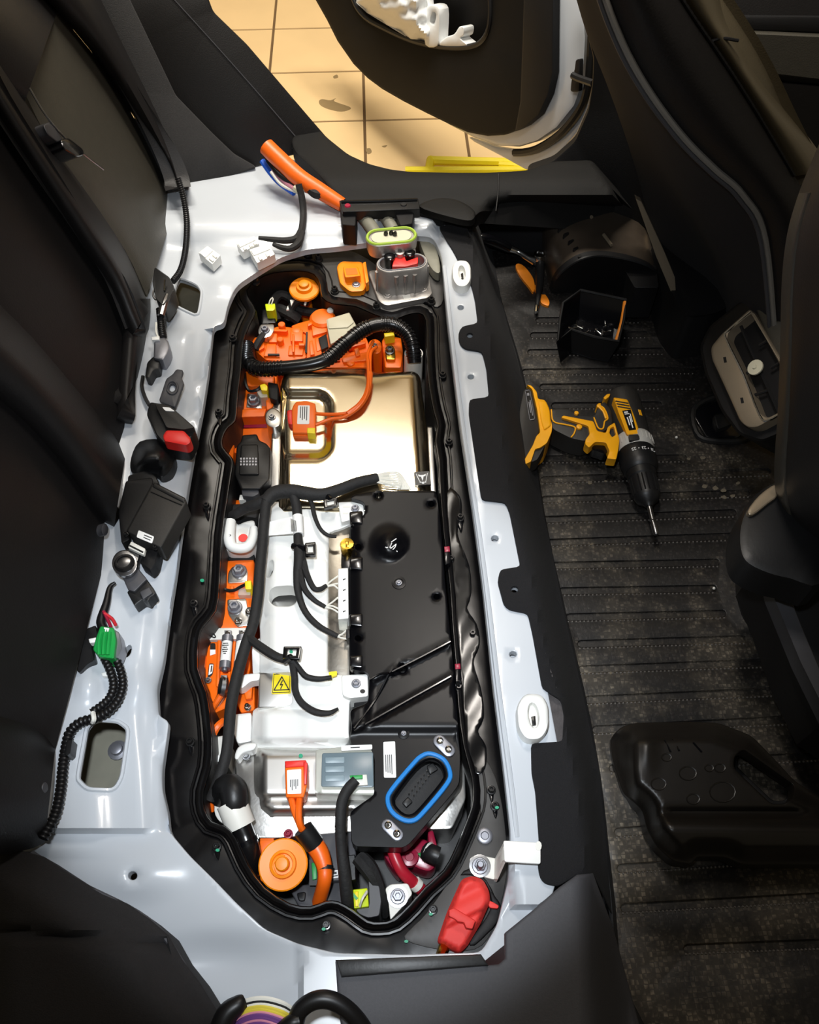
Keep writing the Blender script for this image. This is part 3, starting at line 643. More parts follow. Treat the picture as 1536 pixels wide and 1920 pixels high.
ap = struct('trim_7', MB().slab([(1107, 150), (1103, 199), (1082, 248), (1049, 286), (1003, 313), (987, 318), (940, 292), (890, 266), (880, 258), (930, 275), (976, 282), (1014, 272), (1052, 247), (1084, 205), (1098, 165), (1100, 130)], -0.045, 0.01, DR, bev=0.002), 'paint', 'cream painted lower edge of the far door')
# far front door
FD = Fr((1.0, 1.42, 0.1), (-0.1, -0.97, 0.2))
fd = struct('door_2', MB().slab([(1360, -60), (1620, -60), (1620, 420), (1440, 330)], 0.0, 0.03, FD), 'leather_dark', 'dark inner panel of the far front door')
obj('armrest', MB().slab(rnd([(1384, 58), (1600, 68), (1600, 160), (1450, 142), (1396, 140)], 12, 4), 0.03, 0.04, FD, bev=0.012), 'leather', fd)
obj('armrest_shelf', MB().slab([(1378, 30), (1600, 32), (1600, 64), (1384, 56)], 0.012, 0.02, FD, bev=0.004), 'black_matte', fd)
obj('door_bin', MB().slab(rnd([(1425, 150), (1600, 165), (1600, 320), (1520, 300)], 10, 3), 0.014, 0.02, FD, bev=0.008), 'leather_dark', fd)

# ---- car roof lining (above the frame)
struct('roof_lining', MB().box((0.25, 0.72, 1.17), 2.2, 1.36, 0.04), 'headliner', 'pale fabric roof lining of the car')
# ================================================================ SEATS
RA = math.radians(17); SB = Fr((-0.41, 0, 0.05), (math.cos(RA), 0, math.sin(RA)))
def roll(root, name, L, R, h, mat, fr=SB, th=0.025, ext=1.8):        # a padded roll between two edge lines (pixel polylines of equal length)
    if ext:                                                # carry the cushion on past the edge of the frame
        L, R = [[(q[0][0] + (q[0][0] - q[1][0]) * ext, q[0][1] + (q[0][1] - q[1][1]) * ext)] + list(q) for q in (L, R)]
    rows = []
    for (a, b) in zip(L, R):
        row = []
        for t, k in ((0, 0.0), (0.15, 0.55), (0.5, 1.0), (0.85, 0.55), (1, 0.0)):
            x, y = a[0] + (b[0] - a[0]) * t, a[1] + (b[1] - a[1]) * t
            row.append(tuple(fr(x, y, h * k)))
        rows.append(row)
    return obj(name, MB().patch(rows, th, 3), mat, root, 80)
def seat(name, label, base): return thing(name, label, 'seat', base)
# far seat
s1 = seat('rear_seat_backrest', 'rear seat backrest furthest from the camera with lit leather panel', SB(300, 440, -0.05))
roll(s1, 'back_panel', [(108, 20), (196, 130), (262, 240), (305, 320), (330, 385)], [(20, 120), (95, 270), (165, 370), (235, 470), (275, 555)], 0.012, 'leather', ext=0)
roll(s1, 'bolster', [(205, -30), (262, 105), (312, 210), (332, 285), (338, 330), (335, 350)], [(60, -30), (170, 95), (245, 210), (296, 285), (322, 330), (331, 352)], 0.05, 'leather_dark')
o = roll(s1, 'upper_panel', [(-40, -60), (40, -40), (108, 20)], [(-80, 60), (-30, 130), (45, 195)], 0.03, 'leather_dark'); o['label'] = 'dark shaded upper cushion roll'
# centre seat
s2 = seat('rear_seat_backrest', 'narrow middle rear seat backrest between the two wide ones', SB(230, 620, -0.05))
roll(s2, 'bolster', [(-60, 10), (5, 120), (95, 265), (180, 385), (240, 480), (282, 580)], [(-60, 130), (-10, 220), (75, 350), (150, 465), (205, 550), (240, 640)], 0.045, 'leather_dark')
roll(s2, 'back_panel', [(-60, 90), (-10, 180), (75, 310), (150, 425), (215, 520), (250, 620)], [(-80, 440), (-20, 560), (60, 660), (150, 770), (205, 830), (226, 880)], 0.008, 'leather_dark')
# near seat
s3 = seat('rear_seat_backrest', 'large rear seat backrest nearest the camera at left edge', SB(150, 1200, -0.05))
roll(s3, 'bolster', [(-80, 470), (-20, 550), (60, 630), (150, 735), (205, 800), (236, 850)], [(-80, 690), (-20, 740), (50, 800), (120, 880), (175, 960), (212, 1000)], 0.05, 'leather_dark')
roll(s3, 'back_panel', [(-90, 620), (-20, 678), (50, 740), (130, 832), (190, 920), (214, 985)], [(-90, 1380), (-40, 1370), (0, 1360), (50, 1372), (85, 1392), (100, 1420)], 0.02, 'leather_dark')
roll(s3, 'lower_roll', [(-90, 1330), (-20, 1335), (40, 1352), (80, 1375), (104, 1400)], [(-90, 1640), (-20, 1610), (30, 1598), (62, 1590), (84, 1580)], 0.035, 'leather_dark')
roll(s2, 'base_roll', [(282, 560), (282, 600), (275, 650), (262, 700)], [(232, 560), (226, 640), (220, 720), (216, 790)], 0.03, 'leather_dark', ext=0)
for px, py in ((196, 993), (84, 1478)):
    obj('clip', MB().slab(ell(px, py, 7, 12, 12), 0.035, 0.01, SB, bev=0.003), 'grey_plastic', s3)
# belt buckle tucked into the seat gap
bb = thing('seat_belt_buckle', 'dark belt buckle tucked between far and middle seat backs', 'belt buckle', SB(120, 270, 0.0))
obj('buckle_body', MB().slab(rnd([(112, 262), (128, 258), (156, 280), (158, 292), (145, 296), (118, 280)], 5, 3), 0.05, 0.03, SB, bev=0.004), 'black_gloss', bb)
obj('strap_end', MB().slab(rnd([(80, 235), (92, 228), (102, 236), (118, 262), (108, 268), (88, 252)], 4, 3), 0.045, 0.03, SB, bev=0.003), 'grey_plastic', bb)
obj('strap_cord', MB().tube([SB(*p, 0.045) for p in ((55, 165), (85, 215), (125, 262), (160, 292), (194, 318))], 0.0016, 6, conv=False), 'steel', bb)

# ---- far front seat, seen from behind
f1 = thing('front_seat', 'far front seat seen from behind with silver edge piping', 'seat', PY(1300, 640, 1.15))
Lp = [(1070, -40), (1100, 62), (1135, 150), (1167, 238), (1196, 330), (1220, 420), (1252, 510), (1290, 610), (1300, 690)]
Rp = [(1122, -40), (1150, 40), (1184, 115), (1230, 190), (1286, 262), (1342, 318), (1394, 366), (1436, 450), (1456, 660)]
rows = []
for (a, b) in zip(Lp, Rp):
    m = ((a[0] + b[0]) / 2 - 6, (a[1] + b[1]) / 2 + 4)
    rows.append([tuple(PY(a[0], a[1], 1.36)), tuple(PY(m[0] - 12, m[1] + 6, 1.20)), tuple(PY(m[0] + 16, m[1], 1.06)), tuple(PY(b[0], b[1], 0.95))])
obj('back_shell', MB().patch(rows, 0.05, 4), 'fabric_dark', f1, 80)
obj('edge_piping', MB().tube([PY(x, y, 0.946) for x, y in Rp], 0.0042, 8, conv=False), 'piping', f1)['label'] = 'bright silver piping along the seat edge'
obj('edge_piping', MB().tube([PY(x - 9, y + 6, 0.947) for x, y in Rp], 0.003, 8, conv=False), 'grey_plastic', f1)
Sp = [(1255, -40), (1300, 30), (1340, 88), (1378, 145), (1416, 205), (1452, 265), (1490, 330), (1530, 420), (1560, 660)]
rows = [[tuple(PY(a[0], a[1], 0.95)), tuple(PY((a[0] + b[0]) / 2, (a[1] + b[1]) / 2, 0.925)), tuple(PY(b[0], b[1], 0.95))] for a, b in zip(Rp, Sp)]
obj('side_panel', MB().patch(rows, 0.04, 4), 'leather_dark', f1, 80)
obj('stitching', MB().tube([PY(x, y, 0.948) for x, y in Sp[:7]], 0.0022, 6, conv=False, corr=0.008), 'black_matte', f1)
Bq = [(1345, -40), (1372, 40), (1392, 78), (1428, 140), (1470, 200), (1520, 262), (1560, 320)]
Sq = [(1262, -40), (1302, 28), (1342, 86), (1380, 144), (1418, 204), (1454, 264), (1492, 330)]
rows = [[tuple(PY(a[0], a[1], 0.955)), tuple(PY(a[0] * .5 + b[0] * .5, a[1] * .5 + b[1] * .5, 0.95)), tuple(PY(b[0], b[1], 1.0))] for a, b in zip(Sq, Bq)]
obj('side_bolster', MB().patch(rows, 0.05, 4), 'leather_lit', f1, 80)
obj('bolster_seam', MB().tube([PY(x, y, 0.95) for x, y in ((1322, 84), (1350, 72), (1385, 76))], 0.0018, 6, conv=False), 'black_matte', f1)
obj('hard_trim_edge', MB().slab([(1192, 372), (1203, 378), (1246, 472), (1266, 520), (1269, 572), (1262, 556), (1230, 480)], 0.0, 0.012, FY(1.20), bev=0.001), 'bronze', f1)['label'] = 'pale edge of the plastic seat back trim'
obj('seat_base', MB().slab(rnd([(1225, 440), (1300, 480), (1420, 430), (1470, 560), (1470, 600), (1400, 560), (1340, 590), (1290, 596), (1262, 560)], 12, 3), -0.03, 0.12, bev=0.01), 'black_matte', f1)

# ---- near front seat at the right edge
f2 = thing('front_seat', 'near front seat cut off by the right edge', 'seat', PY(1480, 1250, 0.55))
Ls = [(1536, 270), (1498, 362), (1476, 440), (1466, 530), (1463, 650), (1458, 780), (1452, 890), (1462, 960), (1490, 1060)]
rows = []
for i, (x, y) in enumerate(Ls):
    rows.append([tuple(PY(x, y, 0.62)), tuple(PY(x + 26, y + 4, 0.565)), tuple(PY(x + 80, y + 10, 0.52)), tuple(PY(x + 220, y + 20, 0.42)), tuple(PY(x + 420, y + 50, 0.30)), tuple(PY(x + 640, y + 100, 0.2))])
obj('back_shell', MB().patch(rows, 0.05, 4), 'leather_dark', f2, 80)
rows = [[tuple(PY(x, y, 0.605)), tuple(PY(x + 16, y, 0.575)), tuple(PY(x + 36, y + 2, 0.57))] for x, y in Ls[1:]]
obj('edge_bolster', MB().patch(rows, 0.02, 4), 'leather', f2, 80)
obj('hinge_cover', MB().slab(crom([(1456, 905), (1420, 925), (1393, 958), (1382, 1000), (1386, 1040), (1402, 1062), (1440, 1080), (1480, 1090), (1540, 1100), (1560, 1000), (1500, 900)], 3, True), 0.14, 0.06, bev=0.014), 'black_plastic', f2)
obj('hinge_cover_top', MB().slab(crom([(1456, 908), (1425, 928), (1402, 958), (1412, 966), (1440, 945), (1458, 930)], 3, True), 0.146, 0.02, bev=0.004), 'bronze', f2)
obj('base_frame', MB().slab([(1420, 1060), (2100, 1060), (2100, 1700), (1548, 1352), (1500, 1260), (1455, 1140)], 0.02, 0.10, bev=0.006), 'black_matte', f2)
obj('base_rail', MB().slab(rnd([(1438, 1066), (1458, 1062), (1466, 1080), (1510, 1190), (1570, 1330), (1570, 1380), (1500, 1240), (1446, 1110)], 5, 2), 0.045, 0.03, bev=0.004), 'grey_plastic', f2)
obj('rail_end_cap', MB().slab(crom([(1388, 1080), (1410, 1075), (1440, 1130), (1452, 1162), (1425, 1170), (1400, 1140)], 3, True), -0.12, 0.03, bev=0.006), 'black_plastic', f2)

# ---- rear console air vent
VC = Fr(P(1400, 700, 0.06), (-0.75, -0.12, 0.62))
cv = thing('console_vent', 'silver framed rear air vent of the centre console', 'air vent', P(1395, 810, -0.12))
vo_ = rnd([(1408, 578), (1352, 628), (1333, 652), (1336, 675), (1368, 745), (1388, 790), (1402, 802), (1420, 802), (1475, 772), (1475, 690)], 8, 4)
vi_ = rnd([(1410, 588), (1368, 622), (1364, 634), (1398, 704), (1426, 776), (1440, 784), (1468, 770), (1466, 690)], 7, 4)
obj('bezel', MB().slab(vo_, 0.012, 0.03, VC, holes=[vi_], bev=0.004), 'bronze', cv)['label'] = 'satin silver bezel'
obj('bezel_highlight', MB().tube([VC(x, y, 0.0125) for x, y in ((1408, 584), (1366, 620), (1361, 634), (1395, 704), (1424, 778), (1440, 788), (1470, 772))], 0.0018, 6, conv=False, n=3), 'chrome', cv)
obj('duct', MB().slab(offset(vi_, 6), -0.02, 0.03, VC), 'black_gloss', cv)
obj('divider', MB().tube([VC(x, y, 0.004) for x, y in ((1390, 612), (1406, 650), (1424, 690), (1442, 730), (1462, 775))], 0.003, 6, conv=False), 'black_plastic', cv)
for a, b in (((1424, 648), (1440, 638)), ((1400, 700), (1424, 690)), ((1446, 690), (1462, 680)), ((1412, 742), (1440, 732))):
    obj('vane', MB().tube([VC(*a, 0.0), VC(*b, 0.0)], 0.0025, 6, conv=False), 'black_plastic', cv)
obj('knob', MB().lathe(VC(1423, 693, 0.004), VC.n, [(0.004, 0), (0.004, 0.008), (0.0125, 0.009), (0.0125, 0.012), (0.004, 0.0125), (0.003, 0.015)], 18), 'beige_plastic', cv)
for px, py in ((1359, 675), (1391, 751)):
    obj('clip_mark', MB().slab([(px - 3, py - 5), (px + 2, py - 6), (px + 4, py + 4), (px - 1, py + 5)], 0.0127, 0.001, VC, bev=0), 'black_matte', cv)
obj('console_body', MB().slab(rnd([(1395, 560), (1330, 612), (1312, 650), (1322, 700), (1352, 770), (1385, 815), (1430, 830), (1500, 800), (1500, 560)], 10, 3), -0.012, 0.12, VC, bev=0.02), 'black_matte', cv)
obj('console_top', MB().slab([(1418, 582), (1480, 560), (1500, 700), (1466, 690)], 0.004, 0.02, VC, bev=0.004), 'leather', cv)
sr = thing('seat_rail_pocket', 'dark seat rail end sunk in a recess of the mat', 'seat rail', P(1335, 800, MZ))
obj('recess_rim', MB().ring([P(x, y, MZ + 0.004) for x, y in ((1300, 770), (1330, 748), (1372, 745), (1410, 800), (1390, 826), (1330, 826), (1306, 812))], 0.006, 8, 3), 'black_plastic', sr)
obj('rail_end', MB().slab(rnd([(1298, 775), (1330, 752), (1372, 750), (1405, 800), (1385, 822), (1325, 822)], 8, 3), MZ + 0.008, 0.012, bev=0.004), 'black_gloss', sr)
obj('rail_latch', MB().slab(rnd([(1338, 778), (1366, 772), (1374, 795), (1346, 806)], 4, 2), MZ + 0.02, 0.014, bev=0.003), 'black_plastic', sr)
# ================================================================ BATTERY BAY
TF = -0.125                                                   # tray floor
OPEN = [(454, 690), (457, 645), (468, 612), (481, 583), (470, 562), (464, 545), (482, 526), (512, 513), (560, 509), (588, 515), (599, 534), (603, 558), (625, 571), (665, 575),
        (700, 590), (735, 600), (762, 592), (785, 588), (797, 600), (798, 640), (800, 690), (804, 730), (812, 772), (819, 798), (815, 826), (821, 860), (824, 921),
        (831, 1005), (842, 1097), (848, 1181), (853, 1240), (858, 1322), (868, 1400), (884, 1460), (886, 1500), (878, 1530), (852, 1593), (831, 1631), (797, 1662), (768, 1695), (738, 1722), (712, 1728),
        (690, 1725), (664, 1706), (635, 1690), (610, 1689), (582, 1699), (545, 1694), (497, 1664), (464, 1618), (443, 1570), (422, 1548), (398, 1540), (385, 1518), (383, 1485),
        (396, 1440), (399, 1392), (395, 1340), (388, 1297), (372, 1253), (374, 1199), (382, 1176), (406, 1146), (413, 1093), (418, 1005), (427, 942), (434, 897), (438, 868),
        (434, 856), (419, 838), (419, 821), (428, 803), (443, 789), (446, 759), (449, 729)]
OPEN = crom(OPEN, 2, True)
bt = thing('battery_tray', 'black steel tray rim around the battery bay', 'battery tray', P(620, 1100, TF))
FLO = offset(HOLE, 26)
obj('flange', MB().slab(FLO, 0.0, 0.006, holes=[OPEN], bev=0.001), 'tray', bt)
LIP = offset(OPEN, 20)
def lip_mb(d0, d1, z0, z1, dz):
    mb = MB(); a = offset(OPEN, d0); vs = []; prof = [(0, -0.004), (0.12, 1.0), (0.3, 1.0), (0.75, 0.55), (1.0, 0.0)]
    loops = []
    for t, k in prof:
        q = offset(OPEN, d0 + (d1 - d0) * t); loops.append([P(x, y, z0 + (z1 - z0) * max(k, 0) + (k if k < 0 else 0)) for x, y in q])
    m = len(OPEN); fs = []
    for L in loops: vs += L
    for i in range(len(loops) - 1):
        for j in range(m): fs.append((i * m + j, i * m + (j + 1) % m, (i + 1) * m + (j + 1) % m, (i + 1) * m + j))
    return mb.add(vs, fs)
obj('sealing_lip', lip_mb(0.0, 17, 0.001, 0.008, 0), 'tray', bt)
obj('seal_groove_edge', MB().ring([P(x, y, 0.002) for x, y in offset(OPEN, 24)], 0.0022, 6, 1), 'tray', bt)
w = MB(); m = len(OPEN); vs = [P(x, y, 0.0) for x, y in OPEN]; vs += [Vector((p.x, p.y, TF)) for p in vs]
w.add(vs, [(i, (i + 1) % m, m + (i + 1) % m, m + i) for i in range(m)]); obj('side_wall', w, 'tray_deep', bt)
flo = [Vector((p.x, p.y, 0)) for p in vs[:m]]
obj('tray_bottom', MB().add([Vector((p.x, p.y, TF)) for p in flo] + [Vector((p.x, p.y, TF - 0.004)) for p in flo], [tuple(range(m)), tuple(range(2 * m - 1, m - 1, -1))] + [(i, (i + 1) % m, m + (i + 1) % m, m + i) for i in range(m)]), 'tray_deep', bt)
# dusty corner and grey patches of the flange
obj('dusty_corner', MB().slab(crom([(905, 1420), (930, 1460), (946, 1540), (950, 1640), (925, 1740), (890, 1780), (822, 1780), (760, 1762), (772, 1740), (800, 1712), (850, 1640), (884, 1578), (902, 1530), (896, 1470)], 3, True), 0.003, 0.003, bev=0.0006), 'tray_dust', bt)
obj('dusty_corner', MB().slab(crom([(596, 478), (640, 470), (690, 486), (806, 580), (790, 582), (745, 588), (700, 575), (640, 562), (615, 545), (610, 510)], 3, True), 0.003, 0.003, bev=0.0006), 'tray_dust', bt)
obj('dusty_corner', MB().slab(crom([(806, 455), (826, 490), (832, 560), (815, 575), (806, 545)], 3, True), 0.003, 0.003, bev=0.0006), 'tray_dust', bt)
for px, py in ((437, 636), (480, 531), (577, 478), (598, 488), (628, 548), (706, 578), (809, 568), (411, 775), (388, 950), (364, 1133), (357, 1392), (407, 1588), (612, 1735), (812, 1706), (921, 1482), (928, 1512), (863, 972), (886, 1190), (842, 830), (830, 705), (860, 1290), (846, 1050)):
    bolt(px, py, 0.003, 9 if py > 1300 else 8, bt, 'bolt_dark', 'flange_bolt', 0.012 if py < 600 else 0.008)
    if py > 600 and px < 420 or px > 855: obj('sealant_drip', MB().slab(crom([(px - 4, py + 3), (px + 4, py + 3), (px + 5, py + 14), (px + 2, py + 24), (px - 3, py + 15)], 3, True), 0.004, 0.004, bev=0.0015), 'black_gloss', bt)
for px, py in ((379, 1088), (864, 1098), (762, 1765), (408, 1594), (607, 1742), (808, 1714), (932, 1514)):
    obj('paint_mark', MB().slab(ell(px, py, 4, 3, 8), 0.0125 if py in (1594, 1742, 1714, 1514) else 0.0045, 0.0015, bev=0), 'green_mark', bt)
obj('cap_bolt', MB().lathe(P(909, 1568, 0.003), (0, 0, 1), [(0.0095, 0), (0.0095, 0.003), (0.008, 0.004), (0.005, 0.004), (0.004, 0.0032)], 16), 'zinc', bt)
foil = [(838, 925), (862, 930), (866, 960), (858, 1000), (880, 1060), (884, 1110), (876, 1140), (894, 1170), (900, 1205), (888, 1240), (902, 1290), (908, 1340), (896, 1370), (912, 1400), (910, 1440), (892, 1450), (876, 1400), (868, 1320), (858, 1200), (850, 1080)]
obj('sealing_film', MB().slab(crom(foil, 3, True), 0.006, 0.004, zf=lambda x, y: 0.006 + 0.0006 * math.sin(y * .05 + x * .08), step=6, bev=0.0006), 'foil', bt, 60)
# sensors on the right rim
for i, (px, py, lab) in enumerate(((838, 1042, 'upper'), (858, 1262, 'lower'))):
    sn = thing('rim_plug', 'small dark plug with red tab on the bay rim, %s of two' % lab, 'plug', P(px, py, 0.0), 'rim plugs')
    obj('plug_body', MB().slab(rnd([(px - 6, py - 16), (px + 6, py - 18), (px + 8, py + 14), (px - 4, py + 18)], 3, 2), 0.02, 0.02, bev=0.002), 'black_gloss', sn)
    obj('red_tab', MB().slab([(px - 5, py - 17), (px + 5, py - 18), (px + 6, py - 8), (px - 4, py - 7)], 0.0215, 0.004, bev=0.0008), 'maroon', sn)

# ---- upper sheet-metal cover with pocket
scv = thing('metal_cover', 'bright bare metal cover with a rounded pocket', 'metal cover', P(660, 800, TF))
PK = (505, 745, 612, 850)                                     # pocket floor, pixels
def sdb(x, y, b, r):
    cx, cy = (b[0] + b[2]) / 2, (b[1] + b[3]) / 2; hx, hy = (b[2] - b[0]) / 2 - r, (b[3] - b[1]) / 2 - r
    qx, qy = abs(x - cx) - hx, abs(y - cy) - hy
    return math.hypot(max(qx, 0), max(qy, 0)) + min(max(qx, qy), 0) - r
CV = [(526, 718), (533, 700), (553, 694), (620, 692), (687, 690), (705, 699), (735, 697), (778, 696), (788, 706), (794, 753), (801, 803), (806, 887), (812, 960), (522, 960), (526, 820)]
def cv_z(x, y):
    z = 0.002; d = sdb(x, y, PK, 20)
    z -= 0.011 * (1 - sm((d + 3) / 19))
    z -= 0.006 * math.exp(-((x - 705) / 30) ** 2 - ((y - 694) / 18) ** 2)
    z -= 0.010 * (1 - sm((798 - (y - 750) * -0.08 - x) / 26)) + 0.008 * (1 - sm((y - 692) / 14))
    z -= 0.009 * (1 - sm((x - 526) / 16))
    return z
obj('cover_skin', MB().slab(rnd(CV, 12, 4), 0.0, 0.04, zf=cv_z, step=5, bev=0.003), 'sheet_metal', scv, 70)
obj('mounting_flange', MB().slab(rnd([(511, 760), (526, 755), (526, 925), (506, 925)], 3, 2), -0.03, 0.09, bev=0.002), 'aluminium', scv)
obj('mounting_flange', MB().slab(rnd([(800, 800), (812, 800), (818, 925), (806, 925)], 3, 2), -0.03, 0.09, bev=0.002), 'aluminium', scv)
obj('mounting_ear', MB().slab(crom([(498, 775), (512, 765), (526, 775), (526, 795), (512, 802), (500, 795)], 3, True), -0.012, 0.11, bev=0.002), 'aluminium', scv)
bolt(510, 783, -0.012, 7, scv, 'steel', 'screw')
obj('stamped_print', MB().add([], []).slab([(759, 740), (761, 740), (764, 764), (762, 764)], 0.0012, 0.0006, bev=0).slab([(766, 742), (768, 742), (771, 758), (769, 758)], 0.0006, 0.0006, bev=0), 'ink', scv)
# emblem sticker
em = thing('emblem_sticker', 'black square sticker with a white shield emblem on bare metal', 'sticker', P(790, 900, 0.0))
qe = [(776, 885), (805, 883), (809, 908), (779, 910)]
obj('backing', MB().slab(rnd(qe, 2, 2), 0.0055, 0.004, bev=0), 'screen_black', em)
e2 = MB(); Q = lambda u, v: quad(qe, u, v)
e2.slab([Q(.25, .2), Q(.4, .26), Q(.6, .26), Q(.75, .2), Q(.72, .34), Q(.58, .38), Q(.5, .72), Q(.42, .38), Q(.28, .34)], 0.0062, 0.0008, bev=0)
for a, b in (((.14, .15), (.3, .72)), ((.86, .15), (.7, .72)), ((.3, .72), (.5, .93)), ((.7, .72), (.5, .93))):
    (x0, y0), (x1, y1) = Q(*a), Q(*b); e2.slab(obr(x0, y0, x1, y1, 0.6, 2), 0.0062, 0.0008, bev=0)
e2.slab([Q(.3, .78), Q(.7, .78), Q(.7, .84), Q(.3, .84)], 0.0062, 0.0008, bev=0)
obj('emblem', e2, 'paper', em)

# ---- orange squib connector in the pocket
oc = thing('high_voltage_connector', 'small orange connector with white label in the pocket of the metal cover', 'connector', P(568, 790, -0.012))
obj('housing', MB().slab(rnd([(550, 760), (556, 753), (575, 752), (592, 757), (592, 806), (590, 812), (549, 812), (547, 770)], 3, 2), 0.004, 0.016, bev=0.002), 'orange', oc)
obj('latch_tab', MB().slab(rnd([(538, 770), (549, 768), (549, 797), (540, 795)], 3, 2), 0.001, 0.012, bev=0.002), 'red', oc)
obj('yellow_lock', MB().slab(rnd([(576, 802), (591, 802), (591, 813), (576, 812)], 1.5, 2), 0.006, 0.016, bev=0.001), 'yellow', oc)
obj('lower_rim', MB().slab(rnd([(548, 808), (592, 808), (591, 818), (550, 818)], 2, 2), -0.003, 0.009, bev=0.001), 'orange', oc)
sticker(oc, [(559, 760), (581, 760), (580, 795), (557, 795)], 0.004, lines=print_cols(4, 0.2, 0.9, 0.06, 0.94, 3))
cb = thing('orange_twin_cable', 'thin orange twin cable curving over the bare metal cover', 'cable', P(690, 700, 0.0))
obj('wire', MB().tube([(592, 776, .004), (625, 777, .006), (652, 774, .008), (672, 760, .009), (690, 735, .009), (694, 705, .009), (694, 680, .004), (696, 660, -.004), (706, 650, -.01)], 0.0029, 8), 'orange_cable', cb)
obj('wire', MB().tube([(592, 797, .004), (620, 786, .006), (645, 782, .008), (672, 764, .014), (688, 738, .016), (691, 705, .016), (690, 680, .01), (690, 662, 0), (700, 640, -.01)], 0.0029, 8), 'orange_cable', cb)
obj('heat_sleeve', MB().tube([(652, 777, .009), (676, 758, .012), (690, 732, .013), (694, 700, .013)], 0.0052, 8), 'orange_cable', cb)

# ---- orange contactor cluster at the top of the bay
oz = -0.035
cl = thing('contactor_housing', 'large orange moulded contactor housing beneath the thick black conduit', 'housing', P(600, 650, TF))
obj('body', MB().slab(rnd([(470, 640), (478, 632), (492, 634), (500, 620), (522, 612), (545, 614), (574, 622), (578, 668), (560, 682), (498, 676), (480, 660)], 4, 3), oz, oz - TF, bev=0.004), 'orange', cl)
obj('body', MB().slab(rnd([(545, 612), (560, 606), (590, 598), (610, 592), (624, 600), (640, 640), (686, 632), (694, 650), (694, 690), (575, 690), (575, 626)], 4, 3), oz + 0.004, oz + 0.004 - TF, bev=0.004), 'orange', cl)
obj('dome', MB().lathe(P(606, 606, oz), (0, 0, 1), [(0.024, 0), (0.024, 0.012), (0.02, 0.017), (0.01, 0.019)], 20), 'orange', cl)
for px, py, r, h in ((530, 620, .0065, .016), (527, 645, .006, .012), (556, 624, .009, .008), (658, 686, .007, .008)):
    obj('post', MB().lathe(P(px, py, oz), (0, 0, 1), [(r, 0), (r, h), (r * .8, h + .001)], 14), 'orange', cl)
for q, h in (([(506, 624), (520, 624), (520, 642), (504, 642)], .006), ([(500, 645), (518, 645), (518, 668), (494, 668)], .005), ([(542, 648), (570, 650), (568, 666), (540, 666)], .004),
             ([(545, 616), (568, 618), (568, 640), (545, 640)], .008), ([(584, 610), (612, 604), (614, 622), (586, 630)], .010), ([(640, 670), (688, 660), (690, 676), (644, 680)], .010), ([(590, 634), (606, 630), (610, 652), (594, 660)], .006)):
    obj('moulded_block', MB().slab(rnd(q, 2, 2), oz + h, h + 0.002, bev=0.0015), 'orange', cl)
for q in ([(502, 663), (524, 663), (524, 666), (502, 666)], [(642, 674), (676, 668), (676, 671), (642, 677)], [(572, 660), (574, 622), (577, 622), (576, 662)]):
    obj('slot', MB().slab(q, oz + 0.0065, 0.003, bev=0), 'tray_deep', cl)
for q, h in (([(512, 616), (540, 618), (538, 622), (511, 621)], .011), ([(548, 626), (552, 626), (552, 660), (548, 660)], .012), ([(580, 640), (586, 638), (590, 664), (582, 666)], .012), ([(560, 642), (572, 643), (571, 648), (560, 648)], .012),
             ([(484, 640), (494, 636), (496, 652), (486, 658)], .006), ([(652, 646), (684, 638), (686, 644), (654, 653)], .014), ([(664, 654), (672, 652), (676, 666), (668, 668)], .016), ([(612, 668), (636, 664), (638, 676), (614, 680)], .008), ([(576, 606), (584, 603), (586, 608), (578, 612)], .014)):
    obj('moulded_rib', MB().slab(rnd(q, 1.2, 2), oz + h, h + 0.002, bev=0.001), 'orange', cl)
obj('white_tag', MB().lathe(P(620, 588, oz + 0.01), (0, -.3, 1), [(.006, 0), (.006, .012), (.004, .014)], 12), 'white_part', cl)
obj('dark_gap', MB().slab([(597, 634), (612, 626), (616, 650), (603, 656)], oz + 0.012, 0.01, bev=0.001), 'black_matte', cl)
rl = thing('relay', 'pale grey square relay on the orange housing', 'relay', P(640, 620, oz))
obj('body', MB().slab(rnd([(612, 599), (655, 586), (668, 610), (655, 628), (620, 646), (613, 610)], 2, 2), oz + 0.034, 0.034, bev=0.002), 'beige_plastic', rl)
obj('top_face', MB().slab(rnd([(614, 598), (654, 587), (664, 604), (652, 614), (616, 616)], 2, 2), oz + 0.0365, 0.004, bev=0.001), 'beige_plastic', rl)
# right-hand orange terminal
tm = thing('terminal_block', 'orange terminal block with steel stud beside the metal cover edge', 'terminal', P(737, 665, TF))
obj('body', MB().slab(rnd([(716, 640), (724, 628), (752, 634), (756, 660), (752, 690), (722, 690)], 3, 2), -0.03, 0.09, bev=0.003), 'orange', tm)
obj('side_clip', MB().slab(crom([(692, 642), (704, 636), (715, 644), (714, 660), (704, 664), (694, 658)], 3, True), -0.022, 0.08, bev=0.003), 'orange', tm)
bolt(703, 650, -0.022, 6, tm, 'steel', 'screw')
obj('bus_plate', MB().slab(rnd([(722, 652), (732, 644), (741, 654), (742, 674), (724, 674)], 4, 3), -0.022, 0.008, bev=0.001), 'brass', tm)
bolt(731, 660, -0.022, 9, tm, 'steel', 'stud', 0.01)
obj('yellow_clip', MB().slab([(720, 625), (738, 623), (740, 629), (722, 632)], -0.012, 0.02, bev=0.001), 'yellow', tm)

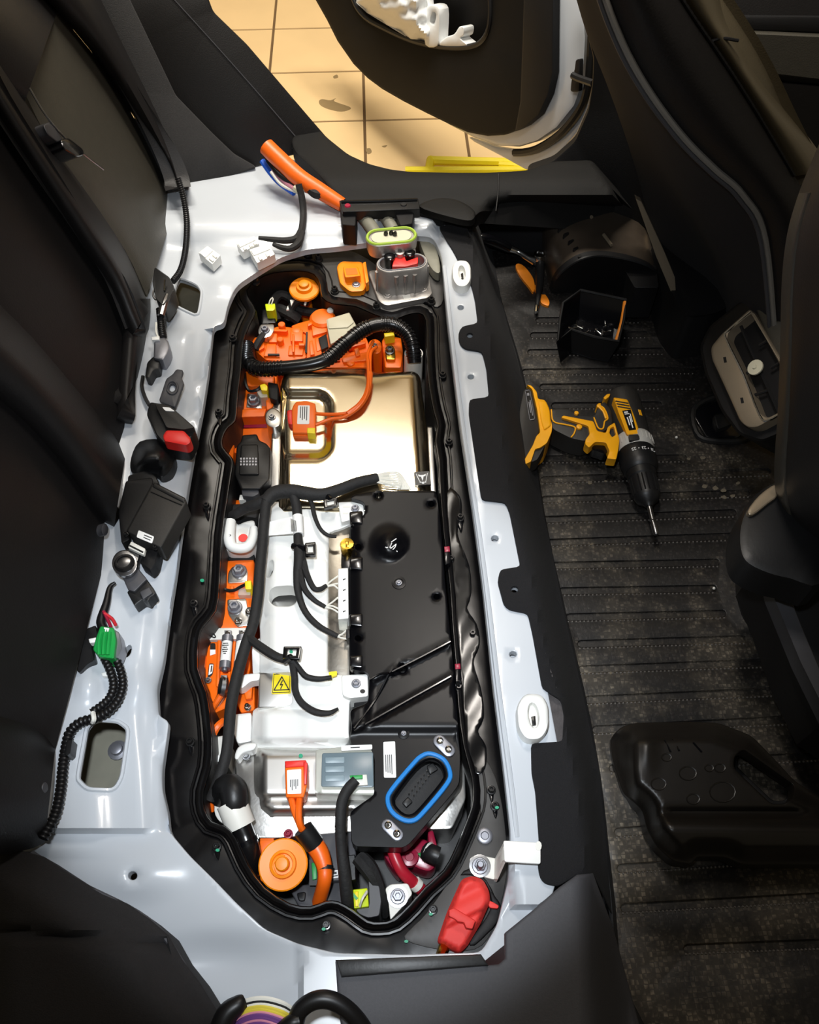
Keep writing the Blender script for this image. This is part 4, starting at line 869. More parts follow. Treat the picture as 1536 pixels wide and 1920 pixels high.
# ---- thick corrugated conduit
cdn = thing('corrugated_conduit', 'thick glossy black corrugated conduit snaking across the orange housing', 'conduit', P(560, 690, -0.03))
path = [(463, 650, -.02), (466, 676, -.008), (484, 691, .0), (530, 690, .004), (585, 683, .008), (617, 671, .012), (645, 646, .016), (676, 622, .02), (702, 610, .022), (735, 608, .02), (762, 624, .012), (774, 650, .0), (777, 680, -.02)]
obj('hose', MB().tube(path, 0.0122, 12, 8), 'conduit', cdn)
def seg_corr(a, b): 
    c = crom(path, 8); m = len(c) - 1; return c[int(a * m):int(b * m) + 1]
for a, b in ((0.0, .12), (.14, .26), (.40, .52), (.545, .645), (.7, .98)):
    obj('ribbed_section', MB().tube(seg_corr(a, b), 0.0138, 12, 2, corr=0.006), 'conduit', cdn)
obj('smooth_band', MB().tube(seg_corr(.655, .69), 0.0128, 12, 2), 'conduit', cdn)  # smooth band in the same material as the hose
ws = thing('white_sleeve', 'white tape sleeve at the lower end of the thick conduit', 'sleeve', P(774, 690, -0.06))
obj('tape_wrap', MB().lathe(P(775, 692, -0.055), (0.02, 0.05, 1), [(0.0165, -0.06), (0.0168, 0), (0.0165, 0.038), (0.0145, 0.038), (0.0145, 0.02)], 20), 'white_part', ws)
obj('inner_core', MB().lathe(P(775, 690, -0.05), (0.02, 0.05, 1), [(0.0125, 0), (0.0125, 0.03)], 14), 'conduit', ws)
rb = tag(obj('plug_cover', MB().lathe(P(768, 612, -0.05), (0, -.3, 1), [(0.012, 0), (0.013, 0.02), (0.009, 0.03), (0.004, 0.032)], 14), 'maroon'), 'dark red cap behind the thick conduit bend', 'cap')

# ---- round orange caps and lime connector at the top
oc1 = thing('round_cap', 'small round orange cap at the far end of the bay', 'cap', P(571, 541, -0.05))
obj('disc', MB().lathe(P(571, 541, -0.018), (0, -.1, 1), [(0.029, -.004), (0.029, 0), (0.027, 0.002), (0.016, 0.002), (0.014, 0.008), (0.010, 0.009), (0.009, 0.014), (0.007, 0.015)], 28), 'orange_cap', oc1)
obj('stem', MB().lathe(P(571, 546, -0.05), (0, 0, 1), [(0.014, -.07), (0.014, 0.03)], 16), 'orange_cap', oc1)
obj('pull_tab', MB().slab(rnd([(560, 552), (586, 550), (580, 562), (570, 562)], 3, 2), -0.022, 0.006, bev=0.001), 'orange_cap', oc1)
wl = thing('taped_cable_bundle', 'black taped cable bundle below the small round orange cap', 'cable', P(540, 590, -0.07))
for pts, r in (([(520, 600, -.07), (512, 570, -.05), (525, 553, -.045), (545, 560, -.05), (560, 580, -.06), (600, 588, -.06), (650, 592, -.07)], .009), ([(540, 600, -.07), (548, 575, -.05), (562, 563, -.04), (576, 567, -.05)], .008), ([(500, 596, -.08), (520, 580, -.06), (545, 590, -.06), (560, 600, -.07)], .011),
               ([(478, 655, -.03), (486, 640, -.024), (496, 626, -.024), (500, 612, -.03)], .007)):
    obj('cable', MB().tube(pts, r, 8), 'tape', wl)
for q in ([(544, 562), (552, 562), (546, 573)], [(573, 560), (577, 561), (573, 572), (570, 571)], [(540, 573), (542, 580), (537, 581)]):
    obj('white_tag', MB().slab(q, -0.03, 0.003, bev=0), 'white_part', wl)
lg = thing('lime_connector', 'lime yellow plug with two white wires at the far end of the bay', 'connector', P(506, 578, -0.07))
obj('plug', MB().slab(rnd([(497, 570), (516, 569), (516, 580), (512, 583), (499, 583)], 2, 2), -0.02, 0.03, bev=0.0015), 'lime', lg)
obj('socket', MB().slab(rnd([(492, 580), (514, 579), (518, 606), (490, 608)], 3, 2), -0.04, 0.08, bev=0.003), 'black_plastic', lg)
for dx in (0, 5): obj('wire', MB().tube([(504 + dx, 571, -.02), (507 + dx, 562, -.014), (511, 558, -.02)], 0.0012, 5), 'white_wire', lg)
gt = thing('cable_lug', 'grey metal cable lug with bolt left of the orange housing', 'cable lug', P(496, 622, -0.05))
obj('lug', MB().slab(rnd([(489, 608), (514, 608), (514, 620), (508, 630), (496, 634), (484, 626), (484, 618)], 3, 2), -0.02, 0.012, bev=0.001), 'aluminium', gt)
bolt(497, 620, -0.02, 9, gt, 'zinc', 'bolt', 0.008)

# ---- second orange block with bolt, left column
ob2 = thing('busbar_carrier', 'orange busbar carrier with dark bolt left of the metal cover', 'carrier', P(480, 740, TF))
obj('body', MB().slab(rnd([(450, 735), (458, 700), (520, 700), (518, 765), (500, 780), (446, 782)], 3, 2), -0.045, 0.08, bev=0.003), 'orange', ob2)
obj('upper_block', MB().slab(rnd([(456, 704), (462, 695), (515, 702), (514, 722), (470, 726), (458, 720)], 3, 2), -0.03, 0.03, bev=0.003), 'orange', ob2)
obj('front_lip', MB().slab(rnd([(446, 768), (500, 766), (496, 781), (446, 783)], 2, 2), -0.038, 0.03, bev=0.002), 'orange', ob2)
obj('side_fin', MB().slab(rnd([(498, 745), (515, 748), (512, 764), (500, 770)], 4, 3), -0.03, 0.03, bev=0.002), 'orange', ob2)
obj('plate', MB().slab([(464, 738), (492, 736), (491, 766), (462, 764)], -0.043, 0.006, bev=0.001), 'aluminium', ob2)
bolt(476, 754, -0.042, 12, ob2, 'zinc', 'bolt', 0.012)
obj('black_lead', MB().tube([(459, 700, -.03), (461, 720, -.025), (468, 733, -.025), (482, 731, -.02), (490, 724, -.02)], 0.0028, 6), 'black_plastic', ob2)
obj('yellow_plug', MB().slab(rnd([(487, 722), (496, 719), (502, 724), (501, 733), (490, 732)], 2, 2), -0.012, 0.03, bev=0.001), 'yellow', ob2)
obj('white_plug', MB().slab(rnd([(480, 732), (500, 730), (502, 745), (488, 746)], 2, 2), -0.022, 0.03, bev=0.001), 'milky', ob2)
obj('dark_socket', MB().slab(rnd([(502, 716), (522, 720), (522, 752), (506, 748)], 4, 2), -0.016, 0.05, bev=0.003), 'black_matte', ob2)
# black contactor with vents
bk = thing('black_contactor', 'black vented contactor box on orange base', 'contactor', P(470, 870, TF))
obj('orange_base', MB().slab(rnd([(444, 804), (512, 802), (508, 845), (500, 850), (432, 850), (425, 820)], 3, 2), -0.055, 0.07, bev=0.003), 'orange', bk)
obj('orange_side', MB().slab(rnd([(427, 806), (442, 800), (440, 830), (436, 880), (432, 930), (424, 935), (430, 870), (420, 838)], 3, 2), -0.045, 0.075, bev=0.003), 'orange', bk)
obj('body', MB().slab(rnd([(454, 816), (482, 814), (486, 826), (500, 832), (508, 842), (506, 900), (488, 918), (452, 918), (440, 890), (444, 836), (452, 828)], 4, 3), -0.012, 0.11, bev=0.004), 'black_plastic', bk)
obj('top_plate', MB().slab(rnd([(452, 834), (484, 833), (486, 890), (448, 890)], 4, 3), -0.009, 0.006, bev=0.002), 'black_plastic', bk)
mb = MB()
for i in range(6):
    for j in range(3): mb.slab([(450.5 + i * 5.6, 858 + j * 5.5), (453.5 + i * 5.6, 858 + j * 5.5), (453.5 + i * 5.6, 861.5 + j * 5.5), (450.5 + i * 5.6, 861.5 + j * 5.5)], -0.0083, 0.002, bev=0)
obj('vent_slots', mb, 'zinc', bk)
obj('lower_clip', MB().slab(rnd([(452, 908), (484, 906), (486, 926), (474, 932), (454, 930)], 3, 2), -0.018, 0.03, bev=0.002), 'grey_plastic', bk)
obj('white_plug', MB().slab([(450, 928), (474, 926), (472, 938), (448, 938)], -0.03, 0.03, bev=0.001), 'white_part', bk)
obj('orange_insert', MB().slab(rnd([(440, 938), (468, 936), (460, 956), (440, 954)], 3, 2), -0.05, 0.05, bev=0.002), 'orange', bk)
obj('shadow_bar', MB().slab([(446, 784), (510, 784), (505, 802), (444, 802)], -0.06, 0.06, bev=0.001), 'maroon', bk)
# ---- white lever bracket
wb = thing('white_bracket', 'white plastic lever bracket with upright post left of the harness', 'bracket', P(450, 1005, TF))
obj('base', MB().slab(rnd([(424, 980), (440, 975), (446, 985), (460, 978), (478, 975), (480, 1022), (466, 1036), (428, 1036), (419, 1024)], 7, 3), -0.03, 0.09, bev=0.004), 'white_plastic', wb)
obj('lever_arm', MB().tube([(432, 978, -.016), (430, 1010, -.012), (438, 1026, -.014), (462, 1026, -.014), (474, 1008, -.018), (476, 990, -.02)], [0.0085, 0.009, 0.008, 0.008, 0.007, 0.006], 10), 'white_plastic', wb)
obj('recess', MB().slab(rnd([(447, 992), (464, 988), (464, 1014), (446, 1016)], 2, 2), -0.0285, 0.002, bev=0), 'white_part', wb)
obj('red_spot', MB().lathe(P(456, 1009, -0.028), (0, 0, 1), [(0.007, 0), (0.007, 0.0012)], 16), 'red', wb)
obj('slot_mark', MB().slab([(428, 1003), (433, 1002), (433, 1005), (428, 1006)], -0.0035, 0.001, bev=0), 'ink', wb)
tag(obj('dark_sleeve', MB().slab(rnd([(424, 946), (486, 944), (482, 972), (450, 968), (424, 974)], 4, 2), -0.035, 0.08, bev=0.004), 'tape'), 'black taped block above the white lever bracket', 'sleeve')

# ---- orange carrier with two plated bolts
c2 = thing('busbar_carrier', 'orange busbar carrier holding two large plated bolts', 'carrier', P(445, 1110, TF))
obj('body', MB().slab(rnd([(417, 1052), (477, 1050), (475, 1130), (472, 1179), (384, 1180), (386, 1166), (405, 1146), (412, 1100)], 4, 2), -0.045, 0.08, bev=0.003), 'orange', c2)
obj('back_bar', MB().slab([(420, 1040), (477, 1040), (477, 1050), (418, 1051)], -0.05, 0.06, bev=0.001), 'black_matte', c2)
for q, (bx, by) in (([(427, 1094), (428, 1074), (436, 1062), (460, 1060), (465, 1072), (464, 1091)], (449, 1072)), ([(426, 1124), (462, 1122), (464, 1140), (472, 1150), (470, 1172), (445, 1176), (428, 1152)], (441, 1140))):
    p = obj('plate', MB().slab(rnd(q, 4, 2), -0.042, 0.006, bev=0.001), 'aluminium', c2)
    bolt(bx, by, -0.042, 14, c2, 'zinc', 'bolt', 0.011)
for px, py in ((447, 1166), (468, 1147)): bolt(px, py, -0.041, 8, c2, 'chrome', 'screw', 0.008)
obj('lead_clip', MB().slab([(431, 1099), (438, 1099), (438, 1110), (431, 1110)], -0.036, 0.012, bev=0.001), 'orange', c2)
obj('black_lead', MB().tube([(413, 1098, -.03), (424, 1106, -.034), (438, 1107, -.032), (450, 1101, -.03), (460, 1096, -.026)], 0.0026, 6), 'black_plastic', c2)
obj('yellow_plug', MB().slab(rnd([(459, 1090), (471, 1088), (472, 1105), (460, 1105)], 1.5, 2), -0.024, 0.03, bev=0.001), 'yellow', c2)
obj('clear_plug', MB().slab(rnd([(448, 1104), (470, 1102), (470, 1116), (446, 1116)], 1.5, 2), -0.034, 0.02, bev=0.001), 'milky', c2)
obj('slot', MB().slab(rnd([(410, 1154), (416, 1153), (415, 1164), (409, 1164)], 2, 2), -0.0445, 0.001, bev=0), 'tray_deep', c2)

# ---- orange fuse carrier with fuses
fc = thing('fuse_carrier', 'long orange fuse carrier with slots at the left of the bay', 'carrier', P(420, 1250, TF))
obj('body', MB().slab(rnd([(379, 1180), (470, 1180), (470, 1255), (456, 1300), (425, 1328), (397, 1340), (394, 1300), (374, 1254), (376, 1200)], 5, 3), -0.05, 0.075, bev=0.003), 'orange', fc)
for x0, y0, x1, y1 in ((384, 1205, 382, 1250), (411, 1202, 408, 1285), (439, 1205, 434, 1285)):
    obj('rib', MB().slab(obr(x0, y0, x1, y1, 3.2, 4), -0.043, 0.012, bev=0.0015), 'orange', fc)
obj('cross_plate', MB().slab(rnd([(391, 1178), (464, 1177), (462, 1198), (389, 1200)], 4, 3), -0.04, 0.008, bev=0.001), 'white_part', fc)
obj('wire_loop', MB().ring([P(x, y, -0.038) for x, y in ((397, 1184), (402, 1190), (404, 1195), (398, 1194), (396, 1189))], 0.0009, 5, 3), 'bolt_dark', fc)
for q, mt in (([(394, 1206), (404, 1206), (404, 1226), (394, 1229)], 'tray_deep'), ([(392, 1244), (401, 1244), (399, 1264), (389, 1274)], 'tray_deep')):
    obj('slot', MB().slab(rnd(q, 3, 3), -0.0492, 0.001, bev=0), mt, fc)
obj('slot_label', MB().slab([(394, 1218), (404, 1218), (404, 1226), (394, 1229)], -0.0488, 0.0006, bev=0), 'paper', fc)
lb = obj('slot_label', MB().slab([(393, 1246), (400, 1246), (398, 1262), (391, 1266)], -0.0488, 0.0006, bev=0), 'paper', fc)
obj('slot_print', MB().slab([(396, 1248), (398.5, 1248), (397, 1259), (394.5, 1261)], -0.0486, 0.0004, bev=0), 'ink', fc)
bolt(391, 1276, -0.048, 6, fc, 'steel', 'screw')
FZ = -0.028
for i, (a, b, lab) in enumerate((((428, 1184), (420, 1268), 'white cylindrical fuse fully in view on the orange carrier'), ((455, 1184), (447, 1268), 'white cylindrical fuse half hidden behind the black harness'))):
    A, B = P(a[0], a[1], FZ), P(b[0], b[1], FZ); d = B - A; L = d.length
    fu = thing('cartridge_fuse', lab, 'fuse', P((a[0] + b[0]) / 2, (a[1] + b[1]) / 2, -0.045), 'cartridge fuses')
    r = 0.0074
    obj('barrel', MB().lathe(A + d * .24, d, [(r * .96, 0), (r, 0.001), (r, L * .46), (r * .96, L * .465)], 18), 'white_plastic', fu)
    obj('end_cap', MB().lathe(A + d * .10, d, [(r * .5, -L * .08), (r * .5, 0), (r * 1.06, 0.0005), (r * 1.06, L * .15)], 18), 'zinc', fu)
    obj('end_cap', MB().lathe(A + d * .69, d, [(r * 1.06, 0), (r * 1.06, L * .15), (r * .5, L * .152), (r * .5, L * .2)], 18), 'zinc', fu)
    obj('blade', MB().slab([(a[0] - 7, a[1] - 2), (a[0] + 6, a[1] - 2), (a[0] + 5, a[1] + 10), (a[0] - 7, a[1] + 10)], FZ + 0.002, 0.004, bev=0.0006), 'zinc', fu)
    obj('blade', MB().slab([(b[0] - 6, b[1] - 2), (b[0] + 6, b[1] - 2), (b[0] + 4, b[1] + 14), (b[0] - 7, b[1] + 14)], FZ + 0.002, 0.004, bev=0.0006), 'zinc', fu)
    bolt(a[0] - 1, a[1] + 4, FZ + 0.002, 5, fu, 'chrome', 'terminal_screw', 0.005); bolt(b[0] - 1, b[1] + 5, FZ + 0.002, 5, fu, 'chrome', 'terminal_screw', 0.005)
    if i == 0:
        mb = MB()
        for k in range(6):
            t = 0.32 + 0.045 * k; c = A + d * t + Vector((0, 0, r * 1.005)); u = Vector((1, 0, 0)); e = d.normalized() * 0.0007; wd = (0.004, 0.005, 0.003, 0.0045, 0.0035, 0.002)[k]
            mb.add([c - u * wd - e, c + u * wd * .8 - e, c + u * wd * .8 + e, c - u * wd + e], [(0, 1, 2, 3)])
        obj('printed_text', mb, 'ink', fu)
fx = thing('braided_strap', 'short bright metal braid below the orange fuse carrier', 'strap', P(418, 1290, -0.06))
obj('braid', MB().tube([(420, 1272, -.03), (418, 1290, -.032), (414, 1306, -.04), (404, 1322, -.05), (396, 1332, -.06)], [0.006, .0075, .006, .005, .004], 8), 'steel', fx)
obj('sheath', MB().tube([(414, 1304, -.034), (404, 1320, -.04), (394, 1336, -.05)], 0.0042, 8), 'orange_cable', fx)
ow = thing('orange_bracket', 'orange bracket with screw beneath the white cover corner', 'bracket', P(460, 1310, TF))
obj('body', MB().slab(rnd([(448, 1284), (478, 1276), (478, 1332), (452, 1338), (444, 1318)], 5, 3), -0.05, 0.075, bev=0.003), 'orange', ow)
obj('fin', MB().slab(rnd([(456, 1288), (474, 1284), (472, 1310), (460, 1312)], 3, 2), -0.04, 0.012, bev=0.002), 'orange', ow)
bolt(465, 1327, -0.049, 7, ow, 'chrome', 'screw', 0.01)
o5 = thing('orange_side_lead', 'pair of short orange leads at the lower left of the bay', 'cable', P(405, 1400, -0.1))
obj('lead', MB().tube([(398, 1380, -.03), (408, 1362, -.025), (420, 1352, -.03)], 0.005, 8), 'orange_cable', o5)
obj('lead', MB().tube([(389, 1440, -.03), (394, 1462, -.03), (396, 1490, -.035), (396, 1520, -.05)], 0.0045, 8), 'orange_cable', o5)
wk = thing('white_clip_block', 'white plastic clip block at the lower left rim', 'clip', P(405, 1405, TF))
obj('body', MB().slab(rnd([(402, 1382), (424, 1378), (424, 1430), (406, 1436), (396, 1426)], 3, 2), -0.04, 0.085, bev=0.003), 'white_part', wk)
obj('ribs', MB().slab([(398, 1418), (416, 1414), (415, 1428), (400, 1432)], -0.035, 0.01, bev=0.002), 'white_plastic', wk)
bolt(400, 1378, -0.03, 6, wk, 'steel', 'screw', 0.012)

# ---- white module cover
WZ = -0.006
wc = thing('module_cover', 'large white plastic module cover under the black harness', 'cover', P(560, 1160, TF))
def wc_z(x, y):
    z = WZ
    z -= 0.022 * (1 - sm((x - 484) / 34)) if y < 1330 else 0.02 * (1 - sm((x - 474) / 30))
    z -= 0.012 * sm((x - 612) / 10) if 1000 < y < 1262 else 0
    z += 0.006 * math.exp(-((x - 574) / 30) ** 2) - 0.006 * math.exp(-((y - 1040) / 5) ** 2) - 0.004 * math.exp(-((y - 1160) / 4) ** 2)
    z -= 0.01 * (1 - sm((y - 940) / 16)) - 0.006 * sm((y - 1255) / 12) * sm((x - 560) / 30)
    z -= 0.008 * math.exp(-((y - 1328) / 6) ** 2) + 0.016 * sm((y - 1382) / 14)
    return z
WCO = [(503, 942), (540, 940), (606, 938), (632, 943), (680, 941), (684, 968), (655, 985), (640, 992), (618, 998), (617, 1064), (616, 1160), (615, 1262), (640, 1266), (684, 1264), (686, 1306), (656, 1312), (654, 1372), (656, 1392), (640, 1404),
       (540, 1402), (478, 1402), (470, 1392), (474, 1332), (484, 1326), (548, 1322), (549, 1260), (486, 1264), (488, 1190), (480, 1066), (486, 960)]
obj('shell', MB().slab(rnd(WCO, 9, 3), WZ, 0.03, holes=[crom([(500, 1070), (505, 1054), (512, 1052), (512, 1070), (506, 1082), (499, 1082)], 4, True), rnd([(505, 1108), (516, 1100), (545, 1098), (560, 1104), (556, 1130), (545, 1137), (515, 1137), (503, 1126)], 7, 3)], zf=wc_z, step=7, bev=0.002), 'white_plastic', wc, 60)
obj('base', MB().slab([(490, 950), (640, 950), (650, 1300), (640, 1395), (480, 1395), (488, 1200)], -0.045, 0.078, bev=0.002), 'aluminium', wc)
obj('tab_plate', MB().slab(rnd([(634, 942), (681, 940), (684, 966), (656, 976), (640, 980)], 3, 2), WZ + 0.012, 0.03, bev=0.002), 'white_plastic', wc)
obj('tab_plate', MB().slab(rnd([(640, 1266), (690, 1264), (691, 1306), (656, 1310), (642, 1304)], 4, 2), WZ + 0.016, 0.034, bev=0.002), 'white_plastic', wc)
bolt(666, 954, WZ + 0.012, 8, wc, 'zinc', 'screw', 0.006); bolt(668, 1282, WZ + 0.016, 9, wc, 'zinc', 'screw', 0.006)
obj('screw_hole', MB().slab(ell(680, 1296, 5, 4, 10), WZ + 0.0165, 0.001, bev=0), 'tray_deep', wc)
for px, py, sx, sy in ((650, 950, 14, 3), (648, 962, 10, 3)): obj('moulded_mark', MB().slab([(px - sx / 2, py - sy / 2), (px + sx / 2, py - sy / 2), (px + sx / 2, py + sy / 2), (px - sx / 2, py + sy / 2)], WZ + 0.0126, 0.001, bev=0), 'white_part', wc)
obj('side_wing', MB().slab(rnd([(443, 1276), (460, 1264), (490, 1262), (486, 1276), (470, 1278), (456, 1290), (446, 1292)], 4, 2), -0.02, 0.02, bev=0.002), 'white_plastic', wc)
obj('side_strip', MB().slab(rnd([(472, 1215), (487, 1195), (488, 1262), (474, 1264)], 3, 2), -0.03, 0.03, bev=0.002), 'white_plastic', wc)
obj('corner_flap', MB().slab(crom([(440, 1420), (446, 1402), (462, 1394), (480, 1394), (476, 1406), (456, 1412), (446, 1424)], 3, True), -0.022, 0.02, bev=0.003), 'white_plastic', wc)
obj('corner_foot', MB().slab(rnd([(438, 1340), (472, 1336), (474, 1390), (446, 1396), (436, 1370)], 5, 2), -0.045, 0.08, bev=0.003), 'white_plastic', wc)
# module metal strip between the white and the black cover
ms = tag(obj('metal_strip', MB().slab([(616, 998), (656, 980), (656, 1270), (614, 1266)], -0.012, 0.03, bev=0.001), 'dull_metal'), 'grey metal strip between the white and black covers', 'metal strip')
tag(obj('metal_window', MB().slab([(486, 1262), (552, 1258), (552, 1324), (484, 1328)], -0.02, 0.1, bev=0.002), 'satin_metal'), 'shiny metal patch showing in the notch of the white cover', 'metal plate')
hv = thing('warning_sticker', 'yellow high voltage warning sticker with black lightning triangle', 'sticker', P(527, 1280, -0.02))
qs = [(512, 1262), (546, 1260), (545, 1300), (509, 1301)]
obj('backing', MB().slab(rnd(qs, 3, 3), -0.018, 0.002, bev=0), 'yellow', hv)
Q = lambda u, v: quad(qs, u, v); e3 = MB()
def stroke(mb, pts, w, h, Q):
    for a, b in zip(pts, pts[1:]):
        (x0, y0), (x1, y1) = Q(*a), Q(*b); mb.slab(obr(x0, y0, x1, y1, w, 3), h, 0.0006, bev=0)
stroke(e3, [(.12, .82), (.5, .2), (.9, .82), (.12, .82)], 1.0, -0.0173, Q); stroke(e3, [(.54, .38), (.44, .58), (.56, .56), (.47, .76)], 0.9, -0.0173, Q)
stroke(e3, [(.06, .06), (.94, .06), (.94, .94), (.06, .94), (.06, .06)], 0.5, -0.0173, Q)
obj('symbol', e3, 'ink', hv)
ys = tag(obj('yellow_sticker', MB().slab(rnd([(616, 1260), (632, 1258), (632, 1266), (618, 1270)], 2, 2), 0.011, 0.004, bev=0), 'yellow'), 'yellow sticker corner beside the white cover tab', 'sticker')
# white connector rail and brass stud
wr = thing('connector_rail', 'upright white connector rail along the black cover', 'connector', P(645, 1110, -0.01))
obj('rail', MB().slab(rnd([(634, 1066), (653, 1065), (654, 1160), (634, 1162)], 2, 2), 0.012, 0.03, bev=0.002), 'white_plastic', wr)
obj('lower_plug', MB().slab(rnd([(634, 1163), (652, 1162), (652, 1184), (636, 1182)], 2, 2), 0.002, 0.02, bev=0.002), 'milky', wr)
obj('latch', MB().slab([(649, 1180), (656, 1180), (656, 1196), (649, 1196)], 0.012, 0.02, bev=0.001), 'black_plastic', wr)
for k in range(4): obj('notch', MB().slab([(643, 1086 + 20 * k), (648, 1084 + 20 * k), (648, 1086 + 20 * k), (643, 1088 + 20 * k)], 0.0125, 0.0008, bev=0), 'ink', wr)
for pts in ([(612, 1098, .006), (620, 1090, .008), (634, 1080, .008)], [(612, 1099, .006), (624, 1096, .008), (634, 1094, .008)], [(612, 1100, .006), (626, 1098, .008), (634, 1104, .006)],
            [(610, 1137, .006), (622, 1130, .008), (634, 1120, .008)], [(610, 1138, .006), (622, 1136, .008), (636, 1142, .006)], [(610, 1139, .006), (624, 1142, .007), (636, 1150, .006)], [(632, 1192, .006), (640, 1190, .006), (650, 1182, .006)], [(632, 1193, .006), (640, 1196, .006), (650, 1198, .006)]):
    obj('wire', MB().tube(pts, 0.0012, 5, 4), 'white_wire', wr)
bs = thing('brass_stud', 'round brass stud at the left edge of the black cover', 'stud', P(651, 1021, -0.01))
obj('disc', MB().lathe(P(651, 1021, 0.018), (0, 0, 1), [(0.0098, -.02), (0.0105, 0), (0.0095, 0.0025), (0.006, 0.002)], 22), 'brass', bs)
obj('slot', MB().slab([(648, 1015), (654, 1015), (654, 1026), (648, 1026)], 0.0215, 0.003, bev=0.0006), 'brass', bs)
obj('dark_collar', MB().slab(rnd([(640, 1036), (660, 1034), (662, 1066), (640, 1066)], 4, 2), -0.002, 0.03, bev=0.002), 'bolt_dark', bs)

# ---- black taped harness
hn = thing('wiring_harness', 'black taped wiring harness branching over the white cover', 'wiring harness', P(500, 950, 0.0))
H = 0.016
obj('trunk', MB().tube([(708, 897, .012), (672, 905, .016), (640, 917, .018), (605, 927, .02), (575, 925, .022), (545, 921, .022), (515, 925, .02), (498, 942, .018)], [.0085, .009, .0092, .0095, .0105, .011, .011, .010], 10), 'tape', hn)
obj('trunk', MB().tube([(500, 936, .02), (496, 970, .016), (492, 1020, .012), (487, 1070, .008), (483, 1120, .004), (475, 1168, .0), (462, 1206, .0), (447, 1258, .0), (434, 1318, .0), (429, 1372, .0), (424, 1415, -.002), (409, 1465, -.01), (395, 1500, -.02)], [0.0078] * 6 + [0.0080, 0.0080, 0.0078, 0.0074, 0.0074, 0.0074, 0.0067], 10), 'tape', hn)
obj('branch', MB().tube([(502, 934, .02), (480, 946, .01), (462, 952, .0), (445, 962, -.01), (432, 968, -.02)], [0.0081, 0.0085, 0.0081, 0.0074, 0.0067], 10), 'tape', hn)
obj('branch', MB().tube([(548, 922, .022), (556, 950, .016), (558, 985, .014), (559, 1012, .014), (562, 1045, .014), (558, 1080, .012), (559, 1110, .012), (572, 1146, .012), (598, 1174, .010), (633, 1193, .008)], [0.0074, 0.0073, 0.0070, 0.0067, 0.0085, 0.0063, 0.0050, 0.0046, 0.0044, 0.0036], 10), 'tape', hn)
obj('branch', MB().tube([(566, 1044, .014), (575, 1076, .013), (588, 1102, .012), (600, 1105, .010), (612, 1098, .008)], [0.0052, 0.0044, 0.0041, 0.0038, 0.0030], 8), 'tape', hn)
obj('branch', MB().tube([(561, 1070, .014), (570, 1102, .013), (588, 1124, .012), (610, 1138, .008)], [0.0052, 0.0044, 0.0037, 0.0030], 8), 'tape', hn)
obj('branch', MB().tube([(572, 926, .02), (584, 942, .014), (590, 968, .012), (601, 992, .012), (616, 1004, .010), (631, 1006, .008)], [0.0044, 0.0037, 0.0033, 0.0031, 0.0028, 0.0026], 8), 'tape', hn)
obj('branch', MB().tube([(466, 1196, .002), (492, 1215, .010), (520, 1232, .014), (545, 1238, .014), (558, 1250, .012), (574, 1268, .012), (598, 1273, .012), (622, 1270, .012)], [0.0059, 0.0063, 0.0063, 0.0059, 0.0041, 0.0041, 0.0037, 0.0030], 8), 'tape', hn)
obj('branch', MB().tube([(548, 1240, .013), (552, 1270, .012), (554, 1296, .012), (566, 1318, .012), (590, 1334, .012), (616, 1337, .012), (634, 1329, .010)], [0.0048, 0.0044, 0.0044, 0.0046, 0.0046, 0.0037, 0.0021], 8), 'tape', hn)
for k in range(10):
    obj('white_strand', MB().tube([(704, 891 + k * 1.4, .013), (728, 886 + k * 2.6, .013 + .001 * (k % 3)), (750, 889 + k * 2.9, .012), (770 - k * 3.0, 918, .006)], 0.0012, 5, 5), 'white_wire', hn)
for q, mt in (([(572, 1018), (592, 1016), (592, 1042), (572, 1042)], 'ink'), ([(532, 1212), (566, 1212), (562, 1236), (530, 1234)], 'ink'), ([(606, 936), (634, 932), (632, 948), (608, 954)], 'ink')):
    cl_ = obj('clip', MB().slab(rnd(q, 2, 2), 0.026, 0.006, holes=[[quad(q, .25, .25), quad(q, .75, .25), quad(q, .75, .75), quad(q, .25, .75)]], bev=0.001), 'black_gloss', hn)
    obj('clip_insert', MB().slab([quad(q, .25, .25), quad(q, .75, .25), quad(q, .75, .75), quad(q, .25, .75)], 0.022, 0.01, bev=0.0005), 'white_part', cl_)
obj('clip_mark', MB().slab(ell(546, 1222, 3.5, 3, 8), 0.0228, 0.0006, bev=0), 'green_mark', hn)
for a, b in (((549, 1024, .014), (574, 1028, .022)), ((534, 1240, .014), (546, 1232, .024)), ((612, 926, .02), (620, 938, .024))):
    obj('tie_band', MB().tube([a, b], 0.0048, 8), 'black_gloss', hn)
lbl = thing('harness_label', 'white paper label wrapped around a harness branch', 'label', P(530, 990, 0.0))
obj('flag', MB().slab([(502, 979), (551, 968), (553, 1000), (504, 1004)], 0.008, 0.0012, zf=lambda x, y: 0.004 + 0.012 * sm((x - 502) / 50), step=8, bev=0), 'paper', lbl)
obj('wrap', MB().tube([(558, 968, .0145), (559, 985, .0142), (560, 1003, .0142)], 0.0078, 12), 'paper', lbl)
mb = MB()
for k in range(5): mb.slab([(545 + k * 2.2, 972 + k), (546 + k * 2.2, 972 + k), (547.5 + k * 2.2, 996), (546.5 + k * 2.2, 996)], 0.027, 0.0004, bev=0)
obj('print_lines', mb, 'ink', lbl)

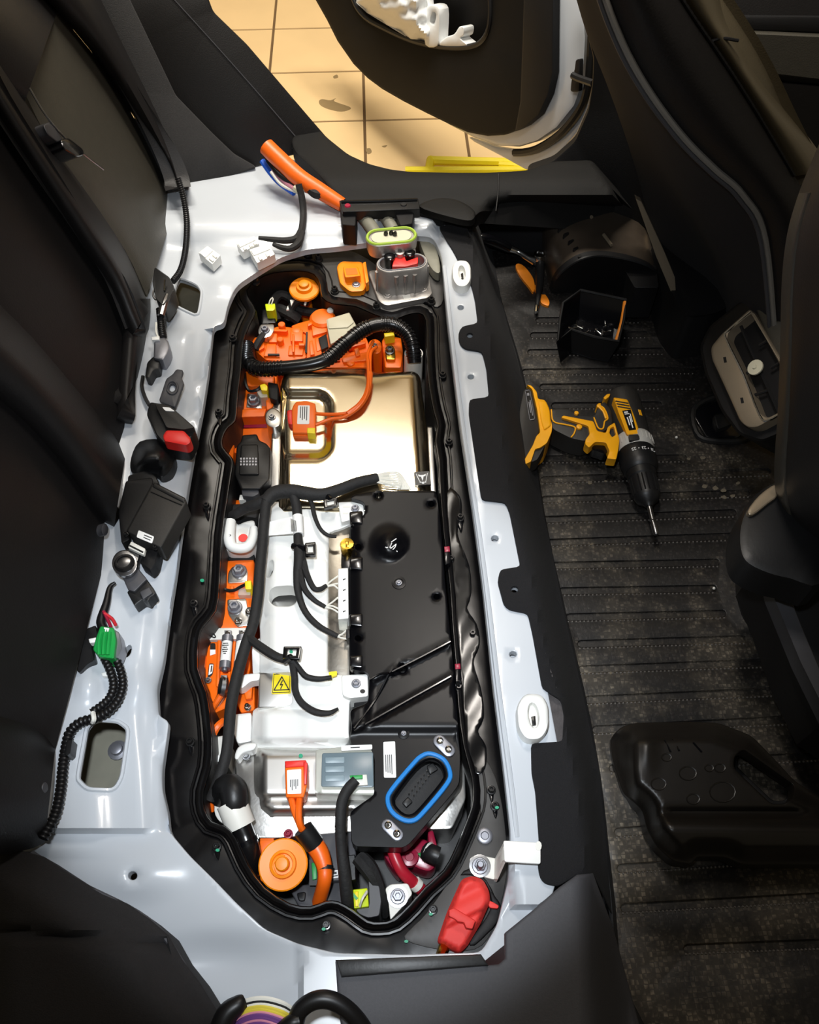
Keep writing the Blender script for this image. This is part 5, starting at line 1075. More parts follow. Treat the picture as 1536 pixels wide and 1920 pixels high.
# ---- black plastic cover
BZ = 0.018
bc = thing('black_cover', 'large black plastic cover over the right half of the bay', 'cover', P(750, 1250, TF))
BCO = [(656, 934), (664, 927), (705, 921), (819, 920), (827, 981), (835, 1090), (846, 1198), (852, 1260), (860, 1360), (864, 1422), (862, 1470), (850, 1487), (813, 1531), (768, 1583), (756, 1590),
       (668, 1588), (659, 1580), (656, 1522), (702, 1490), (702, 1422), (695, 1405), (680, 1400), (662, 1400), (655, 1388), (659, 1366), (656, 1330), (690, 1318), (692, 1262), (655, 1254), (654, 1062), (660, 1040), (655, 985), (684, 966), (684, 942)]
SEAL = [(807, 1413), (832, 1424), (844, 1448), (838, 1470), (795, 1522), (776, 1538), (756, 1537), (735, 1522), (727, 1500), (735, 1480), (775, 1432), (790, 1418)]
SIN = crom([(806, 1425), (824, 1432), (832, 1450), (826, 1466), (788, 1512), (772, 1526), (758, 1525), (744, 1512), (740, 1500), (746, 1486), (782, 1440)], 3, True)
def bc_z(x, y):
    z = BZ
    z += bump(x, y, 726, 1018, 42, 42, 0.010) if math.hypot(x - 726, y - 1018) < 42 else 0
    d = math.hypot(x - 737, y - 1022)
    if d < 26: z += 0.006 * (1 - sm((d - 19) / 7))
    s1_ = y - (1262 + (729 - x) * 0.51); s2_ = y - (1369 - (x - 662) * 0.55)
    z -= 0.006 * sm(s1_ / 6) * (1 - sm((s2_ - 4) / 8)) * sm((x - 680) / 20)
    z += 0.003 * math.exp(-(s2_ / 5) ** 2) + 0.0025 * math.exp(-(s1_ / 4) ** 2) * (1 if x > 725 else 0)
    z -= 0.006 * sm((y - 1362) / 14)
    z -= 0.008 * (1 - sm((x - 654) / 22)) if 985 < y < 1255 else 0
    return z
obj('shell', MB().slab(rnd(BCO, 9, 3), BZ, 0.03, holes=[SIN] + [ell(px, py, 5.5, 4.6, 10) for px, py in ((710, 930), (809, 945), (819, 1119), (672, 1026), (672, 1197))] + [ell(755, 1253, 6.5, 9, 12)], zf=bc_z, step=7, bev=0.004), 'black_cover', bc, 60)
obj('body', MB().slab(rnd([(664, 935), (814, 930), (842, 1200), (856, 1440), (800, 1525), (755, 1578), (668, 1575), (664, 1520), (708, 1490), (708, 1400), (664, 1380)], 8, 2), -0.008, 0.11, bev=0.002), 'black_matte', bc)
for y0 in (960, 1046, 1152, 1230):
    obj('side_tab', MB().slab(rnd([(655, y0), (680, y0 - 2), (680, y0 + 22), (656, y0 + 20)], 3, 2), BZ + 0.003, 0.014, bev=0.002), 'black_gloss', bc)
for px, py, r in ((748, 1093, 6), (757, 1375, 5)):
    obj('screw_boss', MB().lathe(P(px, py, bc_z(px, py)), (0, 0, 1), [(r * 2.2 / ppm(px, py), -.002), (r * 2.2 / ppm(px, py), .0012), (r * 1.4 / ppm(px, py), .0016), (r * 1.3 / ppm(px, py), .0005)], 18), 'black_cover', bc)
    bolt(px, py, bc_z(px, py) + 0.0006, r, bc, 'zinc', 'screw', 0.004)
for p0, p1, p2 in (((694, 1274), (712, 1264), (729, 1262)), ((729, 1264), (704, 1312), (664, 1366)), ((664, 1370), (760, 1316), (846, 1268)), ((735, 1260), (790, 1232), (845, 1203))):
    obj('ridge', MB().tube([(p[0], p[1], bc_z(*p) + 0.0012) for p in (p0, p1, p2)], 0.0016, 6), 'black_gloss', bc)
# hand-written mark on the dome
mk = MB(); zz = bc_z(737, 1022) + 0.0008
def scribble(pts, w=0.75):
    for a, b in zip(pts, pts[1:]): mk.slab(obr(a[0], a[1], b[0], b[1], w, 3), zz, 0.0006, bev=0)
scribble([(743, 1010), (725, 1022), (723, 1026), (726, 1027), (735, 1018), (731, 1026), (733, 1028), (743, 1020), (741, 1026), (737, 1030)]); scribble([(744, 1033), (745, 1034)])
obj('chalk_mark', mk, 'paper', bc)['label'] = 'white handwritten W mark'
obj('seal_ring', MB().ring([P(x, y, bc_z(x, y) + 0.002) for x, y in SEAL], 0.0029, 8, 4), 'seal_blue', bc)['label'] = 'bright blue rubber seal'
sk = obj('socket_floor', MB().slab(offset(SIN, 4), -0.012, 0.004, bev=0), 'black_gloss', bc)
for k in range(14):
    t = k / 13; px, py = 770 + 36 * t + (3 if k % 2 else -3), 1496 - 46 * t + (3 if k % 2 else -3)
    inst('pin', 'pin', lambda: MB().lathe((0, 0, 0), (0, 0, 1), [(0.0009, 0), (0.0009, 0.012), (0.0004, 0.013)], 6), 'chrome', P(px, py, -0.012), sk)
obj('socket_block', MB().slab(rnd([(754, 1505), (765, 1494), (774, 1503), (762, 1514)], 2, 2), -0.002, 0.012, bev=0.001), 'black_plastic', sk)
obj('socket_block', MB().slab(rnd([(800, 1436), (812, 1430), (822, 1442), (806, 1452)], 3, 2), -0.002, 0.012, bev=0.001), 'black_plastic', sk)
for (cx_, cy_) in ((833, 1398), (736, 1556)):
    pl = obj('nut_plate', MB().slab(obr(cx_ - 9, cy_ - 9, cx_ + 9, cy_ + 9, 12, 6), BZ - 0.003, 0.006, bev=0.0015), 'zinc', bc)
    for s_ in (-1, 1):
        obj('stud', MB().lathe(P(cx_ + 8 * s_, cy_ + 8 * s_, BZ - 0.003), (0, 0, 1), [(0.0045, 0), (0.0045, 0.003), (0.003, 0.004), (0.002, 0.003)], 12), 'chrome', pl)
sticker(bc, [(719, 1391), (741, 1390), (743, 1458), (720, 1458)], BZ - 0.006 + 0.001, lines=print_cols(4, 0.15, 0.8, 0.36, 0.92, 5), name='label_sticker')

# ---- lower metal cover
lc = thing('metal_cover', 'shiny metal cover at the near end of the bay', 'metal cover', P(600, 1480, TF))
obj('flange', MB().slab(rnd([(440, 1425), (462, 1400), (870, 1394), (874, 1498), (848, 1555), (806, 1556), (796, 1546), (640, 1562), (520, 1572), (458, 1572), (444, 1500)], 8, 3), -0.045, 0.08, bev=0.002), 'aluminium', lc)
LCO = [(476, 1398), (865, 1392), (868, 1480), (830, 1532), (640, 1536), (505, 1537), (484, 1518), (476, 1480)]
def lc_z(x, y):
    d = edist(x, y, LCO); z = -0.045 + 0.032 * sm(d / 20)
    z -= 0.004 * math.exp(-((y - 1497) / 6) ** 2); z -= 0.006 * sm((y - 1492) / 8)
    return z
obj('raised_box', MB().slab(rnd(LCO, 16, 4), -0.02, 0.01, zf=lc_z, step=6, bev=0), 'satin_metal', lc, 70)
obj('hole_mark', MB().slab(ell(564, 1417, 4, 4, 10), -0.0115, 0.001, bev=0), 'green_mark', lc)
bolt(541, 1564, -0.045, 9, lc, 'maroon', 'red_marked_screw', 0.008); bolt(462, 1418, -0.04, 8, lc, 'steel', 'screw', 0.006)
obj('red_washer', MB().slab(crom([(556, 1560), (566, 1556), (574, 1566), (566, 1580), (558, 1576)], 3, True), -0.042, 0.006, bev=0.001), 'maroon', lc)
# translucent control module
cm = thing('control_module', 'translucent pale control module beside the black cover', 'control module', P(650, 1445, -0.014))
obj('case', MB().slab(rnd([(592, 1406), (660, 1398), (700, 1400), (702, 1492), (590, 1488)], 4, 3), 0.012, 0.026, bev=0.003), 'milky', cm)
obj('board_window', MB().slab(rnd([(604, 1412), (700, 1410), (701, 1476), (602, 1475)], 4, 3), 0.0136, 0.004, bev=0.001), 'lcd_grey', cm)
for k in range(3): obj('chip', MB().slab(rnd([(610, 1420 + 17 * k), (646, 1419 + 17 * k), (646, 1430 + 17 * k), (610, 1431 + 17 * k)], 1.5, 2), 0.0146, 0.002, bev=0.0004), 'chip_grey', cm)
obj('header', MB().slab(rnd([(656, 1454), (688, 1452), (690, 1472), (654, 1474)], 1.5, 2), 0.018, 0.008, bev=0.001), 'white_part', cm)
obj('green_latch', MB().slab([(656, 1454), (680, 1453), (680, 1460), (657, 1461)], 0.022, 0.01, bev=0.001), 'green', cm)
obj('corner_rivet', MB().lathe(P(598, 1482, 0.012), (0, 0, 1), [(0.003, 0), (0.003, 0.0015)], 10), 'milky', cm)
sticker(cm, [(640, 1398), (698, 1396), (698, 1405), (640, 1408)], 0.0145, lines=[(.3, .6, .35, .55)])
# orange labelled connector and its cable
oq = thing('high_voltage_connector', 'orange connector with red top and white label on the near metal cover', 'connector', P(556, 1462, -0.014))
obj('housing', MB().slab(rnd([(534, 1432), (576, 1430), (577, 1470), (570, 1496), (536, 1496)], 3, 2), 0.012, 0.026, bev=0.003), 'orange', oq)
obj('red_lock', MB().slab(rnd([(534, 1427), (574, 1425), (577, 1437), (535, 1440)], 2, 2), 0.014, 0.026, bev=0.002), 'red', oq)
obj('side_latch', MB().slab(rnd([(569, 1428), (577, 1430), (575, 1470), (570, 1472)], 2, 2), 0.016, 0.01, bev=0.001), 'red', oq)
sticker(oq, [(538, 1444), (565, 1442), (565, 1488), (539, 1489)], 0.0125, lines=print_cols(5, 0.2, 0.85, 0.4, 0.85, 8))
oca = thing('orange_cable_lead', 'orange cable with grey sleeve leading from the labelled connector', 'cable', P(590, 1600, -0.05))
obj('wire', MB().tube([(546, 1496, .004), (552, 1520, .004), (562, 1545, .0), (569, 1562, -.01)], 0.0042, 8), 'orange_cable', oca)
obj('wire', MB().tube([(562, 1495, .004), (560, 1520, .008), (562, 1545, .004), (572, 1562, -.008)], 0.0042, 8), 'orange_cable', oca)
obj('sleeve', MB().tube([(568, 1554, -.006), (580, 1570, -.012), (590, 1584, -.018)], 0.0125, 10), 'black_plastic', oca)
obj('thick_lead', MB().tube([(588, 1580, -.018), (601, 1602, -.02), (609, 1630, -.022), (608, 1655, -.028), (598, 1692, -.06)], [.0115, .011, .0092, .0086, .0086], 10), 'orange_cable', oca)
obj('tape_band', MB().tube([(610, 1624, -.022), (610, 1632, -.022)], 0.0098, 10, 2), 'black_plastic', oca)
# branch to the control module
tag(obj('harness_lead', MB().tube([(668, 1462, .024), (652, 1480, .022), (641, 1505, .02), (638, 1545, .014), (640, 1590, .002), (646, 1640, -.01), (652, 1690, -.03), (656, 1720, -.06)], [.006, .0066, .0066, .0066, .0066, .0075, .008, .008], 10), 'tape'), 'black taped lead running down from the translucent module', 'cable')
# white sleeve pipe, lower left
pp = thing('sleeved_pipe', 'black coolant pipe with wide white sleeve at the near left', 'pipe', P(455, 1560, TF))
obj('elbow', MB().tube([(412, 1495, -.03), (422, 1478, -.01), (436, 1480, .0), (440, 1500, .0), (438, 1515, -.005)], [.013, .016, .0175, .017, .016], 12), 'black_plastic', pp)
obj('sleeve', MB().tube([(434, 1504, -.004), (442, 1525, -.008), (452, 1550, -.014)], [.0185, .0182, .0178], 16), 'white_part', pp)
obj('hose', MB().tube([(450, 1546, -.014), (459, 1566, -.018), (466, 1590, -.024), (470, 1625, -.045), (470, 1655, -.09)], [.0135, .0125, .0135, .0145, .0145], 12), 'conduit', pp)
obj('hose_clamp', MB().tube([(461, 1574, -.02), (464, 1582, -.022)], 0.0148, 12, 3), 'black_gloss', pp)
obj('white_flap', MB().slab(crom([(406, 1482), (420, 1500), (422, 1530), (428, 1545), (412, 1540), (402, 1520)], 3, True), -0.035, 0.006, bev=0.001), 'white_part', pp)
# big orange cap
oc2 = thing('round_cap', 'large round orange cap at the near end of the bay', 'cap', P(531, 1622, -0.06))
obj('disc', MB().lathe(P(531, 1621, -0.022), (0.0, -0.12, 1), [(0.0285, -.004), (0.0295, -.001), (0.0295, 0.001), (0.028, 0.002), (0.0165, 0.001), (0.0155, 0.006), (0.0125, 0.007), (0.0115, 0.003), (0.0088, 0.003), (0.0082, 0.012), (0.0068, 0.0135), (0.003, 0.014)], 36), 'orange_cap', oc2)
obj('cam_ramp', MB().slab(crom([(506, 1620), (514, 1606), (530, 1602), (534, 1606), (518, 1614), (514, 1626), (522, 1642), (512, 1636)], 3, True), -0.0165, 0.006, bev=0.001), 'orange_cap', oc2)
obj('stem', MB().lathe(P(531, 1624, -0.05), (0, 0, 1), [(0.018, -.07), (0.018, 0.026)], 18), 'orange', oc2)
obj('bracket_plate', MB().slab(rnd([(487, 1572), (512, 1570), (520, 1590), (500, 1610), (496, 1656), (488, 1650)], 3, 2), -0.05, 0.006, bev=0.001), 'orange', oc2)
# dark connector blocks
db = thing('connector_block', 'dark grey connector block between orange cable and taped lead', 'connector', P(610, 1620, TF))
obj('rear_block', MB().slab(rnd([(576, 1566), (668, 1558), (668, 1650), (584, 1656)], 3, 2), -0.05, 0.07, bev=0.003), 'grey_plastic', db)
obj('front_block', MB().slab(rnd([(540, 1662), (660, 1650), (668, 1700), (620, 1705), (560, 1700)], 4, 2), -0.065, 0.06, bev=0.003), 'grey_plastic', db)
obj('side_housing', MB().slab(rnd([(650, 1604), (666, 1602), (668, 1650), (648, 1654)], 2, 2), -0.03, 0.08, bev=0.003), 'black_plastic', db)
obj('latch', MB().slab([(584, 1618), (594, 1616), (594, 1648), (586, 1650)], -0.044, 0.006, bev=0.001), 'green', db)
obj('dark_bay', MB().slab([(580, 1612), (602, 1608), (600, 1660), (580, 1660)], -0.049, 0.003, bev=0), 'tray_deep', db)
obj('foot_ring', MB().slab(rnd([(556, 1674), (574, 1672), (572, 1690), (560, 1690)], 5, 3), -0.06, 0.008, bev=0.002), 'black_plastic', db)
sticker(db, [(617, 1634), (658, 1626), (660, 1642), (616, 1648)], -0.048, lines=[(.1, .35, .2, .5), (.1, .4, .65, .8)])
yg = thing('lime_connector', 'lime yellow plug with white wires at the near end of the bay', 'connector', P(676, 1690, TF))
obj('plug', MB().slab(rnd([(662, 1668), (689, 1665), (692, 1700), (664, 1704)], 2, 2), -0.02, 0.09, bev=0.002), 'lime', yg)
obj('ribs', MB().slab([(665, 1672), (672, 1671), (672, 1700), (666, 1700)], -0.016, 0.008, bev=0.001), 'yellow', yg)
obj('paint_mark', MB().slab([(663, 1674), (672, 1684), (668, 1688), (663, 1682)], -0.0155, 0.001, bev=0), 'green', yg)
for k in range(2): obj('wire', MB().tube([(688, 1671 + 3 * k, -.012), (680, 1684 + k, -.004), (675, 1698 + 2 * k, -.012)], 0.0013, 5), 'white_wire', yg)
obj('socket', MB().slab(rnd([(690, 1640), (712, 1660), (716, 1690), (712, 1718), (690, 1722), (672, 1714), (666, 1704), (692, 1698)], 5, 2), -0.03, 0.09, bev=0.003), 'grey_plastic', yg)
obj('back_cable', MB().tube([(672, 1606, -.03), (690, 1626, -.03), (704, 1650, -.035), (718, 1690, -.05), (722, 1715, -.08)], [.010, .011, .009, .006, .005], 8), 'tape', yg)
tr = thing('battery_terminal', 'pale metal terminal with large bolt at the near end of the bay', 'terminal', P(746, 1685, TF))
obj('plate', MB().slab(rnd([(722, 1666), (732, 1658), (765, 1656), (774, 1676), (756, 1700), (732, 1726), (728, 1690)], 5, 3), -0.03, 0.09, bev=0.002), 'white_part', tr)
obj('washer', MB().lathe(P(746, 1681, -0.03), (0, 0, 1), [(0.0125, 0), (0.0125, 0.0015)], 22), 'steel', tr); bolt(746, 1681, -0.0285, 14, tr, 'zinc', 'bolt', 0.009)
rc = thing('red_cable', 'thick dark red cable under the corner of the black cover', 'cable', P(755, 1620, -0.05))
obj('cable', MB().tube([(734, 1585, -.03), (742, 1610, -.03), (756, 1636, -.035), (778, 1658, -.05), (790, 1668, -.06)], 0.0075, 10), 'red_cable', rc)
obj('white_ring', MB().tube([(777, 1655, -.048), (784, 1662, -.052)], 0.0085, 12, 2), 'white_part', rc)
mc = thing('maroon_cap', 'translucent maroon terminal cover behind the thick red cable', 'cap', P(780, 1610, TF))
obj('cover', MB().slab(crom([(720, 1596), (748, 1580), (790, 1572), (812, 1590), (818, 1620), (806, 1634), (786, 1630), (766, 1622), (748, 1640), (728, 1618)], 3, True), -0.065, 0.05, bev=0.004), 'maroon', mc)
obj('boss', MB().lathe(P(768, 1608, -0.065), (0, 0, 1), [(0.012, 0), (0.011, 0.006), (0.006, 0.007), (0.005, 0.004)], 14), 'maroon', mc)
obj('red_fin', MB().slab(rnd([(802, 1560), (812, 1556), (820, 1586), (814, 1600), (804, 1590)], 4, 2), -0.04, 0.06, bev=0.002), 'maroon', mc)
obj('green_strip', MB().slab([(783, 1600), (790, 1598), (802, 1612), (796, 1616)], -0.055, 0.006, bev=0.0008), 'green', mc)
obj('black_cap', MB().tube([(800, 1596, -.045), (812, 1602, -.04), (822, 1606, -.04)], 0.0115, 12, 3), 'black_plastic', mc)
obj('white_washer', MB().tube([(802, 1596, -.044), (806, 1598, -.043)], 0.0118, 12, 2), 'white_part', mc)

# ---- red terminal boot and earth strap
rt = thing('terminal_boot', 'bright red rubber terminal boot at the near right corner', 'terminal cover', P(870, 1720, 0.003))
RBO = rnd([(866, 1648), (886, 1642), (906, 1649), (918, 1672), (919, 1692), (903, 1729), (876, 1775), (862, 1788), (839, 1776), (819, 1766), (837, 1713), (851, 1681)], 8, 3)
def rb_z(x, y):
    d = edist(x, y, RBO); s_ = ((x - 868) * 0.45 + (y - 1715) * 0.9)
    return 0.016 + 0.014 * sm(d / 9) + 0.006 * sm(-(s_ - 10) / 6) - 0.004 * math.exp(-((s_ + 30) / 12) ** 2)
obj('boot', MB().slab(RBO, 0.03, 0.02, zf=rb_z, step=5, bev=0.001), 'red_boot', rt, 70)
obj('pull_tab', MB().slab(rnd([(914, 1688), (922, 1690), (936, 1698), (934, 1704), (918, 1702)], 3, 2), 0.02, 0.006, bev=0.001), 'red_boot', rt)
obj('hinge_band', MB().slab(rnd([(842, 1706), (852, 1702), (892, 1726), (886, 1742), (874, 1740), (870, 1730), (858, 1728), (854, 1724), (842, 1718)], 2, 2), 0.043, 0.012, bev=0.0015), 'red_boot', rt)
obj('brass_lug', MB().tube([(833, 1774, .012), (826, 1790, .02), (820, 1802, .03)], [.006, .005, .004], 8), 'brass', rt)
gs = thing('earth_strap', 'white painted metal strap with nut beside the red boot', 'strap', P(915, 1625, 0.003))
obj('foot', MB().slab(rnd([(880, 1610), (894, 1602), (932, 1610), (928, 1650), (906, 1644), (886, 1634)], 5, 3), 0.010, 0.006, bev=0.001), 'white_part', gs)
obj('riser', MB().slab([(928, 1610), (944, 1580), (948, 1578), (950, 1612), (934, 1648), (926, 1648)], 0.03, 0.02, bev=0.001, zf=lambda x, y: 0.010 + 0.058 * sm((x - 926) / 20), step=6), 'white_part', gs)
obj('arm', MB().slab(rnd([(944, 1576), (1014, 1580), (1014, 1620), (946, 1616)], 4, 3), 0.068, 0.004, bev=0.001), 'white_plastic', gs)
obj('washer', MB().lathe(P(900, 1624, 0.010), (0, 0, 1), [(0.0125, 0), (0.0125, 0.002), (0.011, 0.0022)], 22), 'steel', gs)
bolt(900, 1624, 0.012, 15, gs, 'zinc', 'nut', 0.008)
obj('stud', MB().lathe(P(900, 1624, 0.018), (0, 0, 1), [(0.0042, 0), (0.0042, 0.010), (0.003, 0.0115)], 12), 'zinc', gs)
obj('hole', MB().slab(ell(1010, 1586, 6, 9, 10), 0.0685, 0.0006, bev=0), 'white_part', gs)
obj('rubber_gasket', MB().slab(crom([(864, 1640), (882, 1628), (912, 1650), (928, 1680), (940, 1700), (932, 1730), (912, 1752), (890, 1772), (880, 1765), (912, 1720), (922, 1690), (910, 1655), (884, 1640)], 2, True), 0.010, 0.008, bev=0.002), 'black_matte', gs)

# ---- cast aluminium high voltage connector with open lid
hc = thing('cast_connector', 'cast aluminium high voltage connector with open hinged lid', 'connector', P(752, 530, 0.003))
obj('base_plate', MB().slab(rnd([(689, 508), (800, 500), (812, 550), (803, 559), (724, 574), (710, 566)], 9, 4), 0.014, 0.012, bev=0.003), 'cast', hc)
C0 = P(753, 540, 0.014); zt = 0.066
def obw(cx, cy, hx, r, z, n=10, rot=0.0):
    out = []
    for sx in (1, -1):
        for i in range(n + 1):
            a = (-math.pi / 2 if sx > 0 else math.pi / 2) + math.pi * i / n
            x, y = sx * hx + r * math.cos(a), r * math.sin(a); c, s_ = math.cos(rot), math.sin(rot)
            out.append(Vector((cx + x * c - y * s_, cy + x * s_ + y * c, z)))
    return out
ctr = P(754, 492, zt); cx_, cy_ = ctr.x, ctr.y; rot = 0.12
def wloop(mb, loops, cap0=True, cap1=True):
    m = len(loops[0]); vs = [p for L in loops for p in L]; fs = []
    for i in range(len(loops) - 1):
        for j in range(m): fs.append((i * m + j, i * m + (j + 1) % m, (i + 1) * m + (j + 1) % m, (i + 1) * m + j))
    if cap0: fs.append(tuple(reversed(range(m))))
    if cap1: fs.append(tuple(range((len(loops) - 1) * m, len(loops) * m)))
    return mb.add(vs, fs)
R_ = 0.0235; HXX = 0.0235
obj('body', wloop(MB(), [obw(cx_, cy_, HXX, R_ + .001, 0.012, rot=rot), obw(cx_, cy_, HXX, R_, 0.045, rot=rot), obw(cx_, cy_, HXX, R_ - .0005, 0.046, rot=rot), obw(cx_, cy_, HXX, R_ - .0005, zt - .002, rot=rot), obw(cx_, cy_, HXX, R_ - .002, zt, rot=rot),
                         obw(cx_, cy_, HXX, R_ - .006, zt, rot=rot), obw(cx_, cy_, HXX, R_ - .007, zt - 0.02, rot=rot)]), 'cast', hc)
obj('inner_seal', MB().ring(obw(cx_, cy_, HXX, R_ - .0055, zt, rot=rot), 0.0015, 6, 1), 'zinc', hc)
for i in range(3):
    x = -0.014 + i * 0.0165; c_, s_ = math.cos(rot), math.sin(rot); y = -R_
    q = Vector((cx_ + x * c_ - y * s_, cy_ + x * s_ + y * c_, 0.012))
    obj('rib', MB().tube([q, q + Vector((0, 0, .03))], 0.0026, 8, 2, conv=False), 'cast', hc)
    obj('boss', MB().tube([q + Vector((0, 0, .03)), q + Vector((0, .001, .044))], 0.0045, 8, 2, conv=False), 'cast', hc)
for x in (-0.046, 0.046):
    q = Vector((cx_ + x * math.cos(rot), cy_ - 0.006 + x * math.sin(rot), 0.012)); obj('rib', MB().tube([q, q + Vector((0, 0, .045))], 0.003, 8, 2, conv=False), 'cast', hc)
obj('red_insert', MB().slab(rnd([(740, 480), (758, 479), (762, 490), (784, 482), (784, 494), (760, 500), (735, 500), (738, 490)], 2, 2), zt - 0.002, 0.016, bev=0.001), 'red', hc)
obj('red_post', MB().lathe(P(750, 482, zt - 0.006), (0, 0, 1), [(0.0085, 0), (0.0085, 0.012), (0.0075, 0.0125), (0.004, 0.0125), (0.004, 0.006)], 16), 'cast', hc)
for px, py in ((731, 489), (768, 482)): obj('pin_cup', MB().lathe(P(px, py, zt - 0.008), (0, 0, 1), [(0.0095, -.01), (0.0105, 0.010), (0.007, 0.0125), (0.003, 0.013)], 14), 'black_gloss', hc)
for px, py in ((727, 553), (793, 541)): bolt(px, py, 0.014, 9, hc, 'cast', 'bolt', 0.004)
obj('tag_plate', MB().slab([(755, 554), (769, 552), (771, 561), (758, 563)], 0.0145, 0.001, bev=0), 'white_part', hc)
LT = 0.088; lp = P(734, 443, LT); rot2 = 0.10
lid = obj('lid', wloop(MB(), [obw(lp.x, lp.y, HXX, R_ - .004, LT - .03, rot=rot2), obw(lp.x, lp.y, HXX, R_ - .0015, LT - .02, rot=rot2), obw(lp.x, lp.y, HXX, R_, LT - .001, rot=rot2), obw(lp.x, lp.y, HXX, R_ - .001, LT, rot=rot2), obw(lp.x, lp.y, HXX, R_ - .006, LT, rot=rot2), obw(lp.x, lp.y, HXX, R_ - .0065, LT - .002, rot=rot2)]), 'cast', hc)
obj('seal', MB().ring(obw(lp.x, lp.y, HXX, R_ - .0035, LT + .0005, rot=rot2), 0.0027, 6, 1), 'seal_green', lid)
obj('liner', wloop(MB(), [obw(lp.x, lp.y, HXX - .002, R_ - .009, LT - .004, rot=rot2), obw(lp.x, lp.y, HXX - .002, R_ - .009, LT, rot=rot2)]), 'beige_plastic', lid)
for px, py in ((723, 440), (733, 439), (740, 441)): obj('spring', MB().lathe(P(px, py, LT), (.2, -.2, 1), [(0.0035, 0), (0.0042, 0.004), (0.002, 0.009)], 10), 'bolt_dark', lid)
for k in range(4): obj('hinge_barrel', MB().tube([P(729 + 9 * k, 468 - k * 1.4, .075), P(735 + 9 * k, 467 - k * 1.4, .075)], 0.0036, 8, 2, conv=False), 'cast', hc)
obj('hinge_bracket', MB().slab([(712, 466), (776, 456), (780, 470), (716, 480)], 0.068, 0.02, bev=0.002), 'cast', hc)
# orange bracket beside it
ok = thing('orange_bracket', 'orange shield bracket bolted beside the cast connector', 'bracket', P(660, 525, 0.003))
obj('shell', MB().slab(rnd([(631, 500), (640, 490), (680, 491), (690, 530), (682, 547), (656, 548), (637, 532)], 6, 3), 0.016, 0.013, bev=0.004), 'orange_cap', ok)
obj('raised_box', MB().slab(rnd([(643, 500), (671, 500), (677, 518), (647, 521)], 3, 2), 0.032, 0.018, bev=0.003), 'orange_cap', ok)
obj('box_recess', MB().slab(rnd([(647, 503), (668, 502), (672, 514), (650, 516)], 2, 2), 0.0325, 0.001, bev=0), 'orange', ok)
obj('side_fin', MB().slab(rnd([(680, 493), (686, 490), (692, 528), (686, 532)], 2, 2), 0.03, 0.02, bev=0.001), 'orange_cap', ok)
bolt(668, 534, 0.016, 8, ok, 'zinc', 'bolt', 0.004)
# ================================================================ THINGS ON THE PAN
PZ = 0.045
# clips on the rail
for (cx_, cy_, rx, ry, lab) in ((865, 513, 18, 25, 'small white oval clip at the far end of the rail'), (998, 1344, 30, 44, 'large white oval clip at the near end of the rail')):
    k = thing('oval_clip', lab, 'clip', P(cx_, cy_, 0.052))
    rot_ = -0.12
    hol = [(x, y) for x, y in ell(cx_ + rx * .08, cy_ - ry * .05, rx * .3, ry * .52, 16, rot_)]
    obj('rim', MB().slab(rnd([(cx_ - rx, cy_ - ry * .45), (cx_ - rx * .45, cy_ - ry), (cx_ + rx * .6, cy_ - ry * .95), (cx_ + rx, cy_ - ry * .5), (cx_ + rx * 1.05, cy_ + ry * .5), (cx_ + rx * .55, cy_ + ry), (cx_ - rx * .4, cy_ + ry), (cx_ - rx * .9, cy_ + ry * .5)], rx * .5, 4), 0.072, 0.02, holes=[hol], bev=0.005), 'white_plastic', k)
    obj('slot_floor', MB().slab(hol, 0.06, 0.006, bev=0), 'white_part', k)
    obj('slot_latch', MB().slab([(cx_ - rx * .05, cy_), (cx_ + rx * .2, cy_ - 2), (cx_ + rx * .25, cy_ + ry * .35), (cx_ + rx * .02, cy_ + ry * .38)], 0.063, 0.004, bev=0.0008), 'bolt_dark', k)
# white plugs on the far pan
def plug(q, z, lab, extra):
    k = thing('white_plug', lab, 'connector', P(sum(p[0] for p in q) / 4, sum(p[1] for p in q) / 4, z - 0.012), 'white plugs on the body pan')
    obj('housing', MB().slab(rnd(q, 2, 2), z + 0.006, 0.018, bev=0.0015), 'white_plastic', k)
    a = [quad(q, .06, .08), quad(q, .94, .08), quad(q, .94, .45), quad(q, .06, .45)]
    obj('latch_ridge', MB().slab(a, z + 0.0085, 0.004, bev=0.001), 'white_plastic', k)
    for u in extra: obj('tooth', MB().slab([quad(q, u, .62), quad(q, u + .14, .62), quad(q, u + .14, .9), quad(q, u, .9)], z + 0.009, 0.004, bev=0.0008), 'white_part', k)
    return k
plug([(372, 474), (389, 461), (414, 479), (398, 496)], .05, 'loose white plug lying alone on the far pan', (.2, .6))
plug([(443, 457), (477, 442), (486, 457), (455, 473)], .052, 'white plug on the harness tail, further of the pair', (.15, .5, .75))
plug([(467, 468), (503, 457), (516, 477), (482, 494)], .052, 'white plug on the harness tail, nearer of the pair', (.2, .6))
ht = thing('plug_harness', 'black taped harness tail leading to the white plugs', 'cable', P(566, 420, .05))
obj('stem', MB().tube([(560, 345, .10), (566, 370, .08), (569, 400, .06), (567, 425, .056), (562, 445, .056)], 0.0065, 8), 'tape', ht)
obj('tail', MB().tube([(566, 428, .056), (556, 446, .056), (536, 451, .056), (510, 449, .056), (485, 446, .058)], [.006, .006, .006, .005, .0035], 8), 'tape', ht)
obj('tail', MB().tube([(566, 436, .056), (560, 455, .058), (545, 466, .058), (528, 464, .058), (512, 458, .06)], [.0065, .007, .006, .005, .0035], 8), 'tape', ht)
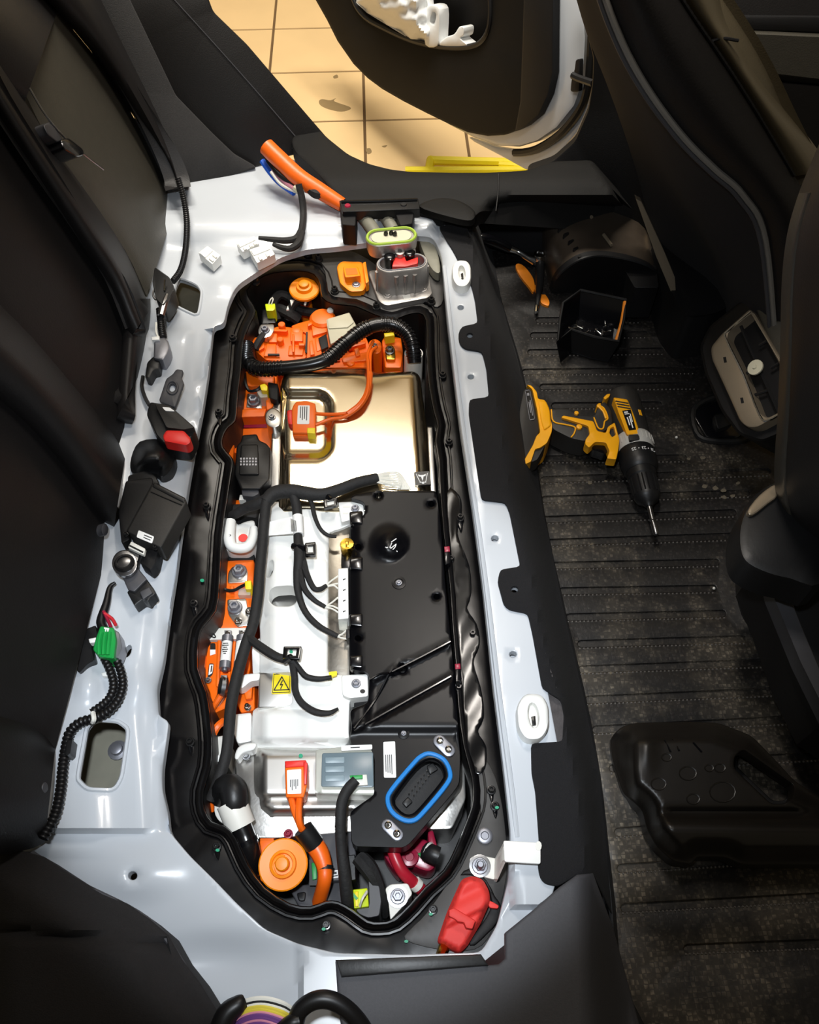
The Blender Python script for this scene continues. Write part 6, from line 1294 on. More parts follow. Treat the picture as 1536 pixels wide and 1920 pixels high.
# far orange cable and loom
oc_ = thing('orange_power_cable', 'thick orange power cable emerging behind the far pillar trim', 'cable', P(575, 345, .06))
obj('jacket', MB().tube([(500, 275, .13), (520, 295, .12), (560, 332, .10), (600, 358, .085), (642, 384, .07)], [.016, .0165, .0165, .0155, .013], 14), 'orange_cable', oc_)
lo = thing('wire_loom', 'loom of blue and black wires beside the thick orange cable', 'cable', P(540, 350, .06))
for pts, r, mt in (([(492, 302, .10), (506, 322, .09), (524, 342, .08), (552, 362, .075)], .006, 'blue_wire'), ([(505, 300, .11), (525, 325, .10), (550, 342, .09), (585, 358, .085), (622, 372, .075)], .0075, 'conduit_dull'), ([(512, 318, .10), (530, 338, .09), (556, 356, .085)], .004, 'pink_wire'),
                   ([(508, 322, .10), (528, 346, .085), (560, 362, .08)], .003, 'white_wire'), ([(590, 362, .08), (606, 376, .075), (628, 384, .07)], .0022, 'black_plastic'), ([(606, 364, .08), (622, 376, .072), (636, 382, .07)], .002, 'red_wire')):
    obj('wire', MB().tube(pts, r, 8), mt, lo)
obj('taped_knot', MB().tube([(575, 352, .088), (592, 362, .086), (608, 366, .082)], [.006, .010, .007], 8), 'tape', lo)
obj('beige_plug', MB().tube([(554, 352, .088), (566, 362, .086)], .007, 8, 3), 'beige_plastic', lo)
# black trim bracket with two legs, and grey cables to the connector
bg_ = thing('black_bracket', 'black plastic bracket with two legs below the far sill', 'bracket', P(710, 410, .05))
obj('bar', MB().slab(rnd([(636, 376), (784, 372), (788, 392), (642, 398)], 2, 2), 0.098, 0.02, bev=0.002), 'black_plastic', bg_)
obj('bar_lip', MB().tube([(640, 378, .10), (700, 377, .10), (783, 374, .10)], 0.0028, 6), 'black_gloss', bg_)
for q in ([(637, 392), (669, 392), (667, 424), (641, 422)], [(738, 392), (778, 388), (774, 420), (750, 424)]):
    obj('leg', MB().slab(rnd(q, 3, 2), 0.088, 0.045, bev=0.003), 'black_matte', bg_)
for px, py in ((652, 386), (757, 384)): obj('rivet', MB().lathe(P(px, py, .098), (0, 0, 1), [(.006, 0), (.005, .002)], 12), 'maroon' if px < 700 else 'black_matte', bg_)
gc = thing('grey_cable_pair', 'pair of thick grey cables running from the bracket to the cast connector', 'cable', P(710, 430, .05))
obj('cable', MB().tube([(672, 396, .07), (688, 415, .072), (702, 436, .07), (712, 458, .055), (716, 480, .04)], .0125, 12), 'underbody', gc)
obj('cable', MB().tube([(712, 392, .07), (726, 412, .072), (738, 432, .066)], .0115, 12), 'underbody', gc)
obj('red_end', MB().tube([(668, 392, .07), (675, 402, .072)], .0128, 12, 2), 'red', gc)
tag(obj('curved_shroud', MB().slab(crom([(786, 446), (806, 440), (820, 470), (826, 510), (812, 508), (796, 480)], 3, True), 0.028, 0.02, bev=0.004), 'underbody'), 'grey curved shroud behind the cast connector', 'shroud')
# conduit along the far seat
fcd = tag(obj('thin_conduit', MB().tube([(334, 335, .11), (344, 370, .09), (350, 410, .07), (350, 445, .06), (346, 480, .058), (338, 508, .058), (324, 528, .058)], 0.0058, 10, corr=0.0042), 'conduit_dull'), 'thin corrugated conduit hanging below the far seat back', 'conduit')
lt = thing('seat_latch', 'dark metal latch in the gap between seat and pan', 'latch', P(305, 560, .05))
obj('housing', MB().slab(rnd([(290, 500), (318, 520), (328, 540), (318, 560), (306, 575), (292, 560), (286, 530)], 5, 3), 0.09, 0.04, bev=0.005), 'black_plastic', lt)
obj('striker', MB().tube([(302, 592, .08), (308, 570, .085), (314, 555, .085)], .006, 8), 'steel', lt)
obj('pin', MB().tube([(308, 545, .092), (309, 525, .1)], .0016, 6), 'chrome', lt)
obj('striker_loop', MB().ring([P(x, y, .085) for x, y in ((288, 546), (296, 540), (300, 552), (294, 562), (288, 556))], .002, 6, 3), 'steel', lt)
gcn = thing('grey_connector', 'grey connector on a black conduit beside the seats', 'connector', P(302, 655, .045))
obj('conduit', MB().tube([(300, 580, .075), (302, 600, .07), (304, 620, .066), (306, 634, .064)], .0068, 10, corr=0.004), 'conduit_dull', gcn)
obj('housing', MB().slab(rnd([(289, 636), (308, 632), (316, 640), (318, 652), (314, 664), (306, 676), (288, 672)], 3, 2), .068, .025, bev=.003), 'zinc', gcn)
obj('white_lock', MB().slab([(284, 632), (299, 630), (299, 637), (285, 638)], .072, .01, bev=.001), 'white_plastic', gcn)
obj('black_plug', MB().slab(rnd([(288, 668), (300, 676), (298, 692), (288, 694), (280, 710), (272, 708), (276, 680)], 3, 2), .062, .02, bev=.002), 'black_plastic', gcn)
obj('white_wire', MB().tube([(293, 605, .075), (293, 622, .072), (297, 634, .07)], .0018, 6), 'white_wire', gcn)
obj('thin_lead', MB().tube([(268, 705, .06), (266, 725, .055), (272, 745, .055), (280, 760, .055)], .003, 6), 'black_plastic', gcn)

# ---- seat belt hardware
bk1 = thing('seat_belt_buckle', 'black seat belt buckle with bright red release button', 'belt buckle', P(320, 800, .045))
obj('body', MB().slab(rnd([(281, 754), (318, 760), (366, 802), (364, 814), (352, 838), (308, 834), (292, 816), (275, 778)], 5, 3), .082, .036, bev=.004), 'black_plastic', bk1)
obj('top_face', MB().slab(rnd([(290, 757), (317, 761), (365, 802), (345, 806), (312, 802)], 4, 3), .092, .012, bev=.002), 'tool_black', bk1)
obj('release_button', MB().slab(rnd([(312, 807), (345, 808), (358, 822), (358, 830), (350, 836), (308, 828), (305, 818)], 4, 3), .094, .02, bev=.003), 'red', bk1)
obj('edge_sticker', MB().slab(rnd([(304, 763), (318, 764), (328, 771), (310, 770)], 2, 2), .0932, .002, bev=0), 'paper', bk1)
obj('anchor_plate', MB().slab(rnd([(331, 692), (344, 694), (340, 708), (345, 718), (328, 764), (298, 752), (312, 710), (324, 702)], 4, 3), .066, .006, holes=[ell(323, 727, 6, 7.5, 14)], bev=.0015), 'grey_plastic', bk1)
obj('eyelet_ring', MB().ring([P(x, y, .067) for x, y in ell(323, 727, 10, 12, 16)], .0016, 6, 1), 'grey_plastic', bk1)
obj('eyelet_disc', MB().slab(ell(323, 727, 7, 8.5, 14), .060, .003, bev=0), 'paint', bk1)
bo = thing('buckle_boot', 'glossy black rubber boot between the two belt buckles', 'boot', P(285, 860, .045))
BO = crom([(262, 828), (302, 824), (322, 840), (327, 862), (318, 884), (302, 896), (290, 888), (262, 890), (246, 884), (246, 858)], 3, True)
obj('dome', MB().slab(BO, .06, .02, zf=lambda x, y: .055 + .04 * sm(edist(x, y, BO) / 30), step=7, bev=.001), 'black_plastic', bo, 70)
obj('collar', MB().slab(rnd([(240, 892), (272, 882), (292, 892), (300, 908), (240, 912)], 5, 3), .075, .03, bev=.004), 'black_plastic', bo)
bk2 = thing('seat_belt_buckle', 'flat charcoal belt buckle back with a white sticker', 'belt buckle', P(290, 965, .045))
obj('body', MB().slab(rnd([(288, 905), (347, 935), (350, 943), (302, 1028), (238, 997)], 5, 3), .088, .034, bev=.003), 'tool_black', bk2)
obj('end_lip', MB().slab(rnd([(289, 904), (348, 934), (345, 943), (286, 913)], 2, 2), .0895, .02, bev=.0015), 'black_plastic', bk2)
obj('seam', MB().tube([(283, 922, .0885), (310, 934, .0885), (341, 947, .0885)], .0009, 5), 'black_matte', bk2)
sticker(bk2, [(260, 994), (289, 1006), (285, 1019), (256, 1007)], .088, lines=[(.4, .9, .25, .38), (.4, .85, .6, .72)])
for px, py in ((237, 1003), (292, 1028)): bolt(px, py, .08, 5, bk2, 'bolt_dark', 'rivet', .006)
obj('strap', MB().slab(rnd([(236, 902), (285, 895), (288, 906), (238, 998), (244, 1012), (228, 1020), (222, 960)], 4, 2), .078, .02, bev=.003), 'black_matte', bk2)
obj('tongue', MB().slab(rnd([(246, 1015), (273, 1029), (270, 1041), (240, 1027)], 2, 2), .084, .006, bev=.001), 'white_part', bk2)
obj('tongue_slot', MB().slab([(243, 1021), (269, 1034), (268, 1037), (242, 1024)], .0845, .001, bev=0), 'black_matte', bk2)
obj('black_skirt', MB().slab(rnd([(272, 1028), (298, 1030), (292, 1058), (282, 1070), (262, 1056)], 4, 2), .07, .025, bev=.003), 'black_matte', bk2)
an = thing('belt_anchor', 'steel belt anchor bolt with black plug beneath', 'belt anchor', P(240, 1070, .045))
an_ring = ell(234, 1056, 24, 25, 24)
obj('eye', MB().slab(an_ring, .078, .006, bev=.0015), 'steel', an)
obj('eye_neck', MB().slab([(240, 1030), (262, 1040), (254, 1064), (228, 1050)], .077, .006, bev=.001), 'steel', an)
obj('bolt_head', MB().lathe(P(234, 1057, .078), (0, 0, 1), [(.0135, 0), (.0135, .003), (.011, .006), (.009, .006), (.0085, .004), (.004, .0035)], 20), 'bolt_dark', an)
obj('bolt_face', MB().lathe(P(234, 1057, .081), (0, 0, 1), [(.0095, 0), (.0095, .002), (.007, .003)], 18), 'steel', an)
obj('arm', MB().slab(rnd([(228, 1078), (256, 1062), (276, 1086), (252, 1110), (240, 1106)], 3, 2), .07, .014, bev=.002), 'grey_plastic', an)
obj('plug', MB().slab(rnd([(238, 1110), (274, 1084), (290, 1106), (292, 1114), (282, 1120), (278, 1128), (268, 1124), (252, 1136)], 3, 2), .066, .022, bev=.002), 'black_plastic', an)
obj('plug_tooth', MB().slab(rnd([(262, 1110), (280, 1100), (286, 1112), (268, 1124)], 2, 2), .07, .006, bev=.001), 'grey_plastic', an)
tag(obj('twist_cable', MB().tube([(216, 1092, .06), (206, 1102, .058), (200, 1130, .058), (190, 1165, .058), (196, 1182, .06)], [.002, .0035, .005, .0065, .006], 10), 'conduit_dull'), 'short black cable between belt anchor and green plug', 'cable')

# ---- green plug and conduits
gp = thing('green_connector', 'green plug with black conduits on the rear pan', 'connector', P(195, 1210, .045))
obj('housing', MB().slab(rnd([(188, 1174), (214, 1177), (218, 1200), (214, 1236), (186, 1232), (174, 1218), (180, 1196)], 4, 3), .078, .03, bev=.003), 'green', gp)
for k in range(3): obj('rib', MB().tube([(190 + 8 * k, 1186, .079), (186 + 9 * k, 1206, .08), (186 + 8 * k, 1228, .079)], .0026, 6), 'green', gp)
obj('mark', MB().slab([(195, 1176), (205, 1178), (203, 1184), (201, 1184), (201, 1180), (199, 1180), (199, 1184), (197, 1184), (197, 1179), (195, 1179)], .0795, .001, bev=0), 'paper', gp)
obj('white_lock', MB().slab(rnd([(166, 1198), (182, 1195), (183, 1204), (168, 1206)], 2, 2), .074, .01, bev=.001), 'white_plastic', gp)
obj('clear_half', MB().slab(rnd([(214, 1180), (224, 1186), (230, 1214), (222, 1234), (214, 1234)], 3, 2), .07, .022, bev=.002), 'zinc', gp)
obj('black_holder', MB().slab(rnd([(160, 1180), (180, 1172), (184, 1196), (172, 1212), (178, 1238), (164, 1246), (150, 1262), (144, 1258), (152, 1220)], 4, 2), .064, .02, bev=.003), 'black_plastic', gp)
for k, pts in enumerate(([(194, 1146, .066), (202, 1162, .066), (208, 1176, .07)], [(196, 1150, .066), (210, 1160, .066), (217, 1172, .07)])): obj('red_wire', MB().tube(pts, .0022, 6), 'red_wire' if k else 'maroon', gp)
obj('white_tag', MB().slab([(190, 1262), (201, 1259), (202, 1268), (192, 1268)], .052, .006, bev=.001), 'white_plastic', gp)
cdt = thing('twin_conduit', 'pair of corrugated conduits curving down from the green plug', 'conduit', P(180, 1340, .045))
obj('conduit', MB().tube([(196, 1234, .066), (207, 1258, .062), (213, 1284, .06), (207, 1306, .06), (192, 1322, .06), (172, 1336, .06)], .0056, 12, corr=.005), 'conduit_dull', cdt)
obj('conduit', MB().tube([(220, 1240, .066), (228, 1264, .062), (230, 1288, .06), (222, 1312, .06), (205, 1332, .06), (180, 1346, .062), (152, 1354, .064), (132, 1372, .064), (124, 1400, .064), (118, 1440, .064), (114, 1480, .064), (104, 1528, .066), (80, 1572, .07)], [.0054] * 4 + [.0058, .0062, .0064] + [.0064] * 6, 12, corr=.005), 'conduit_dull', cdt)
obj('tie', MB().tube([(174, 1336, .07), (176, 1348, .072), (174, 1354, .066)], .003, 6), 'white_part', cdt)
obj('clip', MB().slab(rnd([(126, 1388), (136, 1386), (132, 1412), (126, 1418), (120, 1414)], 2, 2), .072, .02, bev=.002), 'black_plastic', cdt)
# ---- colour wires in the near corner
cw = thing('wire_bundle', 'bundle of coloured wires spilling from black wrap at the bottom', 'wires', P(500, 1900, .06))
cols = ['white_wire', 'tape', 'white_wire', 'yellow_wire', 'yellow_wire', 'pink_wire', 'purple_wire', 'purple_wire', 'pink_wire', 'purple_wire', 'red_wire', 'red_wire', 'white_wire']
for k, mt in enumerate(cols):
    y = 1872 + k * 5.2
    obj('wire', MB().tube([(428, y + 40, .07), (452, y + 10, .085), (490, y, .095), (530, y + 9 + k * .6, .095), (560 - k * 2, y + 30, .08)], .0019 if k % 3 else .0024, 6), mt, cw)
obj('black_wrap', MB().tube([(404, 1960, .08), (424, 1905, .088), (446, 1885, .09), (458, 1878, .088)], [.012, .011, .009, .007], 10), 'conduit_dull', cw)
obj('black_wrap', MB().tube([(520, 1938, .09), (545, 1920, .10), (562, 1915, .10)], .008, 10), 'conduit_dull', cw)
bl = tag(obj('rubber_loop', MB().tube([(552, 1930, .09), (562, 1896, .10), (590, 1876, .105), (622, 1876, .105), (655, 1896, .10), (682, 1930, .09), (700, 1980, .08)], .0085, 12), 'conduit_dull'), 'thick black rubber loop at the bottom edge', 'hose')

# ================================================================ OUTSIDE THE CAR
yt = thing('floor_stand', 'bright yellow metal stand on the garage floor below the sill', 'stand', P(890, 312, GZ))
for a, b in (((808, 301), (992, 306)), ((760, 321), (992, 320)), ((808, 299), (804, 322)), ((935, 310), (990, 314))):
    obj('bar', MB().tube([P(a[0], a[1], GZ + .02), P(b[0], b[1], GZ + .02)], .013, 8, 2, conv=False), 'bright_yellow', yt)
# plastic bag in the door pocket
bgt = thing('plastic_bag', 'crumpled white plastic bag stuffed in the door pocket', 'bag', DR(760, 70, -0.05))
rr_ = random.Random(4); BG = [(672, -50), (668, 5), (688, 24), (724, 46), (770, 74), (806, 84), (818, 84), (806, 30), (798, -50)]
def bag_h(x, y):
    return 0.0 + 0.045 * sm(edist(x, y, BG) / 30) + 0.007 * math.sin(x * .11 + y * .07) * math.sin(y * .13 - x * .05) + 0.002 * math.sin(x * .27 - y * .19)
obj('crumpled_body', MB().slab(BG, 0.0, 0.015, DR, zf=bag_h, step=5, bev=0), 'bag', bgt, 60)
obj('handle', MB().slab(crom([(796, 40), (800, 14), (812, 9), (824, 18), (824, 60), (820, 86), (798, 84)], 3, True), 0.01, 0.03, DR, holes=[crom([(807, 40), (812, 22), (818, 28), (814, 46)], 3, True)], bev=.004), 'bag', bgt)
obj('handle', MB().slab(crom([(824, 86), (836, 70), (852, 64), (862, 50), (871, 52), (870, 66), (864, 72), (876, 86)], 3, True), 0.005, 0.03, DR, bev=.004), 'bag', bgt)

# ================================================================ THINGS ON THE MAT
# ---- cordless drill lying on its side
dl = thing('cordless_drill', 'yellow and black cordless drill lying on the rubber mat', 'drill', P(1110, 800, MZ))
DZ = -0.118
A, B = P(1165, 738, DZ), P(1231, 1003, DZ); ax = (B - A).normalized(); TL = (B - A).length
def axl(py): 
    x = 1165 + (py - 738) * (66 / 265); return (P(x, py, DZ) - A).dot(ax)
obj('motor_housing', MB().lathe(A, ax, [(.018, axl(738)), (.027, axl(742)), (.0305, axl(750)), (.0315, axl(790)), (.0315, axl(826))], 26), 'tool_black', dl)
obj('front_collar', MB().lathe(A, ax, [(.0318, axl(824)), (.0335, axl(828)), (.0335, axl(842)), (.031, axl(848))], 26), 'silver_plastic', dl)
mb = MB()
for k in range(26):
    an_ = 2 * math.pi * k / 26; u = Vector((0, 0, 1)); u = (u - ax * u.dot(ax)).normalized(); w_ = ax.cross(u); d = u * math.cos(an_) + w_ * math.sin(an_)
    mb.tube([A + ax * axl(829) + d * .0333, A + ax * axl(841) + d * .0333], .0012, 5, 1, conv=False)
obj('collar_flutes', mb, 'silver_plastic', dl)
obj('clutch_ring', MB().lathe(A, ax, [(.030, axl(846)), (.0325, axl(850)), (.0325, axl(872)), (.030, axl(882)), (.026, axl(886))], 26), 'black_plastic', dl)
ck = MB().lathe(A, ax, [(.0255, axl(884)), (.0255, axl(897)), (.0235, axl(899)), (.0225, axl(930)), (.0195, axl(938)), (.010, axl(944)), (.006, axl(950))], 24)
obj('chuck', ck, 'black_plastic', dl)
mb = MB()
for k in range(20):
    an_ = 2 * math.pi * k / 20; d = u * math.cos(an_) + w_ * math.sin(an_); mb.tube([A + ax * axl(900) + d * .0232, A + ax * axl(930) + d * .0222], .0014, 5, 1, conv=False)
obj('chuck_flutes', mb, 'black_plastic', dl)
obj('bit', MB().lathe(A, ax, [(.0075, axl(943)), (.0075, axl(947)), (.0042, axl(949)), (.0042, axl(972)), (.0052, axl(973)), (.0052, axl(976)), (.004, axl(977)), (.004, axl(981)), (.0052, axl(982)), (.0048, axl(1000)), (.0035, axl(1003))], 10), 'steel', dl)
for k, s_ in enumerate(('25', '23', '21')):
    an_ = math.radians(24 - 30 * k); d = u * math.cos(an_) + w_ * math.sin(an_)
    o_ = A + ax * axl(861) + d * .0328; xd = ax.cross(d) 
    obj('torque_number', text_mb(s_, .0085, o_, xd * -1 if xd.dot(RT) > 0 else xd, ax), 'paper', dl)
    an2 = math.radians(24 - 30 * k - 15); d2 = u * math.cos(an2) + w_ * math.sin(an2)
    obj('torque_dot', MB().lathe(A + ax * axl(861) + d2 * .0323, d2, [(.001, 0), (.001, .0008)], 6), 'paper', dl)
obj('top_panel', MB().slab(rnd([(1150, 745), (1177, 749), (1190, 780), (1201, 814), (1176, 816), (1160, 775)], 3, 2), -.0845, .02, bev=.003), 'tool_yellow', dl)
for k in range(3): obj('vent', MB().slab(obr(1155 + 2 * k, 752 + 5 * k, 1178 + 2 * k, 756 + 5 * k, 1.1, 3), -.084, .001, bev=0), 'tool_black', dl)
q = [(1167, 770), (1183, 768), (1193, 805), (1180, 807)]; lb = obj('name_label', MB().slab(q, -.0838, .001, bev=0), 'screen_black', dl)
mb = MB()
for (u0, u1, v0, v1) in ((.15, .6, .06, .12), (.15, .7, .16, .2), (.55, .7, .3, .9), (.25, .4, .35, .75), (.75, .85, .2, .6)): mb.slab([quad(q, u0, v0), quad(q, u1, v0), quad(q, u1, v1), quad(q, u0, v1)], -.0833, .0004, bev=0)
obj('label_print', mb, 'paper', lb)
obj('front_pad', MB().slab(rnd([(1179, 815), (1198, 814), (1200, 824), (1181, 826)], 2, 2), -.0838, .006, bev=.001), 'tool_black', dl)
obj('belt_hook', MB().tube([P(1180, 742, -.105), P(1192, 758, -.098), P(1199, 778, -.098), P(1202, 788, -.105)], .0052, 8, conv=False), 'tool_yellow', dl)
obj('hook_clip', MB().tube([P(1196, 772, -.095), P(1199, 782, -.095)], .0062, 8, 3, conv=False), 'tool_yellow', dl)
obj('rear_bumper', MB().slab(rnd([(1131, 746), (1138, 739), (1145, 738), (1143, 744), (1135, 750)], 2, 2), -.10, .02, bev=.002), 'tool_yellow', dl)
BODY = [(1052, 783), (1056, 779), (1113, 790), (1120, 808), (1136, 812), (1140, 800), (1153, 792), (1162, 825), (1160, 842), (1156, 862), (1138, 860), (1143, 846), (1136, 830), (1116, 829), (1105, 840), (1097, 833), (1098, 824), (1106, 814), (1103, 799)]
obj('body_shell', MB().slab(rnd(BODY, 3, 2), -.09, .02, holes=[rnd([(1145, 803), (1151, 800), (1155, 815), (1148, 820), (1143, 812)], 2, 2)], bev=.002), 'tool_yellow', dl)
obj('shell_window', MB().slab([(1142, 800), (1152, 798), (1157, 818), (1146, 822)], -.096, .02, bev=0), 'tool_black', dl)
obj('grip', MB().slab(rnd([(1030, 767), (1050, 765), (1070, 767), (1084, 777), (1114, 780), (1122, 762), (1134, 752), (1146, 770), (1150, 795), (1135, 808), (1112, 820), (1097, 828), (1070, 822), (1036, 805)], 6, 3), -.096, .045, bev=.003), 'tool_black', dl)
for pts in ([(1034, 768), (1038, 790), (1060, 796), (1078, 801), (1077, 812), (1071, 820)], [(1114, 783), (1122, 802), (1131, 803), (1134, 790), (1140, 784), (1133, 766), (1122, 760)], [(1120, 764), (1126, 757)]):
    obj('accent_line', MB().tube([P(x, y, -.0945) for x, y in pts], .0014, 6, 4, conv=False), 'tool_yellow', dl)
obj('grip_horn', MB().slab(rnd([(1118, 760), (1124, 755), (1136, 772), (1140, 784), (1135, 786), (1130, 772)], 2, 2), -.093, .02, bev=.002), 'tool_yellow', dl)
for px, py, r in ((1086, 801, .0052), (1081, 775, .004)): obj('button', MB().lathe(P(px, py, -.094), (0, 0, 1), [(r, -.01), (r, .002), (r * .7, .003)], 14), 'tool_yellow', dl)
obj('trigger', MB().slab(rnd([(1108, 834), (1120, 829), (1136, 833), (1143, 847), (1134, 852), (1120, 846), (1110, 844)], 5, 3), -.10, .025, bev=.006), 'black_gloss', dl)
obj('battery_cell', MB().slab(rnd([(982, 730), (996, 726), (1012, 805), (1002, 838), (984, 870), (974, 850), (974, 770)], 6, 3), -.095, .052, bev=.003), 'tool_black', dl)
obj('battery_shoe', MB().slab(rnd([(987, 721), (997, 723), (1007, 735), (1009, 748), (1022, 750), (1027, 765), (1036, 798), (1035, 810), (1026, 831), (1013, 840), (1004, 842), (996, 866), (982, 872), (981, 866), (999, 835), (1006, 817), (1013, 811), (1007, 768), (998, 730)], 3, 2), -.088, .055, bev=.002), 'tool_yellow', dl)
obj('neck_shoulder', MB().slab(rnd([(1009, 750), (1024, 752), (1031, 768), (1034, 798), (1020, 808), (1014, 790)], 4, 2), -.085, .03, bev=.004), 'tool_yellow', dl)
obj('shoe_insert', MB().slab(rnd([(1024, 833), (1008, 862), (997, 867), (992, 864), (1004, 843), (1014, 840)], 3, 2), -.092, .03, bev=.002), 'tool_black', dl)
q = [(984, 731), (994, 729), (1004, 787), (993, 789)]
bl_ = obj('battery_label', MB().slab(rnd(q, 4, 3), -.0942, .002, bev=0), 'screen_black', dl); mb = MB()
for (u0, u1, v0, v1) in ((.1, .9, .02, .035), (.05, .12, .05, .95), (.9, .96, .05, .95), (.1, .9, .96, .98), (.35, .5, .4, .75), (.6, .75, .35, .85), (.3, .7, .12, .2)): mb.slab([quad(q, u0, v0), quad(q, u1, v0), quad(q, u1, v1), quad(q, u0, v1)], -.0938, .0004, bev=0)
obj('label_print', mb, 'zinc', bl_)

# ---- ratchet and pry tool
ra = thing('ratchet_wrench', 'ratchet with black handle and chrome head on the mat', 'ratchet', P(960, 470, MZ))
rz = MZ + .018
obj('handle', MB().tube([(893, 445, -.075), (905, 447, -.08), (928, 453, -.095), (955, 466, -.115)], [.006, .0115, .0125, .010], 12), 'black_gloss', ra)
obj('neck', MB().tube([(954, 465, -.115), (972, 472, -.12), (990, 484, -.126), (1002, 490, -.13)], [.009, .0065, .0065, .010], 12), 'chrome', ra)
obj('head', MB().lathe(P(1010, 492, MZ + .006), (0, 0, 1), [(.014, 0), (.0155, .004), (.0155, .02), (.013, .024), (.008, .024), (.007, .021)], 22), 'chrome', ra)
obj('extension', MB().tube([(1013, 495, MZ + .012), (1012, 530, MZ + .012), (1009, 560, MZ + .012), (1006, 582, MZ + .010)], [.010, .0085, .0055, .0045], 10), 'black_plastic', ra)
obj('extension_tip', MB().tube([(1007, 574, MZ + .012), (1006, 586, MZ + .012)], .0042, 8, 2), 'chrome', ra)
pt = thing('pry_tool', 'orange plastic trim tool under the ratchet extension', 'pry tool', P(995, 530, MZ))
obj('blade', MB().slab(crom([(967, 500), (972, 494), (984, 500), (998, 518), (1003, 534), (1000, 548), (992, 538), (976, 518)], 3, True), MZ + .006, .006, bev=.001), 'pry_orange', pt)
obj('shank', MB().slab([(998, 536), (1004, 534), (1020, 556), (1014, 562)], MZ + .005, .005, bev=.001), 'pry_orange', pt)
obj('tip', MB().slab(crom([(1014, 556), (1022, 552), (1030, 564), (1029, 573), (1020, 571), (1014, 566)], 3, True), MZ + .006, .006, bev=.001), 'pry_orange', pt)

# ---- black drum-shaped cover
dc = thing('drum_cover', 'black drum-shaped plastic cover with slots by the far sill', 'plastic cover', P(1130, 540, MZ))
far = [(1012, 452, MZ), (1016, 428, -.09), (1030, 408, -.045), (1060, 396, -.03), (1110, 388, -.03), (1150, 388, -.035), (1205, 410, -.06), (1215, 430, MZ)]
near = [(1030, 540, MZ), (1040, 512, -.09), (1062, 490, -.05), (1092, 474, -.03), (1130, 470, -.03), (1186, 480, -.035), (1226, 500, -.06), (1240, 540, MZ)]
rows = []
for t in (0, .33, .66, 1): rows.append([tuple(P(*a).lerp(P(*b), t)) for a, b in zip(far, near)])
obj('drum', MB().patch(rows, .003, 4), 'drum_black', dc, 70)
nf = [P(*p) for p in near]; face = [Vector(p) for p in crom(nf, 4)]
mb = MB(); off = Vector((0.0, -0.02, 0)); m = len(face)
f2_ = [Vector((p.x + .002, p.y - .016, p.z)) for p in face]
mb.add(face + f2_, [tuple(range(m, 2 * m))] + [(i, i + 1, m + i + 1, m + i) for i in range(m - 1)]); obj('end_face', mb, 'black_matte', dc)
obj('end_rim', MB().tube(f2_[4:-3], .003, 6, 1, conv=False), 'black_plastic', dc)
ax_d = (P(1092, 474, -.03) - P(1060, 396, -.03)).normalized()
for k in range(6):
    px, py = 1043 + 9.2 * k, 411 + 13.5 * k
    obj('slot', MB().slab(obr(px - 3, py + 2, px + 4, py - 1, 2.2, 3), -.031, .014, bev=0), 'tray_deep', dc)
for a, b in (((1100, 396), (1110, 408)), ((1132, 440), (1147, 460))): obj('locating_rib', MB().tube([P(*a, -.026), P(*b, -.026)], .0035, 6, 2, conv=False), 'bronze', dc)
obj('side_shelf', MB().slab(rnd([(1146, 462), (1190, 466), (1232, 500), (1236, 540), (1190, 540)], 4, 2), -.06, .08, bev=.003), 'black_matte', dc)
# ---- open bin with screws
bn = thing('open_bin', 'black plastic bin lying open with screws inside', 'bin', P(1105, 600, MZ))
RIM = [(1089, 544), (1174, 562), (1170, 600), (1160, 640), (1116, 632), (1072, 618), (1046, 640), (1050, 600), (1056, 568)]
rimw = [P(x, y, -.092) for x, y in RIM]; ctrb = sum(rimw, Vector()) / len(rimw)
low = [Vector((ctrb.x + (p.x - ctrb.x) * .8, ctrb.y + (p.y - ctrb.y) * .8 - .012, MZ + .004)) for p in rimw]
low0 = [Vector((p.x, p.y, MZ + .001)) for p in low]
o_out = [Vector((ctrb.x + (p.x - ctrb.x) * 1.04, ctrb.y + (p.y - ctrb.y) * 1.04, p.z - .002)) for p in rimw]
m = len(rimw); mb = MB()
mb.add(rimw + low, [(i, (i + 1) % m, m + (i + 1) % m, m + i) for i in range(m)] + [tuple(range(m, 2 * m))])
obj('inner_wall', mb, 'black_gloss', bn)
mb = MB().add(o_out + low0, [(i, (i + 1) % m, m + (i + 1) % m, m + i) for i in range(m)] + [tuple(range(2 * m - 1, m - 1, -1))])
obj('outer_wall', mb, 'black_matte', bn)
obj('rim', MB().ring(rimw, .0028, 6, 1), 'black_plastic', bn)
obj('copper_edge', MB().tube([P(1172, 566, -.091), P(1166, 604, -.10), P(1156, 638, -.115)], .0035, 6, 3, conv=False), 'pry_orange', bn)
def screw_mb():
    return MB().lathe((0, 0, 0), (1, 0, .1), [(.0045, 0), (.0045, .002), (.0018, .0022), (.0018, .016), (.0004, .019)], 10)
for k, (px, py) in enumerate(((1066, 616), (1080, 613), (1092, 616), (1104, 620), (1118, 619), (1130, 624), (1136, 614))):
    w_loc = P(px, py, MZ + .012)
    s_ = inst('screw', 'screw', screw_mb, 'chrome', w_loc, None, (0, 0, k * 1.3))
    tag(s_, 'small loose bright screw lying in the open black bin', 'screw', 'screws in the open bin')
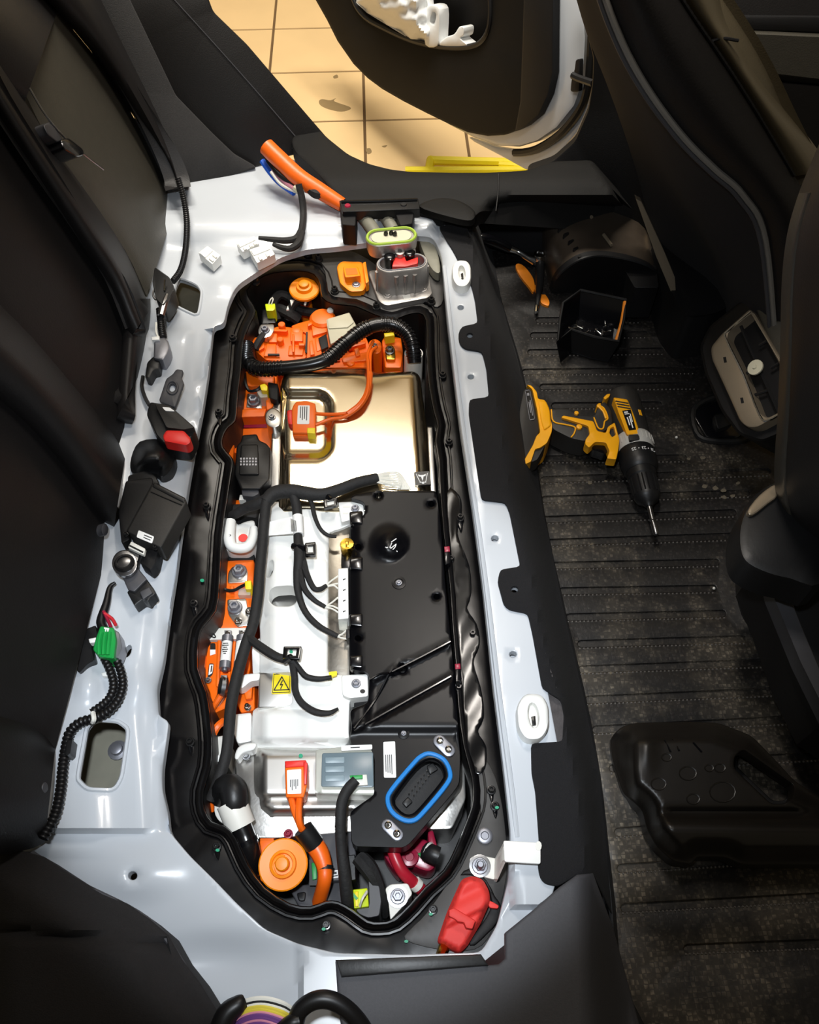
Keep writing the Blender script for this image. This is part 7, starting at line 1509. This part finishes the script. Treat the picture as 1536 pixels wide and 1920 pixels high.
# ---- black moulded cover with handle slot
mv = thing('moulded_cover', 'glossy black moulded cover with a slanted handle slot', 'plastic cover', P(1340, 1500, MZ))
MV = rnd([(1144, 1384), (1165, 1362), (1192, 1355), (1293, 1353), (1347, 1355), (1409, 1379), (1438, 1408), (1492, 1466), (1580, 1520), (1580, 1622), (1389, 1621), (1360, 1607), (1306, 1607), (1298, 1621), (1262, 1616), (1231, 1588), (1213, 1556), (1204, 1518), (1168, 1488), (1148, 1424)], 12, 3)
SL = rnd([(1377, 1418), (1394, 1404), (1490, 1472), (1488, 1496), (1470, 1508), (1446, 1507), (1376, 1440)], 8, 3)
def mv_z(x, y):
    d = edist(x, y, MV); z = MZ + .03 + .045 * sm(d / 40)
    z += .012 * math.exp(-(((y - 1555) - (x - 1300) * .02) / 22) ** 2) * sm((x - 1215) / 30) - .012 * math.exp(-((y - 1524) / 9) ** 2) * sm((x - 1230) / 30)
    z -= .02 * sm((1195 - x) / 18) * sm((y - 1370) / 20) 
    z += .006 * math.exp(-((x - 1215) / 14) ** 2 - ((y - 1400) / 40) ** 2)
    return z
obj('shell', MB().slab(MV, MZ + .07, .025, holes=[SL], zf=mv_z, step=6, bev=.002), 'moulded_black', mv, 70)
for px, py, r in ((1290, 1450, 16), (1355, 1485, 24), (1300, 1498, 12), (1330, 1440, 8), (1250, 1420, 9), (1350, 1440, 10), (1235, 1470, 14)):
    obj('moulded_ring', MB().ring([P(x, y, mv_z(px, py) + .0003) for x, y in ell(px, py, r, r * .8, 14)], .0009, 5, 1), 'moulded_black', mv)
for a, b in (((1246, 1388), (1258, 1410)), ((1262, 1386), (1274, 1408)), ((1300, 1392), (1316, 1410))):
    obj('rib', MB().tube([P(*a, mv_z(*a) + .0005), P(*b, mv_z(*b) + .0005)], .0014, 6, 2, conv=False), 'black_gloss', mv)
obj('slot_wall', MB().slab(offset(SL, 5), MZ + .02, .015, holes=[offset(SL, -6)], bev=.001), 'black_matte', mv)
# crumbs
for k, (px, py) in enumerate(((1338, 1104), (1268, 821))):
    tag(obj('crumb', MB().lathe(P(px, py, MZ), (.2, .1, 1), [(.002, 0), (.0026, .002), (.001, .004)], 6), 'white_part'), ('pale crumb at the end of a mat slot', 'tiny pale crumb beside the drill')[k], 'crumb')
mud = random.Random(7)
for (px, py, r) in ((1106, 905, 6), (1136, 902, 4), (1318, 858, 6), (1322, 912, 6), (1341, 915, 7), (1357, 919, 6), (1358, 932, 6), (1374, 930, 6), (1384, 906, 5), (1292, 860, 4), (1110, 1020, 4), (1145, 1262, 4)):
    pts = [(px + r * mud.uniform(.6, 1.1) * math.cos(a), py + r * .65 * mud.uniform(.6, 1.1) * math.sin(a)) for a in (2 * math.pi * i / 9 for i in range(9))]
    obj('mud_patch', MB().slab(crom(pts, 2, True), MZ + .0006, .0006, bev=0), 'mud', mroot)
